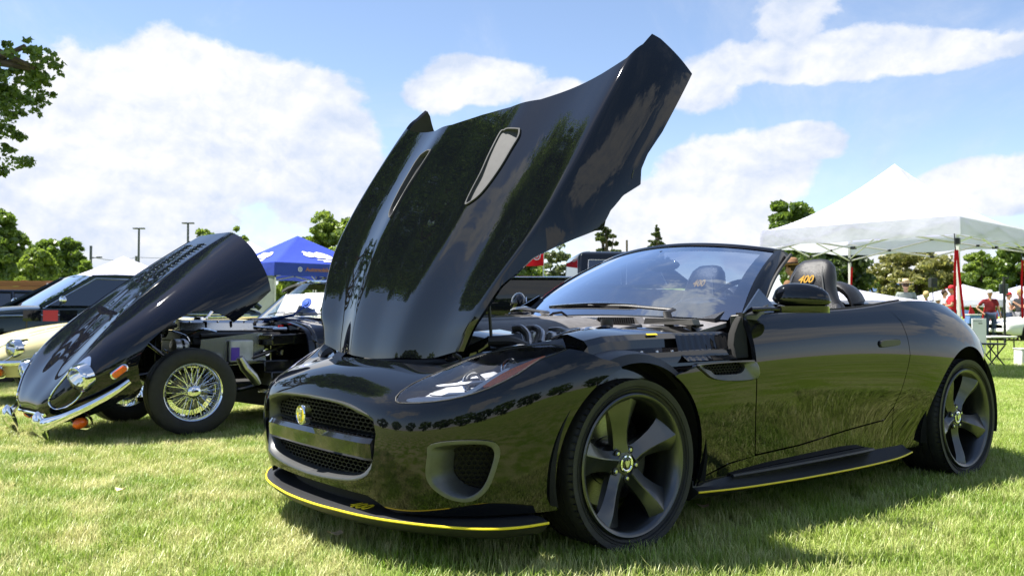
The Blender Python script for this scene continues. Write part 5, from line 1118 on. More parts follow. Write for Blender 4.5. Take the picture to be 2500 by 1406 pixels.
# ---------------------------------------------------------------- classic louvred-bonnet coupes (open navy one, closed cream one)
EA = 42.68
EB_ROWS = [(-.055, [(0,-.03),(.10,-.032),(.18,-.036),(.23,-.045),(.26,-.06),(.27,-.08),(.27,-.10),(.26,-.12),(.25,-.14),(.23,-.16)]),
 (-.02, [(0,.015),(.12,.01),(.24,0),(.30,-.015),(.34,-.04),(.36,-.065),(.37,-.09),(.36,-.13),(.35,-.16),(.33,-.19)]),
 (.07, [(0,.045),(.18,.035),(.32,.03),(.40,.02),(.45,-.01),(.48,-.04),(.49,-.08),(.49,-.13),(.48,-.18),(.46,-.22)]),
 (.20, [(0,.075),(.20,.065),(.42,.08),(.50,.07),(.56,.04),(.60,0),(.61,-.06),(.61,-.12),(.60,-.19),(.58,-.25)]),
 (.43, [(0,.10),(.22,.085),(.46,.118),(.53,.115),(.60,.085),(.65,.03),(.68,-.04),(.69,-.12),(.69,-.19),(.68,-.27)]),
 (.62, [(0,.113),(.20,.098),(.43,.126),(.51,.120),(.60,.090),(.67,.035),(.71,-.035),(.725,-.12),(.73,-.20),(.72,-.30)]),
 (.80, [(0,.118),(.20,.108),(.39,.124),(.48,.116),(.59,.085),(.68,.03),(.725,-.04),(.745,-.13),(.75,-.22),(.74,-.32)]),
 (1.05, [(0,.112),(.20,.108),(.345,.108),(.44,.092),(.57,.058),(.66,-.005),(.72,-.09),(.745,-.18),(.755,-.27),(.75,-.36)]),
 (1.30, [(0,.092),(.20,.088),(.315,.082),(.41,.066),(.54,.030),(.645,-.045),(.705,-.13),(.74,-.22),(.755,-.31),(.75,-.40)]),
 (1.55, [(0,.062),(.20,.058),(.295,.050),(.385,.034),(.50,-.005),(.61,-.085),(.675,-.17),(.72,-.26),(.75,-.34),(.75,-.42)]),
 (1.80, [(0,.020),(.20,.016),(.28,.008),(.37,-.010),(.46,-.045),(.57,-.12),(.645,-.205),(.70,-.28),(.745,-.35),(.75,-.42)]),
 (2.02, [(0,-.022),(.20,-.026),(.28,-.034),(.37,-.052),(.46,-.087),(.57,-.16),(.645,-.245),(.70,-.32),(.745,-.39),(.75,-.46)])]
# a crease along the bulge
for r in EB_ROWS:
    for k in (2,): r[1][k] = (r[1][k][0], r[1][k][1]+.010)
def e_surf(ang):
    a = R(ang); N0 = (-.905, .30) if ang > 30 else (-.872, .50)
    f = lambda s, y, m: (N0[0]+s*math.cos(a)-m*math.sin(a), y, N0[1]+s*math.sin(a)+m*math.cos(a))
    S = Surf([[f(s, y, m) for y, m in row] for s, row in EB_ROWS]); S.C[:, 0] = S.C[:, 2]*np.array([1, -1, 1])
    if S.nrm(np.array([6.0]), np.array([1.0]))[0][2] < 0: S.sg = -1
    return S, f
def e_param(S, f, pts):
    """(s, y) pairs -> nearest sheet parameters"""
    UU, VV = np.meshgrid(np.linspace(0, S.nu, 240), np.linspace(0, S.nv, 120), indexing='ij'); P = S.ev(UU, VV); out = []
    for p in pts:
        q = np.array(f(*p)) if len(p) == 3 else None; d = ((P-q)**2).sum(-1); k = np.unravel_index(d.argmin(), d.shape); out.append((UU[k], VV[k]))
    return out
def wire_wheel(T, o, m, Rt=.322, w=.175, steer=0.0, rim='chrome', wires=True, mats=('rubber',)):
    o = np.array(o, float); ax = np.array([math.sin(steer)*m, m*math.cos(steer), 0]); h = w/2; g = G()
    prof = [(.195, -h*.75), (.215, -h*.9), (.26, -h*1.0), (.30, -h*.95), (.322, -h*.80), (Rt, -h*.55), (Rt, -h*.2), (Rt-.005, -h*.18), (Rt-.005, h*.0), (Rt, h*.02), (Rt, h*.55), (.322, h*.80), (.318, h*.86), (.300, h*.96), (.27, h*1.0), (.235, h*.97), (.215, h*.88), (.205, h*.72)]
    g.lathe(prof, o, ax, 64); W = g.obj('wheel', 'rubber', T, sharp=40); a_, b_, _ = frame(ax)
    g = G(); g.lathe([(.200, h*.70), (.205, h*.84), (.214, h*.90), (.218, h*.84), (.212, h*.70)], o, ax, 64); g.lathe([(.205, h*.82), (.196, h*.70), (.188, h*.55), (.186, h*.1), (.176, -h*.2), (.19, -h*.8), (.196, -h*.8)], o, ax, 64); ro = g.obj('rim', rim, W, sharp=40)
    g = G(); n = 24
    for k in range(n*3):
        lay = k % 3; a = 2*math.pi*k/(n*3); da = (.42, -.42, .30)[lay]*(1 if k % 2 else -1); r0 = (.036, .036, .045)[lay]; h0 = (h*.62, h*.05, h*.35)[lay]; h1 = (h*.18, h*.10, h*.62)[lay]
        p = o+(a_*math.cos(a+da)+b_*math.sin(a+da))*r0+ax*h0; q = o+(a_*math.cos(a)+b_*math.sin(a))*.188+ax*h1; g.tube([p, q], .0024, 5)
    g.obj('wire_spokes', rim, W)['kind'] = 'stuff'
    g = G(); g.lathe([(.050, -h*.2), (.046, h*.2), (.050, h*.45), (.044, h*.62), (.034, h*.80), (.034, h*.86), (.045, h*.90), (.047, h*1.02), (.036, h*1.12), (.012, h*1.17), (0, h*1.17)], o, ax, 36); hb = g.obj('hub_cap', 'chrome', W, sharp=40)
    for q in (0, 1): 
        a = 1.2+math.pi*q; d = a_*math.cos(a)+b_*math.sin(a); g = G(); g.box(o+d*.055+ax*h*.98, (.035, .020, .012), [d, np.cross(ax, d), ax]); g.obj('hub_ear', 'chrome', hb, bevel=.003)
    g = G(); g.lathe([(.0, -.01), (.13, -.01), (.14, -.02), (.14, -.05)], o, ax, 40); g.obj('brake_disc', 'disc', W)
    return W
def etype(loc, yaw, ang, paint_, label, group, opened):
    T = thing('classic_coupe', label, 'car', (*loc, 0), yaw, group); G.flip = True; S, f = e_surf(ang)
    P = PM(0, 11, 0, 9, 170, 120)
    rear = lambda uv: None
    def sm_(uv):
        X = S.ev(uv[:, 0], uv[:, 1]); a = R(ang); N0 = np.array(f(0, 0, 0)); Q = X-N0; s = Q[:, 0]*math.cos(a)+Q[:, 2]*math.sin(a); m = -Q[:, 0]*math.sin(a)+Q[:, 2]*math.cos(a); return s, m, X[:, 1]
    P.clip(lambda uv: 1.884-(sm_(uv)[0]-.62*sm_(uv)[1]))
    arch = np.array([(1.27, -.60), (1.22, -.33), (1.16, -.20), (1.05, -.115), (.92, -.075), (.80, -.062), (.68, -.060), (.58, -.085), (.51, -.135), (.46, -.22), (.43, -.34), (.42, -.60)])
    P.clip(lambda uv: np.where(S.ev(uv[:, 0], uv[:, 1])[:, 1] > .5, sdf(np.stack(sm_(uv)[:2], 1), arch), -1), -1)
    bon_ = panel('bonnet', paint_, T, S, P, .012, both=True, inner=True)[0]
    # raised bead along each side of the bulge
    sl = np.linspace(.42, 1.86, 26); rid = []
    for k, s_ in enumerate(sl): rid.append((s_, .44-.155*min(1, max(0, (s_-.42)/1.25))))
    for m in (1, -1):
        pr = []
        for s_, y in rid:
            UU = np.linspace(0, S.nu, 300); VV = np.linspace(1.2, 3.2, 40); X = None
            mm = np.interp(s_, [r[0] for r in EB_ROWS], [r[1][2][1]-.006 for r in EB_ROWS]); pr.append((s_, y, mm))
        q = e_param(S, f, pr); q = smooth_poly([q[k] for k in range(0, len(q), 3)], 4, False); X = S.ev(q[:, 0], q[:, 1])+S.nrm(q[:, 0], q[:, 1])*.001
        g = G(); g.tube(X*np.array([1, m, 1]), .004, 8); g.obj('bonnet_bead', paint_, bon_)
    if opened:
        for m in (1, -1):
            for k in range(14):
                s_ = 1.22+.036*k; y = .115; mm = np.interp(s_, [r[0] for r in EB_ROWS], [r[1][1][1] for r in EB_ROWS])
                g = G(); c = np.array(f(s_, y*m, mm+.004)); e1 = np.array(f(s_+.01, y*m, mm))-np.array(f(s_, y*m, mm)); e1 /= np.linalg.norm(e1); n_ = np.array([-math.sin(R(ang)), 0, math.cos(R(ang))])
                g.loft([[c+np.array([0, t, 0])+e1*-.012, c+np.array([0, t, 0])+n_*hh+e1*.008, c+np.array([0, t, 0])+e1*.012] for t, hh in ((-.07, .001), (-.062, .005), (.062, .005), (.07, .001))]); g.obj('louvre', paint_, bon_)
                g = G(); g.ell(c+np.array([0, .074*1, 0])+n_*.003, (.0045, .005, .004)); g.obj('louvre_end', 'chrome', bon_)
    for m in (1, -1):
        M3 = np.array([1, m, 1]); A_ = R(ang); e1 = np.array([math.cos(A_), 0, math.sin(A_)]); en = np.array([-math.sin(A_), 0, math.cos(A_)])
        # teardrop headlight recess with chrome outline
        tear = [(.245, .575, .052), (.285, .50, .098), (.24, .44, .086), (.14, .395, .056), (.06, .35, .030), (.005, .33, -.012), (-.008, .37, -.055), (.03, .43, -.075), (.09, .50, -.072), (.15, .565, -.045), (.20, .59, 0)]
        q = np.array(e_param(S, f, tear)); q = smooth_poly(q, 5); X = S.ev(q[:, 0], q[:, 1]); Nn = S.nrm(q[:, 0], q[:, 1]); X = np.concatenate([X, X[:1]]); Nn = np.concatenate([Nn, Nn[:1]])
        g = G(); g.tube((X+Nn*.004)*M3, .0062, 8, False); trim = g.obj('headlight_trim', 'chrome', bon_)
        # lamp bowl
        c = np.array(f(.215, .535, .028)); d = np.array([-.93, .22, -.25 if opened else .02]); d /= np.linalg.norm(d); c = c*M3; d = d*M3
        g = G(); g.lathe([(0, .062), (.035, .058), (.065, .045), (.082, .022)], c, d, 32); g.obj('headlight', 'glass_clear', bon_)
        g = G(); g.lathe([(.080, .024), (.086, .034), (.096, .022), (.100, .0), (.100, -.05)], c, d, 40); g.lathe([(0, -.05), (.05, -.03), (.078, .015)], c, d, 32); g.obj('headlight_ring', 'chrome', bon_)
        # chrome fairing above the lamp
        fq = np.array(e_param(S, f, [(.16, .50, .08), (.22, .44, .09), (.32, .50, .11), (.36, .545, .10), (.30, .59, .06), (.18, .60, .0), (.15, .56, .03)])); fq = smooth_poly(fq, 4); P2 = PM(fq[:, 0].min(), fq[:, 0].max(), fq[:, 1].min(), fq[:, 1].max(), 30, 30).clip(uvp(fq)); r = panel('headlight_fairing', 'chrome', bon_, S, P2, .012, off=.006, mirror=(m < 0))
        if m < 0: bpy.data.objects.remove(r[0])
        # side marker
        mk = np.array(f(.395, .685, -.075)); ex = np.array(f(.46, .70, -.07))-np.array(f(.33, .67, -.08)); ex /= np.linalg.norm(ex); 
        if opened: ex = np.array([.80, .10, .60]); ex /= np.linalg.norm(ex)
        ez = np.cross(ex, (0, 1, 0)); ez /= np.linalg.norm(ez); ey = np.cross(ez, ex); 
        if ey[1] < 0: ey = -ey
        def cap(L_, W_, h_, n=10): return [ex*(L_*math.copysign(1, math.cos(t))*(.72 if True else 1)+W_*.9*math.cos(t))+ez*W_*math.sin(t)+ey*h_ for t in np.linspace(0, 2*math.pi, 24, endpoint=False)]
        g = G(); g.loft([[(mk+p)*M3 for p in cap(.055, .030, -.02)], [(mk+p)*M3 for p in cap(.055, .030, .012)], [(mk+p)*M3 for p in cap(.050, .024, .018)]]); mo = g.obj('side_marker', 'chrome', bon_)
        g = G(); g.loft([[(mk+p)*M3 for p in cap(.048, .022, .010)], [(mk+p)*M3 for p in cap(.048, .022, .022)], [(mk+p)*M3 for p in cap(.040, .016, .027)]]); g.obj('marker_lens', 'orange', mo)
        # bumper blade, over-rider, turn lamp
        if opened: bl = [(-.955, .30, .150), (-.93, .40, .158), (-.84, .52, .215), (-.72, .62, .29), (-.60, .69, .37), (-.50, .715, .445)]
        else: bl = [(-.90, .30, .43), (-.86, .42, .43), (-.77, .55, .435), (-.64, .65, .44), (-.48, .70, .445), (-.36, .71, .447)]
        bp = smooth_poly(bl, 4, False)*M3; n_ = len(bp); g = G(); g.tube(bp, [.014+.012*math.sin(math.pi*min(1, (k+3)/(n_*.5)))*(1 if k < n_*.5 else 0)+(.012*(1-(k/(n_-1)))) for k in range(n_)], 10, sq=(.7, 1.3)); g.obj('bumper_blade', 'chrome', bon_)
        o0 = np.array([-.955, .325, .215]) if opened else np.array([-.91, .335, .47]); up = np.array([.35, 0, -.93]) if opened else np.array([.12, 0, -1.0]); fw = np.array([-.93, 0, -.35]) if opened else np.array([-1.0, 0, -.1]); rg = []
        for t, w_, dpt in ((-.03, .010, .01), (-.01, .036, .04), (.04, .050, .065), (.09, .050, .07), (.14, .034, .045), (.18, .012, .02), (.19, .003, .01)):
            rg.append([(o0+up*t+np.array([0, w_*math.cos(a), 0])+fw*dpt*max(-.2, math.sin(a)))*M3 for a in np.linspace(0, 2*math.pi, 14, endpoint=False)])
        g = G(); g.loft(rg); g.obj('over_rider', 'chrome', bon_)
        tl = np.array([-.735, .47, .155]) if opened else np.array([-.80, .52, .34]); g = G(); g.ell(tl*M3, (.05, .085, .042), [(.75, .6*m, .28), (-.6*m, .78, 0), (-.2, 0, .95)]); g.obj('turn_lamp', 'orange', bon_)
        g = G(); g.lathe([(.070, 0), (.078, .006), (.074, -.02)], tl*M3+np.array([.01, -.01*m, .012]), (-.5, .4*m, -.5), 24); g.obj('turn_lamp_bezel', 'chrome', bon_)
    # mouth: dark oval intake with chrome bar
    g = G(); mc = np.array(f(-.045, 0, -.085)); g.loft([[mc+np.array([0, a*math.cos(t), 0])+np.array([-math.sin(R(ang)), 0, math.cos(R(ang))])*b*math.sin(t)+np.array([math.cos(R(ang)), 0, math.sin(R(ang))])*dd for t in np.linspace(0, 2*math.pi, 28, endpoint=False)] for a, b, dd in ((.255, .062, 0), (.25, .058, .03), (.20, .045, .12))]); g.obj('air_intake', 'under', bon_)
    g = G(); g.tube([mc+np.array([-.02, y, .0]) for y in np.linspace(-.27, .27, 9)], .010, 8, sq=(1, 1.2)); g.obj('intake_bar', 'chrome', bon_)
    # ---- wheels
    st = -.172 if opened else 0
    for x, s_, ym in ((0, st, .60), (2.66, 0, .60)):
        for m in (1, -1): wire_wheel(T, (x, ym*m, .338 if opened else .33), m, steer=(s_ if x == 0 else 0)*m)
    # ---- body behind the bonnet
    def sec(x, w, zs, zt, zc, k=1.0):   # half section from sill to centre top
        return [(x, w*.90, zs), (x, w*.97, zs+.08), (x, w, zs+(zt-zs)*.45), (x, w*.985, zs+(zt-zs)*.72), (x, w*.93, zt-.035), (x, w*.84, zt), (x, w*.60, (zt*.4+zc*.6)), (x, w*.30, zc), (x, 0, zc)]
    TB = [sec(.94, .745, .20, .80, .865), sec(1.15, .775, .19, .83, .90), sec(1.45, .79, .19, .845, .90), sec(1.9, .80, .19, .85, .89), sec(2.3, .805, .20, .87, .89), sec(2.66, .80, .24, .86, .90), sec(3.0, .77, .27, .80, .85), sec(3.3, .68, .32, .72, .76), sec(3.5, .52, .40, .62, .65), sec(3.56, .30, .46, .56, .58)]
    SB = Surf(TB); SB.C[:, -1] = SB.C[:, -3]*np.array([1, -1, 1]); 
    if SB.nrm(np.array([2.0]), np.array([2.0]))[0][1] < 0: SB.sg = -1
    P = PM(0, 9, 0, 8, 90, 60); P.clip(lambda uv: np.hypot(*(SB.ev(uv[:, 0], uv[:, 1])[:, [0, 2]]-np.array([2.66, .33])).T)-np.where(SB.ev(uv[:, 0], uv[:, 1])[:, 1] > .4, .36, -9))
    P.clip(lambda uv: np.where(SB.ev(uv[:, 0], uv[:, 1])[:, 1] < .62, np.maximum(1.24-SB.ev(uv[:, 0], uv[:, 1])[:, 0], SB.ev(uv[:, 0], uv[:, 1])[:, 0]-2.35), 1)); panel('body', paint_, T, SB, P, .02, both=True)
    g = G(); g.box((1.8, 0, .42), (1.5, 1.3, .3)); g.box((2.3, 0, .62), (.1, 1.3, .44)); g.obj('cabin_tub', 'leather' if opened else 'beige', T)
    g = G(); g.box((1.7, 0, .25), (3.4 if not opened else 2.0, 1.2, .16)); g.obj('underbody', 'under', T)
    def ws(a, b): a = 2*a-1; return np.array([1.10+.17*a*a+(.34-.02*a*a)*b, (.66-.12*b)*a, .885-.02*a*a+(.32-.015*a*a)*b])
    Wg = sheet(ws, 20, 8); g = G(); g.grid(Wg); wo = g.obj('windscreen', 'glass_clear', T, sharp=80); g = G(); g.tube([ws(1, b) for b in np.linspace(0, 1, 7)], .016, 8); g.tube([ws(0, b) for b in np.linspace(0, 1, 7)], .016, 8); g.tube([ws(a, 1) for a in np.linspace(0, 1, 17)], .015, 8); g.tube([ws(a, 0) for a in np.linspace(0, 1, 17)], .010, 8); g.obj('windscreen_frame', 'chrome', wo)
    for k, (a0, a1, mt) in enumerate(((.45, .60, 'satin'),) if not opened else ((.36, .56, 'satin'), (.56, .74, 'satin'), (.72, .90, 'satin'))): g = G(); p = ws(a0, .06)+np.array([-.03, 0, .005]); q = ws(a1, .10)+np.array([-.03, 0, .01]); g.tube([p, (p+q)/2+np.array([0, 0, .01]), q], .005, 6); g.obj('wiper', mt, wo)
    if opened:
        roof = []
        for b in np.linspace(0, 1, 12):
            x = 1.44+.85*b; zt = 1.205+.035*math.sin(math.pi*min(1, b*1.1))-.22*max(0, b-.62)**1.0-.6*max(0, b-.85); hw = .55+.04*b; roof.append([(x+.02*abs(t), hw*t, zt-.045*t**4-.02*t*t) for t in np.linspace(-1, 1, 21)])
        g = G(); g.grid(roof, off=(0, 0, -.02)); g.obj('canvas_roof', 'tan_roof', T, sharp=50)
        g = G(); g.grid([[(1.45+.85*b, (.56+.05*b)*m_, z) for z in np.linspace(.88, 1.15-.15*max(0, b-.6), 4)] for b in np.linspace(0, 1, 6) for m_ in (1,)]); g.obj('side_glass', 'glass_dark', T)
    else:
        g = G(); g.tube([(1.25, .74, .885), (1.8, .75, .895), (2.3, .72, .90)], .010, 6); g.obj('waist_trim', 'chrome', T)
    G.flip = False; return T, S, f, ws
def etype_engine(T, ws):
    G.flip = True
    def part(nm, mt, fn, bevel=0, par=None, **k): g = G(); fn(g); return g.obj(nm, mt, par or T, bevel=bevel, **k)
    # scuttle frame that the bonnet closes on
    ring = [(1.02, .72, .40), (1.01, .735, .60), (1.0, .70, .73), (1.0, .62, .80), (1.0, .45, .835), (1.0, .2, .86), (1.0, 0, .868)]; r2 = smooth_poly(ring+[(x, -y, z) for x, y, z in ring[::-1][1:]], 4, False)
    part('scuttle_frame', 'gloss_black', lambda g: g.tube(r2, .018, 8, sq=(1.6, 1)))
    part('bulkhead', 'gloss_black', lambda g: g.prism([(1.02, y, z) for y, z in ((-.70, .25), (-.71, .72), (-.45, .82), (0, .85), (.45, .82), (.71, .72), (.70, .25))], (.03, 0, 0)))
    part('sill_box', 'gloss_black', lambda g: g.box((.82, .60, .37), (.42, .22, .18)), .01)
    part('sill_box', 'gloss_black', lambda g: g.box((.82, -.60, .37), (.42, .22, .18)), .01)
    # engine block and cam covers
    part('engine_block', 'plastic_dark', lambda g: (g.box((.52, 0, .58), (.80, .34, .30)), g.box((.52, 0, .74), (.82, .40, .08))), .01)
    for y in (.115, -.115):
        cv = part('cam_cover', 'steel', lambda g: g.loft([[(x, y-w, z0), (x, y-w*.8, z0+.06), (x, y-w*.3, z0+.082), (x, y+w*.3, z0+.082), (x, y+w*.8, z0+.06), (x, y+w, z0)] for x, w, z0 in ((.12, .05, .79), (.15, .065, .785), (.93, .065, .775), (.96, .05, .778))]), 0, sharp=25)
        for k in range(7):
            for e in (-.05, .05): g = G(); g.lathe([(0, .014), (.008, .012), (.009, 0)], (.20+.118*k, y+e, .845), (0, 0, 1), 8); g.obj('dome_nut', 'chrome', cv)
        for k in range(3): g = G(); g.box((.33+.22*k, y+.055, .83), (.008, .03, .05)); g.obj('cover_clip', 'gloss_black', cv)
    part('oil_filler', 'chrome', lambda g: g.lathe([(0, .03), (.035, .028), (.04, 0)], (.33, .05, .86), (0, 0, 1), 16))
    part('fan_drum', 'plastic_dark', lambda g: (g.lathe([(.0, .03), (.075, .03), (.075, -.03), (0, -.03)], (.03, .02, .80), (1, 0, 0), 24)))
    part('radiator', 'gloss_black', lambda g: g.box((-.12, 0, .56), (.06, .62, .40)), .008); part('header_tank', 'gloss_black', lambda g: g.box((-.05, -.05, .80), (.10, .34, .09)), .015)
    part('inlet_manifold', 'satin', lambda g: g.box((.55, .27, .70), (.78, .06, .07)), .01)
    part('heat_shield', 'steel', lambda g: g.prism([(.12, .47, .50), (.14, .47, .715), (.66, .47, .765), (.70, .47, .52)], (0, .006, 0)))
    part('washer_bottle', 'wash', lambda g: g.box((.46, .50, .62), (.20, .04, .17)), .012); part('bottle_label', 'purple', lambda g: g.box((.40, .523, .60), (.07, .006, .10)))
    part('air_cleaner', 'gloss_black', lambda g: g.prism([(.60, .40, .66), (.68, .60, .66), (1.0, .60, .67), (1.0, .38, .67)], (0, 0, .085)), .008)
    part('carburettor', 'chrome', lambda g: (g.lathe([(0, .03), (.03, .03), (.035, 0), (.02, -.05)], (.70, .45, .60), (0, 1, .2), 16), g.lathe([(0, .05), (.022, .05), (.025, 0)], (.82, .47, .60), (0, 1, 0), 14)))
    part('battery', 'gloss_black', lambda g: g.box((.78, .50, .47), (.34, .20, .15)), .01)
    part('alternator', 'alu', lambda g: (g.lathe([(0, .06), (.05, .06), (.062, .04), (.062, -.05), (0, -.06)], (.02, .36, .66), (1, 0, 0), 20)), .004)
    part('hose_clip_band', 'gloss_black', lambda g: g.lathe([(.064, .01), (.064, -.01)], (.03, .36, .66), (1, 0, 0), 20))
    part('copper_solenoid', 'orange_ink', lambda g: g.box((.20, .44, .62), (.05, .05, .08)), .006)
    part('brake_fluid_cap', 'red_lens', lambda g: g.lathe([(0, .03), (.022, .028), (.024, 0)], (.90, .36, .79), (0, 0, 1), 14))
    part('exhaust_silencer', 'alu', lambda g: g.tube([(.36, .665, .58), (.40, .675, .50), (.46, .685, .43), (.50, .68, .37)], [.035, .045, .042, .03], 12, sq=(1.5, .8)))
    for k, (p, r, mt) in enumerate((([(.98, .55, .72), (.5, .50, .55), (.0, .42, .50), (-.35, .36, .45)], .016, 'gloss_black'), ([(-.35, .36, .45), (-.35, .36, .75), (-.3, 0, .80), (-.35, -.36, .75), (-.35, -.36, .45)], .014, 'gloss_black'), ([(.98, .60, .45), (.4, .42, .30), (-.3, .36, .28)], .018, 'gloss_black'), ([(-.3, .36, .75), (.0, .50, .48)], .012, 'gloss_black'),
        ([(-.10, .30, .78), (.0, .25, .83), (.10, .12, .82)], .018, 'rubber'), ([(-.1, .36, .64), (.0, .45, .56), (.02, .50, .45)], .010, 'steel'), ([(.10, .30, .74), (.22, .33, .79), (.35, .30, .77)], .012, 'chrome'), ([(.72, .24, .80), (.80, .36, .79), (.92, .42, .79)], .014, 'chrome'), ([(.80, .20, .80), (.88, .30, .80), (.97, .33, .77)], .010, 'chrome'), ([(-.25, .5, .42), (-.05, .45, .36), (.0, .5, .33)], .016, 'satin'), ([(-.4, .45, .50), (-.38, .52, .42), (-.36, .50, .34)], .02, 'satin'),
        ([(.20, .34, .74), (.50, .34, .745), (.9, .34, .74)], .02, 'satin'), ([(-.05, .40, .78), (.05, .42, .74), (.08, .42, .66)], .007, 'chrome'))):
        part('tube_frame' if k < 4 else 'hose', mt, lambda g: g.tube(smooth_poly(p, 5, False), r, 8))
    for k in range(12): g = G(); g.lathe([(0, .01), (.008, .01), (.009, 0)], (-.12+.02*(k % 4), .22+.03*(k//4), .735+.012*(k % 3)), (0, .5, 1), 7); g.obj('bolt', 'chrome', T)
    # cards behind the windscreen, rosette with ribbon
    wo = [c for c in T.children if c.name.startswith('windscreen')][0]
    G.flip = False
    def top(nm, mt, fn, label, cat, **k): g = G(); fn(g); o = g.obj(nm, mt, **k); return tag(o, label, cat)
    return part
ET, ES, ef, ews = etype((-2.82, 7.04), .80, EA, 'navy', 'classic navy blue sports car with its long louvred bonnet tipped forward and a soft top', 'classic coupes with long bonnets', True)
etype_engine(ET, ews)
CT, CS, cf, cws = etype((-4.81, 9.57), .80, 11.5, 'cream', 'cream classic sports car at the left edge with its bonnet closed', 'classic coupes with long bonnets', False)
# ---------------------------------------------------------------- canopies
def canopy(center, yaw, eave, peak, mat, label, name='canopy_tent', size=3.05, val=.24, post=True, group=None, sag=1.35, detail=True, flare=0.0):
    T = thing(name, label, 'tent', (*center, 0), yaw, group); h = size/2; n = 17; g = G()
    def P(x, y):
        r = max(abs(x), abs(y)); s = min(abs(x), abs(y))/max(r, 1e-6); z = eave+(peak-eave)*((1-r)**sag*.93+.07*(1-r))-.05*(1-s**2)*(1-r)*r*2; z += .02*math.sin(x*9+y*4)*r*(1-r)
        return (x*h, y*h, z)
    L_ = np.linspace(-1, 1, n*2-1); g.grid([[P(x, y) for y in L_] for x in L_], off=(0, 0, -.004)); top = g.obj('canopy_top', mat, T, sharp=14)
    g = G(); per = []
    for a, b in (((-1, -1), (1, -1)), ((1, -1), (1, 1)), ((1, 1), (-1, 1)), ((-1, 1), (-1, -1))):
        for k in range(18): t = k/18; per.append((a[0]+(b[0]-a[0])*t, a[1]+(b[1]-a[1])*t))
    per.append(per[0]); rows = []
    for k, (x, y) in enumerate(per):
        z = P(x, y)[2]; wv = .012*math.sin(k*1.9)+.008*math.sin(k*.7); e = 1+.004; rows.append([(x*h*e, y*h*e, z+.002), (x*h*(e+.006)+wv*abs(y)*.6, y*h*(e+.006)+wv*abs(x)*.6, z-val*.5), (x*h*(e+.008)+wv, y*h*(e+.008)+wv, z-val+.01*math.sin(k*1.1))])
    g.grid(rows); g.obj('valance', mat, T, sharp=60)
    if post:
        for x in (-1, 1):
            for y in (-1, 1):
                g = G(); g.box((x*(h-.03), y*(h-.03), eave/2-.05), (.042, .042, eave-.1)); g.box((x*(h-.03), y*(h-.03), .01), (.10, .10, .012)); p = g.obj('post', 'white_metal', T, bevel=.004)
                g = G(); g.box((x*(h-.03), y*(h-.03), eave-.36), (.055, .055, .09)); g.obj('slider', 'black_metal', p, bevel=.005)
        if detail:
            for a, b in (((-1, -1), (1, -1)), ((1, -1), (1, 1)), ((1, 1), (-1, 1)), ((-1, 1), (-1, -1))):
                a = np.array([*a, 0])*(h-.04); b = np.array([*b, 0])*(h-.04); zt = eave-.06; zl = eave-.37; m = (a+b)/2
                for p, q in ((a, m), (m, b)):
                    for z0, z1 in ((zt, zl), (zl, zt)):
                        g = G(); d = (q-p)/np.linalg.norm(q-p); g.tube([p+[0, 0, z0], q+[0, 0, z1]], .012, 4, sq=(.8, 1.3)); g.obj('truss_bar', 'white_metal', T)
                    g = G(); g.box((p+q)/2+[0, 0, (zt+zl)/2], (.05, .05, .035)); g.obj('truss_joint', 'black_metal', T)
                g = G(); g.box(m+[0, 0, zl], (.07, .07, .04)); g.box(m+[0, 0, zt], (.06, .06, .03)); g.obj('truss_joint', 'black_metal', T)
            for x, y in ((1, 1), (1, -1), (-1, 1), (-1, -1)):
                g = G(); g.tube([(x*(h-.04), y*(h-.04), eave-.34), (x*.12, y*.12, eave+.12)], .012, 5); g.tube([(x*r_*h*.97, y*r_*h*.97, eave+(peak-eave)*((1-r_)**sag*.93+.07*(1-r_))-.03) for r_ in (1, .8, .6, .4, .2, .06)], .010, 5); g.obj('roof_strut', 'white_metal', T)
            g = G(); g.tube([(0, 0, eave-.05), (0, 0, peak-.04)], .02, 8); g.obj('centre_pole', 'white_metal', T)
    return T
# near white canopy on the right: near corner, left corner, peak measured from its posts
WT = canopy((6.35, 14.66), math.atan2(2.18, 2.3), 2.31, 3.42, 'white_fab', 'large white pop-up canopy standing over the grass behind the black convertible', 'canopy_tent', 3.12, .27, sag=1.5)
yaw_w = math.atan2(2.18, 2.3)
def wt(x, y): c, s = math.cos(yaw_w), math.sin(yaw_w); return (6.35+x*c-y*s, 14.66+x*s+y*c)
# red ratchet straps hanging along the posts
for k, (x, y, dx, lab) in enumerate(((1.0, -1.0, -.085, 'pair of red straps hanging beside the near white canopy post'), (-1.0, 1.0, .07, 'red strap hanging beside the far left canopy post'), (1.0, 1.0, -.02, 'red strap hanging at the right edge of the photo'))):
    X, Y = wt(x*1.5, y*1.5)
    if k == 0: X, Y = 6.29, 12.42
    if k == 1: X, Y = 6.36, 16.80
    if k == 2: X, Y = 8.47, 14.7
    g = G()
    for j, (o1, o2) in enumerate(((dx, dx-.03), (dx+.02, dx+.09 if k == 0 else dx+.0))[:2 if k == 0 else 1]): g.tube(smooth_poly([(X+o1, Y-.03, 1.82), (X+(o1+o2)/2-.01, Y-.04, 1.4), (X+o2, Y-.05, .86)], 5, False), .013, 6, sq=(1.4, .35), up=(0, 1, 0))
    o = g.obj('red_strap', 'red_fab'); tag(o, lab, 'strap', 'red straps on the white canopy')
    g = G(); g.tube([(X+dx, Y-.03, 1.80), (X+dx-.005, Y-.02, 1.90), (X+dx, Y, 2.05)], .008, 6); h_ = g.obj('strap_hook', 'black_metal', o)
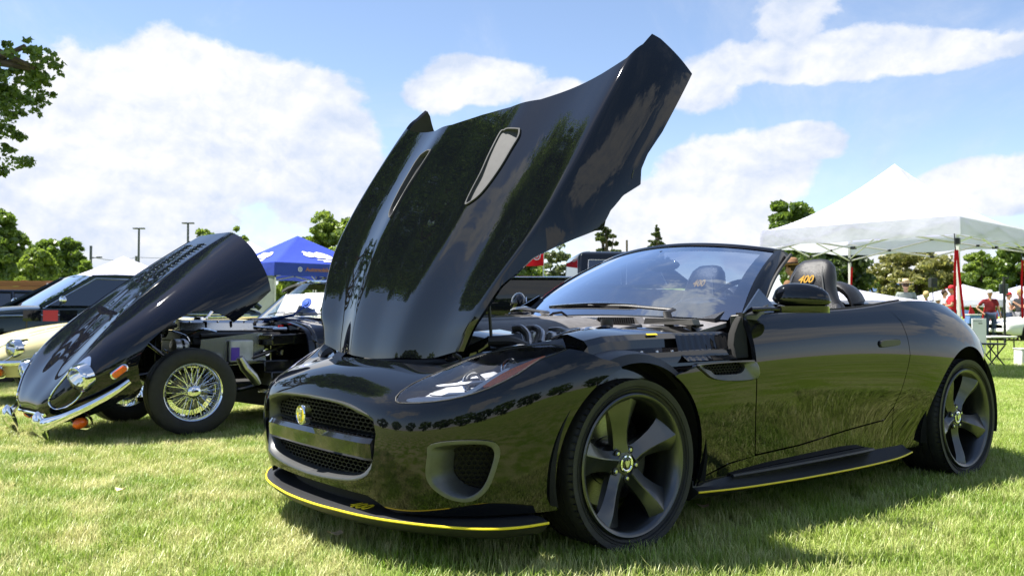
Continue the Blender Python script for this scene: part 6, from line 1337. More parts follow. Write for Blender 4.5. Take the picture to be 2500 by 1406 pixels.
# blue canopy with print
BTy = R(43); BT = canopy((-6.16, 25.44), BTy, 2.32, 3.2, 'blue_fab', 'blue pop-up canopy with white logos and orange lettering on its valance', 'canopy_tent', 3.05, .36, sag=1.08)
hb = 1.525; sl = math.atan2(.88, hb)
def on_roof(u, v, side):
    """u along the edge (right +), v up the slope from the eave"""
    z = 2.32+(3.2-2.32)*(v/hb)**1.0*1.0; r = 1-v/hb; zz = 2.32+.88*((1-r)**1.08*.93+.07*(1-r))+.012-.05*(1-(min(abs(u)/hb, r)/max(r, 1e-3))**2)*(1-r)*r*2+.012
    return (u, -hb*r, zz) if side == 0 else (-hb*r, -u, zz)
def blot(pts, side, name): 
    g = G(); P_ = smooth_poly(pts, 4); c = P_.mean(0); V = [on_roof(*c, side)]+[on_roof(*p, side) for p in P_]; n = len(P_); g.add(V, [[0, 1+k, 1+(k+1) % n] for k in range(n)]); return g.obj(name, 'white_ink', BT)
lg = [(-.35, .62), (-.28, .66), (-.20, .60), (-.12, .64), (-.02, .58), (.10, .66), (.22, .62), (.36, .52), (.44, .40), (.40, .30), (.25, .26), (.10, .32), (-.02, .30), (-.08, .38), (-.18, .34), (-.30, .36), (-.38, .46), (-.33, .54)]
for sd in (0, 1): blot([(a*1.05, b*.95+.05) for a, b in lg], sd, 'printed_logo')
for sd in (0, 1):
    for (x0, x1, y0, y1) in ((-.12, .55, .20, .235), (.02, .62, .10, .15)):
        g = G(); g.add([on_roof(x0, y0, sd), on_roof(x1, y0, sd), on_roof(x1, y1, sd), on_roof(x0, y1, sd)], [[0, 1, 2, 3]]); g.obj('printed_line', 'white_ink', BT)
put_text('valance_lettering', 'Automobile Ap', .155, (-.15, -hb*1.016-.022, 2.145), (1, 0, 0), (0, 0, 1), 'orange_ink', BT, font_shear=.1, bold=.003)
g = G(); g.lathe([(.045, 0), (.065, .002), (.045, .004)], (-.80, -hb*1.016-.022, 2.145), (0, -1, 0), 20); g.lathe([(0, .001), (.022, .001)], (-.80, -hb*1.016-.022, 2.145), (0, -1, 0), 12); g.obj('valance_emblem', 'white_ink', BT)
g = G(); g.grid([[( -hb, y, z) for z in (.05, 1.0, 2.0)] for y in np.linspace(-hb, hb, 9)]); g.obj('side_wall', fabric('clear_grey_wall', (.30, .34, .32), .4), BT)
for (px, ptop, d, lab, sc, ez, pk) in ((300, 625, 26, 'white canopy with a pointed top behind the dark green car', 3.4, None, None), (606, 588, 33, 'white canopy peeking out behind the raised navy bonnet', 3.6, None, None), (2040, 698, 24, 'low wide white canopy behind the black seats', 3.6, 1.28, 1.72), (2228, 711, 50, 'small white canopy between the straw hat and the blonde head', 3.0, None, None),
      (2352, 694, 36, 'white canopy behind the man in the red shirt', 3.9, None, None), (2492, 697, 37, 'white canopy at the right edge behind the man in the red cap', 3.9, None, None), (2420, 722, 58, 'distant white canopy behind the man in the maroon polo', 3.4, None, None)):
    zt = hgt(ptop, d); e_ = ez or zt*.70; canopy((col_x(px, d), d), R(38), e_, pk or zt, 'white_fab', lab, 'canopy_tent', sc, .22, group='white canopies in the distance', sag=1.25, detail=False)
# ---------------------------------------------------------------- other vehicles
def car(loc, yaw, label, cat, mt, L_=4.7, W=1.8, belt=.95, roof=1.42, nose=.80, tail=.95, ax=2.75, xf=-.85, gh=(.55, 1.15, 2.5, 3.1), sill=.25, wr=.32, seats=True, chrome=True, name='parked_car', glassm='glass_dark', group=None, open_top=False, boxy=0.0):
    T = thing(name, label, cat, (*loc, 0), yaw, group); G.flip = True; w = W/2; xe = xf+L_
    def sec(x, ww, zs, zt, zc): return [(x, ww*.92, zs), (x, ww*.99, zs+.07), (x, ww, zs+(zt-zs)*.5), (x, ww*.985, zs+(zt-zs)*.8), (x, ww*(.95+.02*boxy), zt-.03), (x, ww*(.88+.05*boxy), zt), (x, ww*.55, zc), (x, ww*.25, zc+.005), (x, 0, zc+.005)]
    xs = [(xf, .70, nose*.45, nose*.86, nose*.88), (xf+.06, .86, sill+.05, nose*.95, nose*.98), (xf+.3, .95, sill, nose*.99, nose*1.03), (0, 1, sill, (nose+belt)/2, (nose+belt)/2+.04), (gh[0], 1, sill, belt, belt+.04), (1.5, 1, sill, belt, belt+.01), (ax, 1, sill, (belt+tail)/2+.01, (belt+tail)/2+.03), (xe-.3, .95, sill+.03, tail, tail+.02), (xe-.05, .86, sill+.1, tail*.95, tail*.96), (xe, .72, tail*.5, tail*.86, tail*.87)]
    S = Surf([sec(x, w*k, a, b, c) for x, k, a, b, c in xs]); S.C[:, -1] = S.C[:, -3]*np.array([1, -1, 1])
    if S.nrm(np.array([4.0]), np.array([2.0]))[0][1] < 0: S.sg = -1
    P = PM(0, 9, 0, 8, 110, 50)
    for cx in (0, ax): P.clip(lambda uv, cx=cx: np.where(S.ev(uv[:, 0], uv[:, 1])[:, 1] > w*.5, np.hypot(*(S.ev(uv[:, 0], uv[:, 1])[:, [0, 2]]-np.array([cx, wr])).T)-wr-.05, 1))
    panel('body', mt, T, S, P, .02, both=True)
    g = G(); g.box((xf+L_/2, 0, sill+.10), (L_-.5, W*.70, .2)); g.obj('underbody', 'under', T)
    for x in (0, ax):
        for m in (1, -1):
            g = G(); o = (x, m*(w-.12), wr); g.lathe([(wr*.62, .09), (wr*.78, .105), (wr*.95, .095), (wr, .06), (wr, -.08), (wr*.6, -.09)], o, (0, m, 0), 40); W_ = g.obj('wheel', 'rubber', T)
            g = G(); g.lathe([(0, .085), (wr*.12, .09), (wr*.16, .07), (wr*.55, .055), (wr*.60, .09), (wr*.64, .095)], o, (0, m, 0), 40); r_ = g.obj('rim', 'alu', W_)
            for k in range(5):
                a = 2*math.pi*k/5; e = np.array([math.cos(a), 0, math.sin(a)]); g = G(); g.tube([np.array(o)+[0, m*.09, 0], np.array(o)+e*wr*.6+[0, m*.09, 0]], [.035, .025], 4, sq=(1, .4), up=(0, 1, 0)); g.obj('spoke', 'alu', r_)
            g = G(); g.lathe([(wr+.045, 0), (wr+.045, -.22), (0, -.22)], (x, m*(w-.02), wr), (0, m, 0), 24); g.obj('wheel_arch_liner', 'under', T)
    b0, t0, t1, b1 = gh; wb, wtp = w*.88, w*.70
    if not open_top:
        g = G(); g.grid([[(x+(.05*(1-abs(t)) if k == 0 else 0)*-1, wtp*t, roof-.05*t**2-(.02 if k in (0, 6) else 0)) for t in np.linspace(-1, 1, 15)] for k, x in enumerate(np.linspace(t0, t1, 7))], off=(0, 0, -.025)); g.obj('roof', mt, T, sharp=60)
        g = G(); g.grid([[(b0+(t0-b0)*b+.08*t*t*(1-b), (wb+(wtp-wb)*b)*t*.97, belt+(roof-.05*t*t-belt)*b) for b in np.linspace(0, 1, 6)] for t in np.linspace(-1, 1, 13)]); g.obj('windscreen', glassm, T, sharp=80)
        g = G(); g.grid([[(b1+(t1-b1)*b, (wb+(wtp-wb)*b)*t*.96, belt+(roof-.05*t*t-belt)*b) for b in np.linspace(0, 1, 6)] for t in np.linspace(-1, 1, 13)]); g.obj('rear_window', glassm, T, sharp=80)
        mid = (t0+t1)/2+.05
        for m in (1, -1):
            for (q0, q1, q2, q3) in (((b0+.10, belt+.02), (mid-.03, belt+.02), (mid-.03, roof-.07), (t0+.02, roof-.07)), ((mid+.03, belt+.02), (b1-.12, belt+.02), (t1-.06, roof-.07), (mid+.03, roof-.07))):
                f3 = lambda p, e=0: (p[0], m*((wb+(wtp-wb)*(p[1]-belt)/(roof-belt))+e), p[1]); g = G(); g.prism([f3(p) for p in (q0, q1, q2, q3)], (0, -.006*m, 0)); so_ = g.obj('side_window', glassm, T)
                g = G(); g.tube([f3(p, .006) for p in (q0, q3, q2, q1)], .010, 6); g.obj('window_trim', 'chrome' if chrome else 'black_metal', so_)
            for (p0, p1, r_) in (((b0, belt), (t0, roof-.05), .028), ((mid, belt), (mid, roof-.05), .03), ((b1, belt), (t1, roof-.05), .045)):
                f4 = lambda p: (p[0], m*((wb+(wtp-wb)*(p[1]-belt)/(roof-belt))-.004), p[1]); g = G(); g.tube([f4(p0), f4(p1)], r_, 8); g.obj('pillar', mt, T)
            g = G(); g.tube([(t0-.02, m*wtp, roof-.05), (t0+.3, m*wtp*1.01, roof-.035), (t1-.2, m*wtp*1.01, roof-.035), (t1, m*wtp, roof-.05)], .03, 8); g.obj('roof_rail', mt, T)
            g = G(); g.ell((b0+.22, m*(w+.07), belt+.09), (.045, .09, .06)); mo = g.obj('door_mirror', 'chrome' if chrome else mt, T); g = G(); g.tube([(b0+.22, m*(w-.04), belt+.02), (b0+.22, m*(w+.05), belt+.07)], .012, 6); g.obj('mirror_stalk', 'chrome' if chrome else 'black_metal', mo)
        if seats:
            for y in (-.36, .36): g = G(); g.box((1.45, y*W/1.8, .80), (.14, .46, .60), taper=.8); g.box((1.46, y*W/1.8, 1.16), (.10, .26, .16)); g.obj('seat', 'leather_grey', T, bevel=.03)
            g = G(); q = [(1.0+.05*math.sin(t)*0, .36+.17*math.cos(t), 1.0+.17*math.sin(t)) for t in np.linspace(0, 2*math.pi, 25)]; g.tube(q, .013, 6, False); g.obj('steering_wheel', 'satin', T)
    else: pass
    for m in (1, -1):
        g = G(); g.lathe([(0, .03), (.07, .02), (.085, 0), (.085, -.05)], (xf+.05, m*w*.66, nose*.80), (-1, 0, 0), 20); g.obj('headlight', 'lamp_white', T)
        if chrome: g = G(); g.tube([(xf+.3, m*(w+.004), belt-.13), (1.5, m*(w+.006), belt-.10), (xe-.4, m*(w+.0), tail-.10)], .010, 6); g.obj('side_trim', 'chrome', T)
        g = G(); g.box((1.85, m*(w+.01), belt-.08), (.16, .02, .03)); g.obj('door_handle', 'chrome' if chrome else 'black_metal', T, bevel=.006)
    g = G(); g.box((xf+.02, 0, .42), (.10, W*.92, .13)); g.box((xe-.02, 0, .45), (.10, W*.92, .13)); g.obj('bumper', 'chrome' if chrome else mt, T, bevel=.03)
    G.flip = False; return T
car((-7.30, 12.2), .80, 'dark green-black estate car with chrome window frames and a round chrome mirror', 'car', 'green_paint', 4.9, 1.85, 1.02, 1.50, .90, 1.02, 2.85, -.95, (.50, 1.25, 3.3, 3.8), name='parked_car')
car((-11.9, 17.0), .80, 'blue-grey rounded car half hidden at the far left behind the dark green car', 'car', 'blue_grey', 4.4, 1.78, .98, 1.43, .85, .98, 2.6, -.85, (.45, 1.15, 2.6, 3.3), chrome=False)
car((17.1, 30.3), .15, 'low white sports car at the right edge of the photo', 'car', 'white_paint', 4.5, 1.95, .86, 1.12, .70, .84, 2.65, -.9, (.35, 1.1, 2.0, 3.2), chrome=False, wr=.35, seats=False)
car((2.2, 15.4), .10, 'old car with a tan body glimpsed between the pillar and the black seats', 'car', 'cream', 4.4, 1.75, 1.0, 1.52, .9, .95, 2.6, -.85, (.5, 1.0, 2.6, 3.0), name='parked_car') if False else None
def pickup():
    T = thing('pickup_truck', 'black pickup truck with a chrome bed rail parked beyond the windscreen', 'truck', (2.95, 14.6, 0), math.pi+.06); T.scale = (1, 1, 1); w = .95
    # local x runs from the nose to the tail; the nose points right in the photo
    def sec(x, ww, zs, zt): return [(x, -ww*.93, zs), (x, -ww, zs+.12), (x, -ww, zt-.25), (x, -ww*.97, zt-.03), (x, -ww*.94, zt), (x, ww*.94, zt), (x, ww*.97, zt-.03), (x, ww, zt-.25), (x, ww, zs+.12), (x, ww*.93, zs)]
    g = G(); g.loft([sec(x, w*k, zs, zt) for x, k, zs, zt in ((-1.0, .85, .6, 1.10), (-.8, .97, .5, 1.2), (.5, 1, .45, 1.30), (2.0, 1, .42, 1.34))]); g.obj('cab_body', 'truck_black', T, sharp=30)
    g = G(); g.loft([sec(x, w*k, .50, 1.47) for x, k in ((2.03, 1), (3.0, 1.01), (4.0, 1), (4.35, .98))]); bed = g.obj('bed', 'truck_black', T, sharp=30)
    for m in (1, -1): g = G(); g.tube([(2.05, m*.92, 1.485), (4.33, m*.92, 1.485)], .022, 8, sq=(1.6, .7)); g.obj('bed_rail', 'chrome', bed)
    g = G(); g.loft([[(x0, -y0, z), (x1, -y0, z), (x1, y0, z), (x0, y0, z)] for x0, x1, y0, z in ((.1, 2.0, .90, 1.32), (.75, 1.98, .78, 1.84), (.85, 1.9, .72, 1.90))]); cabin = g.obj('cab_roof', 'truck_black', T, bevel=.05, sharp=40)
    for m in (1, -1):
        for (x0, x1, a, b) in ((.62, 1.25, .78, 1.22), (1.33, 1.85, 1.33, 1.82)):
            f3 = lambda x, z: (x, m*(.905-.12*(z-1.32)/.52+.004), z); g = G(); g.prism([f3(x0, 1.38), f3(x1, 1.38), f3(b, 1.76), f3(a, 1.76)], (0, .006*m, 0)); so_ = g.obj('side_window', 'glass_dark', T); g = G(); g.tube([f3(x0, 1.38), f3(a, 1.76), f3(b, 1.76), f3(x1, 1.38)], .010, 6); g.obj('window_trim', 'alu', so_)
    for x in (-.15, 3.35):
        for m in (1, -1):
            g = G(); g.lathe([(.22, .10), (.30, .12), (.38, .11), (.40, .05), (.40, -.1), (.22, -.1)], (x, m*.84, .40), (0, m, 0), 36); W_ = g.obj('wheel', 'rubber', T); g = G(); g.lathe([(0, .10), (.06, .11), (.20, .06), (.23, .11)], (x, m*.84, .40), (0, m, 0), 30); g.obj('rim', 'alu', W_)
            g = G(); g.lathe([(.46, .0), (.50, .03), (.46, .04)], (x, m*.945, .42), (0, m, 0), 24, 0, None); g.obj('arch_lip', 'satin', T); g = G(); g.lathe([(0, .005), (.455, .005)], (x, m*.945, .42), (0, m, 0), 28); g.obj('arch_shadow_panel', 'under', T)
    for m in (1, -1): g = G(); g.box((4.37, m*.80, 1.2), (.05, .16, .36)); g.obj('tail_lamp', 'red_lens', T, bevel=.02)
pickup()
# ---------------------------------------------------------------- people
def skin_obj(name, V, E_, Rr, mt, parent, sub=2, root=0):
    me = bpy.data.meshes.new(name); me.from_pydata([tuple(map(float, v)) for v in V], E_, []); o = link(name, me, parent); me.materials.append(MT[mt]); m = o.modifiers.new('skin', 'SKIN'); m.use_smooth_shade = True
    for k, d in enumerate(me.skin_vertices[0].data): d.radius = (Rr[k], Rr[k]) if not hasattr(Rr[k], '__len__') else Rr[k]; d.use_root = (k == root)
    s = o.modifiers.new('smooth', 'SUBSURF'); s.levels = sub; s.render_levels = sub; return o
def person(x, y, facing, h, shirt, legs, label, hair='hair_dark', hat=None, pose='stand', sleeves='short', head=True, group=None):
    """facing: angle of the chest direction in the ground plane"""
    T = thing('person', label, 'person', (x, y, 0), facing-math.pi/2, group); k = h/1.75   # local +y is forward, +x is the figure's right... chest faces +y
    J = dict(pel=(0, 0, .95), wst=(0, 0, 1.08), chs=(0, .01, 1.30), nck=(0, -.01, 1.47), hd0=(0, .0, 1.54), hL=(.10, 0, .92), hR=(-.10, 0, .92), kL=(.12, .02, .50), kR=(-.12, .02, .50), aL=(.13, -.02, .09), aR=(-.13, -.02, .09), tL=(.15, .13, .035), tR=(-.15, .13, .035), sL=(.185, 0, 1.41), sR=(-.185, 0, 1.41))
    if pose == 'stand': J.update(eL=(.26, -.03, 1.13), eR=(-.26, -.03, 1.13), wL=(.27, .06, .88), wR=(-.27, .06, .88))
    if pose == 'crossed': J.update(eL=(.27, .08, 1.16), eR=(-.27, .08, 1.16), wL=(-.06, .24, 1.20), wR=(.06, .22, 1.15))
    if pose == 'hip': J.update(eL=(.40, -.08, 1.16), eR=(-.27, -.03, 1.13), wL=(.22, .04, .98), wR=(-.30, .05, .88))
    if pose == 'phone': J.update(eL=(.26, .06, 1.13), eR=(-.24, .10, 1.14), wL=(.16, .28, 1.28), wR=(-.10, .30, 1.30))
    fL = np.array(J['wL'])+(np.array(J['wL'])-np.array(J['eL']))*.33; fR = np.array(J['wR'])+(np.array(J['wR'])-np.array(J['eR']))*.33; J['fL'] = fL; J['fR'] = fR
    J = {a: np.array(b, float)*k for a, b in J.items()}; nm = list(J); ix = {a: i for i, a in enumerate(nm)}
    rad = dict(pel=(.155, .11), wst=(.135, .10), chs=(.155, .11), nck=(.055, .055), hd0=(.05, .05), hL=.095, hR=.095, kL=.058, kR=.058, aL=.038, aR=.038, tL=.035, tR=.035, sL=.06, sR=.06, eL=.040, eR=.040, wL=.027, wR=.027, fL=(.035, .018), fR=(.035, .018))
    ed = [('pel', 'wst'), ('wst', 'chs'), ('chs', 'nck'), ('nck', 'hd0'), ('pel', 'hL'), ('pel', 'hR'), ('hL', 'kL'), ('hR', 'kR'), ('kL', 'aL'), ('kR', 'aR'), ('aL', 'tL'), ('aR', 'tR'), ('chs', 'sL'), ('chs', 'sR'), ('sL', 'eL'), ('sR', 'eR'), ('eL', 'wL'), ('eR', 'wR'), ('wL', 'fL'), ('wR', 'fR')]
    sc = lambda r, e=1: tuple(q*k*e for q in (r if hasattr(r, '__len__') else (r, r)))
    skin_obj('body', [J[a] for a in nm], [(ix[a], ix[b]) for a, b in ed], [sc(rad[a], {'pel': .72, 'wst': .78, 'chs': .70, 'sL': .78, 'sR': .78, 'hL': .82, 'hR': .82}.get(a, 1)) for a in nm], 'skin', T)
    def sub_(names, edges, e, mt, nme, over={}): 
        i2 = {a: i for i, a in enumerate(names)}; skin_obj(nme, [over.get(a, J.get(a)) for a in names], [(i2[a], i2[b]) for a, b in edges], [sc(rad.get(a, .06), e) for a in names], mt, T)
    eo = {}
    if sleeves == 'short': eo = {'eL': J['sL']+(J['eL']-J['sL'])*.72, 'eR': J['sR']+(J['eR']-J['sR'])*.72}
    names = ['pel', 'wst', 'chs', 'nk2', 'sL', 'sR', 'eL', 'eR']; eg = [('pel', 'wst'), ('wst', 'chs'), ('chs', 'nk2'), ('chs', 'sL'), ('chs', 'sR'), ('sL', 'eL'), ('sR', 'eR')]
    if sleeves == 'long': names += ['wL', 'wR']; eg += [('eL', 'wL'), ('eR', 'wR')]
    rad['nk2'] = (.07, .065); eo['nk2'] = J['nck']-np.array([0, 0, .035])*k; rad2 = dict(rad); rad['eL'] = rad['eR'] = .052; sub_(names, eg, 1.13, shirt, 'shirt', eo); rad['eL'] = rad['eR'] = .040
    rad['kL'] = rad['kR'] = .070; rad['aL'] = rad['aR'] = .058; J2 = {}
    if legs.startswith('shorts'): J2 = {'kL': J['hL']+(J['kL']-J['hL'])*.9, 'kR': J['hR']+(J['kR']-J['hR'])*.9}; sub_(['pel', 'hL', 'hR', 'kL', 'kR'], [('pel', 'hL'), ('pel', 'hR'), ('hL', 'kL'), ('hR', 'kR')], 1.10, legs, 'shorts', J2)
    else: sub_(['pel', 'hL', 'hR', 'kL', 'kR', 'aL', 'aR'], [('pel', 'hL'), ('pel', 'hR'), ('hL', 'kL'), ('hR', 'kR'), ('kL', 'aL'), ('kR', 'aR')], 1.10, legs, 'trousers')
    for s in ('L', 'R'): a = J['a'+s]; g = G(); g.ell(a+np.array([0, .06, -.045])*k, (.05*k, .14*k, .05*k)); g.obj('shoe', 'satin' if legs != 'shorts_grey' else 'shirt_white', T)
    hc = J['hd0']+np.array([0, .012, .10])*k; g = G(); g.ell(hc, (.075*k, .095*k, .118*k)); g.ell(hc+np.array([0, .095, -.02])*k, (.014*k, .020*k, .022*k), n=8, m=6); g.ell(hc+np.array([.076, 0, -.01])*k, (.012*k, .02*k, .032*k), n=8, m=6); g.ell(hc+np.array([-.076, 0, -.01])*k, (.012*k, .02*k, .032*k), n=8, m=6); g.tube([hc-np.array([0, .01, .05])*k, J['nck']], .052*k, 10); hd = g.obj('head', 'skin', T)
    for s in (1, -1): g = G(); g.ell(hc+np.array([.030*s, .086, .012])*k, (.012*k, .008*k, .007*k), n=8, m=6); g.obj('eye', 'hair_dark', hd)
    g = G(); g.ell(hc+np.array([0, .088, -.055])*k, (.022*k, .008*k, .006*k), n=8, m=6); g.obj('mouth', 'shirt_red', hd)
    g = G(); big = 1.0 if hair != 'hair_blond' else 1.22; g.ell(hc+np.array([0, -.022, .028])*k, (.084*k*big, .095*k*big, .105*k*big)); g.obj('hair', hair, hd)
    if hat == 'straw' or hat == 'brown_felt':
        g = G(); g.lathe([(0, .15), (.05, .155), (.085, .13), (.092, .05), (.10, .045), (.20, .03), (.215, .055), (.20, .040), (.10, .035), (.0, .03)], hc+np.array([0, 0, .02]), (0, 0, 1), 24); g.obj('hat', hat, hd, sharp=50); g = G(); g.lathe([(.094, .052), (.096, .075), (.092, .08)], hc+np.array([0, 0, .02]), (0, 0, 1), 24); g.obj('hat_band', 'shirt_black', hd)
    elif hat:
        g = G(); g.lathe([(0, .10), (.05, .095), (.085, .06), (.095, .0)], hc+np.array([0, -.005, .03]), (0, 0, 1), 20); g.prism([hc+np.array([a*.08*1.0, .07+b*.10, .035]) for a, b in ((-1, 0), (-.7, .8), (0, 1.1), (.7, .8), (1, 0))], (0, 0, .012)); g.obj('cap', hat, hd)
    return T
tc = -math.pi/2    # towards the viewer
person(col_x(2212, 24), 24, 1.3, 1.85, 'shirt_camo', 'denim', 'person seen from behind in a straw hat and camouflage shirt', 'hair_dark', 'straw', 'stand')
person(col_x(2261, 29), 29, 1.7, 1.68, 'shirt_blue', 'shorts_grey', 'blonde person seen from behind in a blue top', 'hair_blond', None, 'stand')
person(col_x(2324, 27), 27, math.pi-.2, 1.82, 'shirt_red', 'denim', 'person in a bright red shirt with folded arms beside the near canopy post', 'hair_dark', 'cap_red', 'crossed')
person(col_x(2306, 29.5), 29.5, -.4, 1.76, 'shirt_white', 'shorts_grey', 'person in a white shirt facing the one in the red shirt', 'hair_dark', None, 'stand')
person(col_x(2290, 30.5), 30.5, tc, 1.50, 'brown_felt', 'denim', 'person in brown half hidden behind the rear wing of the convertible', 'hair_dark', 'cap_white', 'stand')
person(col_x(2417, 30), 30, tc-.25, 1.76, 'shirt_maroon', 'denim', 'person in a maroon polo shirt and white cap with one hand on the hip', 'hair_dark', 'cap_white', 'hip')
person(col_x(2463, 31), 31, -.5, 1.72, 'shirt_white', 'denim', 'person in a white T-shirt and red cap holding up a phone', 'hair_dark', 'cap_red', 'phone')
person(col_x(2490, 30.6), 30.6, math.pi+.3, 1.80, 'shirt_black', 'shorts_grey', 'person in a black T-shirt at the right edge of the photo', 'hair_blond', None, 'phone')
person(col_x(1936, 13.5), 13.5, 2.4, 1.72, 'brown_felt', 'denim', 'person in a brown felt hat behind the windscreen pillar', 'hair_dark', 'brown_felt', 'stand', 'long')
person(col_x(-22, 15.5), 15.5, .3, 1.80, 'shirt_red', 'denim', 'person at the left edge of the photo with a bare arm hanging down', 'hair_dark', None, 'stand')
# ---------------------------------------------------------------- small things on the right
def stool(x, y, rz):
    T = thing('folding_stool', 'small black folding stool with crossed legs on the grass', 'stool', (x, y, 0), rz)
    g = G(); g.box((0, 0, .42), (.36, .30, .03)); g.obj('seat', 'black_metal', T, bevel=.012)
    for yy in (-.13, .13):
        for s in (1, -1): g = G(); g.tube([(-.20*s, yy, .0), (.16*s, yy, .40)], .012, 8); g.obj('leg', 'black_metal', T)
stool(col_x(2418, 15.2), 15.2, .15)
T_ = thing('folding_table', 'white-topped table standing right of the rear wheel', 'table', (col_x(2425, 17), 17, 0), .25)
g = G(); g.box((0, 0, .50), (.62, .5, .03)); g.obj('table_top', 'white_metal', T_, bevel=.008)
for a in (-.27, .27):
    for b in (-.2, .2): g = G(); g.tube([(a, b, 0), (a, b, .49)], .012, 6); g.obj('leg', 'black_metal', T_)
T_ = thing('display_board', 'white board with small print standing behind the rear wheel', 'board', (col_x(2389, 16.4), 16.4, 0), -.1)
g = G(); g.box((0, 0, .62), (.25, .03, .46)); g.obj('board', 'paper', T_, bevel=.004); g = G(); g.box((.02, -.017, .76), (.07, .003, .02)); g.obj('green_mark', 'shirt_camo', T_); g = G(); g.box((-.03, -.017, .80), (.15, .003, .008)); g.obj('print_line', 'pole_grey', T_)
for s in (-.10, .10): g = G(); g.tube([(s, 0, 0), (s, 0, .40)], .012, 6); g.obj('leg', 'white_metal', T_)
T_ = thing('white_bin', 'white plastic bin cut by the right edge of the photo', 'bin', (col_x(2500, 15.6), 15.6, 0), 0); g = G(); g.box((0, 0, .16), (.27, .27, .32), taper=.96); g.obj('bin_body', 'white_metal', T_, bevel=.02, seg=3); g = G(); g.box((0, 0, .325), (.28, .28, .02)); g.obj('lid', 'white_metal', T_, bevel=.008)
T_ = thing('loudspeaker', 'black loudspeaker on a stand in front of the olive tree', 'speaker', (col_x(2278, 30), 30, 0), .1); g = G(); g.box((0, 0, 2.02), (.22, .2, .32)); g.obj('cabinet', 'black_metal', T_, bevel=.01); g = G(); g.lathe([(0, .0), (.03, .002), (.075, .012), (.08, .0)], (0, -.101, 1.98), (0, -1, 0), 20); g.obj('cone', 'satin', T_); g = G(); g.tube([(0, 0, .6), (0, 0, 1.88)], .018, 8); g.obj('stand_pole', 'black_metal', T_)
for a in (0, 2.1, 4.2): g = G(); g.tube([(0, 0, .65), (.4*math.cos(a), .4*math.sin(a), .0)], .012, 6); g.obj('leg', 'black_metal', T_)
T_ = thing('sign_post', 'dark square post with a short top bar and a grey sign', 'post', (col_x(2452, 27), 27, 0), 0); g = G(); g.box((0, 0, 1.03), (.055, .055, 2.06)); g.obj('post', 'black_metal', T_); g = G(); g.box((.05, 0, 2.06), (.16, .07, .05)); g.obj('top_bar', 'black_metal', T_); g = G(); g.box((.02, .06, 1.72), (.28, .02, .30)); g.obj('sign_plate', 'pole_grey', T_, bevel=.01)
def fold_shade(px, d, label, h):
    T = thing('folding_screen', label, 'screen', (col_x(px, d), d, 0), .1)
    for k, (m_, x0, x1) in enumerate((('shirt_red', -.55, -.12), ('shirt_black', -.12, .15), ('shirt_red', .15, .6))):
        g = G(); g.prism([(x0, .1*k, .25), (x1, .1*k, .25), (x1-.02, .1*k, h*(.8+.2*(k % 2))), (x0+.25, .1*k, h)], (0, .02, 0)); g.obj('panel', m_, T)
    for s in (-.5, .55): g = G(); g.tube([(s, 0, 0), (s*.8, 0, .9)], .012, 6); g.obj('leg', 'black_metal', T)
fold_shade(2388, 33, 'red and black folding fabric screen left of the person in maroon', 1.30); fold_shade(2444, 33, 'red and black folding fabric screen right of the person in maroon', 1.25)
T_ = thing('cool_box', 'blue cool box on a stand behind the near canopy post', 'cool box', (col_x(2374, 24), 24, 0), .1); g = G(); g.box((0, 0, .80), (.34, .26, .24)); g.obj('box_body', 'shirt_blue', T_, bevel=.02); g = G(); g.box((0, 0, .93), (.36, .28, .03)); g.obj('lid', 'white_metal', T_, bevel=.01); g = G(); g.box((0, 0, .34), (.30, .22, .68)); g.obj('stand', 'black_metal', T_)
# ---------------------------------------------------------------- flag, poles, wires, timber fence
T_ = thing('red_flag', 'red flag with a pale round emblem on a thin pole behind the convertible', 'flag', (col_x(1327, 17), 17, 0), 0)
g = G(); g.tube([(0, 0, 0), (0, 0, 2.30)], .013, 8); g.obj('flag_pole', 'white_metal', T_)
g = G(); fl = [[(-.62*a, .05*math.sin(a*6), 1.86+.42*b-.02*a) for b in np.linspace(0, 1, 6)] for a in np.linspace(0, 1, 16)]; g.grid(fl); g.obj('flag_cloth', 'red_fab', T_)
g = G(); g.lathe([(.055, 0), (.075, .002), (.055, .004)], (-.13, .0, 2.04), (0, -1, 0), 20); g.lathe([(0, .004), (.03, .004)], (-.13, .0, 2.04), (0, -1, 0), 10); g.obj('flag_emblem', 'white_ink', T_); T_.children[-1].location = (0, .015, 0)
def lamp_post(px, pt, d, label, wide=.36):
    z = hgt(pt, d); T = thing('lamp_post', label, 'lamp post', (col_x(px, d), d, 0), 0, 'twin-headed lamp posts in the distance'); g = G(); g.tube([(0, 0, 0), (0, 0, z-.1)], [.10, .07], 10); g.obj('pole', 'pole_grey', T)
    for s in (-1, 1): g = G(); g.box((s*wide*.6, 0, z-.04), (wide*.95, .35, .10)); g.obj('lamp_head', 'pole_grey', T, bevel=.03)
    g = G(); g.box((0, 0, z-.06), (wide*.6, .08, .06)); g.obj('lamp_arm', 'pole_grey', T)
lamp_post(337, 556, 62, 'lamp post rising left of the raised navy bonnet'); lamp_post(457, 543, 60, 'lamp post showing above the raised navy bonnet')
T_ = thing('utility_pole', 'bare grey pole right of the trees with a small lamp arm', 'pole', (col_x(220, 60), 60, 0), 0); z_ = hgt(600, 60); g = G(); g.tube([(0, 0, 0), (0, 0, z_)], .09, 8); g.obj('pole', 'pole_grey', T_); g = G(); g.tube([(0, 0, z_-.85), (.45, 0, z_-.78)], .03, 6); g.box((.58, 0, z_-.78), (.32, .18, .09)); g.obj('lamp_arm', 'pole_grey', T_)
T_ = thing('utility_pole', 'short stub of a pole beside the tall lamp post', 'pole', (col_x(331, 75), 75, 0), 0); z_ = hgt(625, 75); g = G(); g.tube([(0, 0, 0), (0, 0, z_)], .10, 8); g.obj('pole', 'pole_grey', T_)
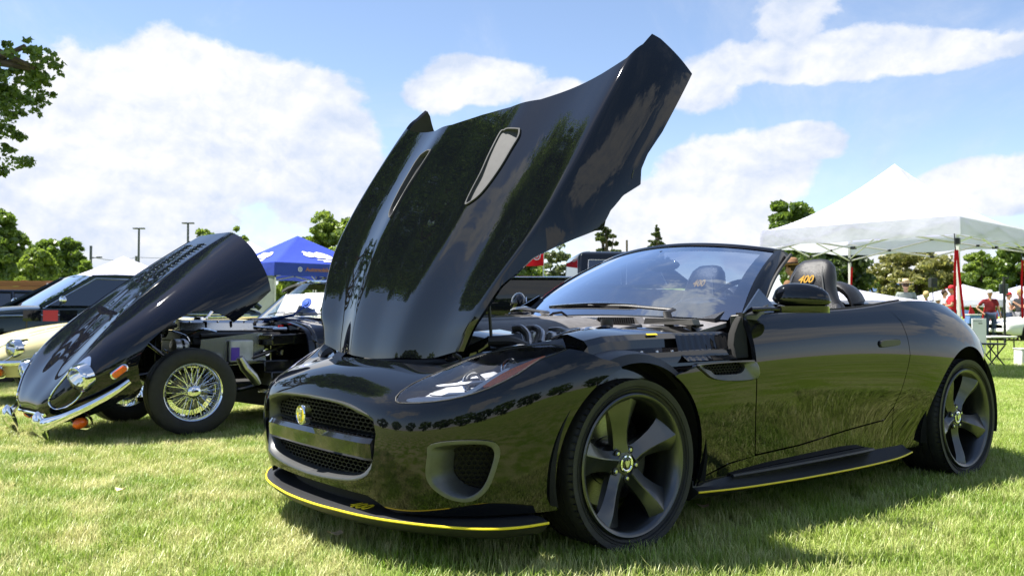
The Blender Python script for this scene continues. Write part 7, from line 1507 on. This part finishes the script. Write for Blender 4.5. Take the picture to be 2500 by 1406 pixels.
g = G(); P0 = np.array([col_x(221, 60), 60, hgt(627, 60)]); P1 = np.array([col_x(331, 75), 75, hgt(628, 75)]); P2 = np.array([col_x(520, 95), 95, hgt(615, 95)])
g.tube([P0+(P1-P0)*t-np.array([0, 0, .25*math.sin(math.pi*t)]) for t in np.linspace(0, 1, 9)]+[P1+(P2-P1)*t-np.array([0, 0, .3*math.sin(math.pi*t)]) for t in np.linspace(.1, 1, 9)], .022, 5); tag(g.obj('overhead_wire', 'pole_grey'), 'thin overhead wire strung between the grey poles', 'wire')
T_ = thing('utility_pole', 'thin bare pole right of the dark pine above the windscreen', 'pole', (col_x(1531, 60), 60, 0), 0); z_ = hgt(586, 60); g = G(); g.tube([(0, 0, 0), (0, 0, z_)], .07, 8); g.obj('pole', 'bark', T_)
T_ = thing('timber_fence', 'reddish timber rail fence behind the cars at the far left', 'fence', (-20.5, 26, 0), .06)
for k, z in enumerate((1.86, 1.72, 1.45, 1.15)): g = G(); g.box((4.0, -.03*k, z), (13, .06, .10 if k else .16)); g.obj('rail', 'wood', T_)
for k in range(7): g = G(); g.box((-2.2+2.05*k, .06, .98), (.14, .14, 1.95)); g.obj('fence_post', 'wood', T_)
g = G(); g.box((4.0, .16, .9), (12.6, .02, 1.2)); g.obj('backing_board', 'beige', T_)
# striped board leaning between the cream car and the dark green one
T_ = thing('striped_board', 'low board striped navy, dark red and navy standing behind the cream bonnet', 'board', (col_x(125, 10.6), 10.6, 0), .35)
for k, (m_, w_) in enumerate((('navy', .20), ('plate_red', .17), ('navy', .20))): g = G(); g.box((-.20+.195*k+.0*w_, 0, .90), (w_-.01, .02, .13)); g.obj('stripe_panel', m_, T_)
for s in (-.26, .26): g = G(); g.tube([(s, .02, 0), (s, .02, .9)], .01, 6); g.obj('leg', 'black_metal', T_)
# cards and rosette behind the navy car's windscreen
def ecar(x, y, z): c, s = math.cos(.80), math.sin(.80); return np.array([-2.82+x*c+y*s, 7.04+x*s-y*c, z])
def card(x0, y0, w_, h_, nm, mt, label, cat):
    g = G(); g.prism([ecar(x0, y0, .90), ecar(x0+.04, y0+w_, .90), ecar(x0+.04+h_*.55, y0+w_, .90+h_), ecar(x0+h_*.55, y0, .90+h_)], (0, .004, 0)); return tag(g.obj(nm, mt), label, cat)
card(1.30, -.40, .34, .20, 'white_card', 'paper', 'blank white card leaning inside the navy car windscreen on its left', 'card')
card(1.17, .13, .30, .20, 'white_card', 'paper', 'white card with the blue rosette inside the navy car windscreen', 'card')
c0 = ecar(1.19, .30, 1.005); T_ = thing('rosette', 'blue prize rosette with a ribbon tail on the white card', 'rosette', c0, 0)
g = G(); nrm_ = np.array([-.35, -.80, .45]); nrm_ /= np.linalg.norm(nrm_); a_, b_, _ = frame(nrm_); P_ = []
for k in range(32): r = .052 if k % 2 else .042; P_.append((a_*math.cos(2*math.pi*k/32)+b_*math.sin(2*math.pi*k/32))*r)
g.prism(P_, nrm_*.012); g.obj('pleats', 'rosette', T_); g = G(); g.lathe([(0, .02), (.026, .018), (.03, .01)], (0, 0, 0), nrm_, 20); g.obj('rosette_centre', 'rosette', T_)
g = G(); g.tube([(-.02, -.02, -.03), (-.10, -.06, -.10), (-.24, -.10, -.13), (-.34, -.12, -.145)], [.02, .026, .03, .03], 6, sq=(1, .2), up=(0, .5, 1)); g.obj('ribbon_tail', 'rosette', T_)
# a few fallen leaves in the foreground
lf = random.Random(9)
for k, (px, py) in enumerate(((820, 1322), (1712, 1253), (30, 1056), (300, 1212))):
    d = .8967*2167/(py-771.3); X, Y = col_x(px, d), d; a = lf.uniform(0, 6); g = G(); pts = [(math.cos(a+t)*r*.035*(1 if True else 1), math.sin(a+t)*r*.022, .045+.008*math.sin(t*2)) for t, r in ((0, 1), (.8, .8), (1.6, .7), (2.4, .9), (3.14, 1.1), (4, .8), (4.8, .7), (5.5, .85))]
    g.prism([(X+p[0], Y+p[1], p[2]) for p in pts], (0, 0, .001)); tag(g.obj('fallen_leaf', 'straw'), ('dry curled leaf on the grass under the front splitter', 'dry leaf on the grass just right of the front wheel', 'dry leaf on the grass by the navy car bumper', 'dry leaf on the sunny grass left of the convertible')[k], 'leaf', 'dry fallen leaves')
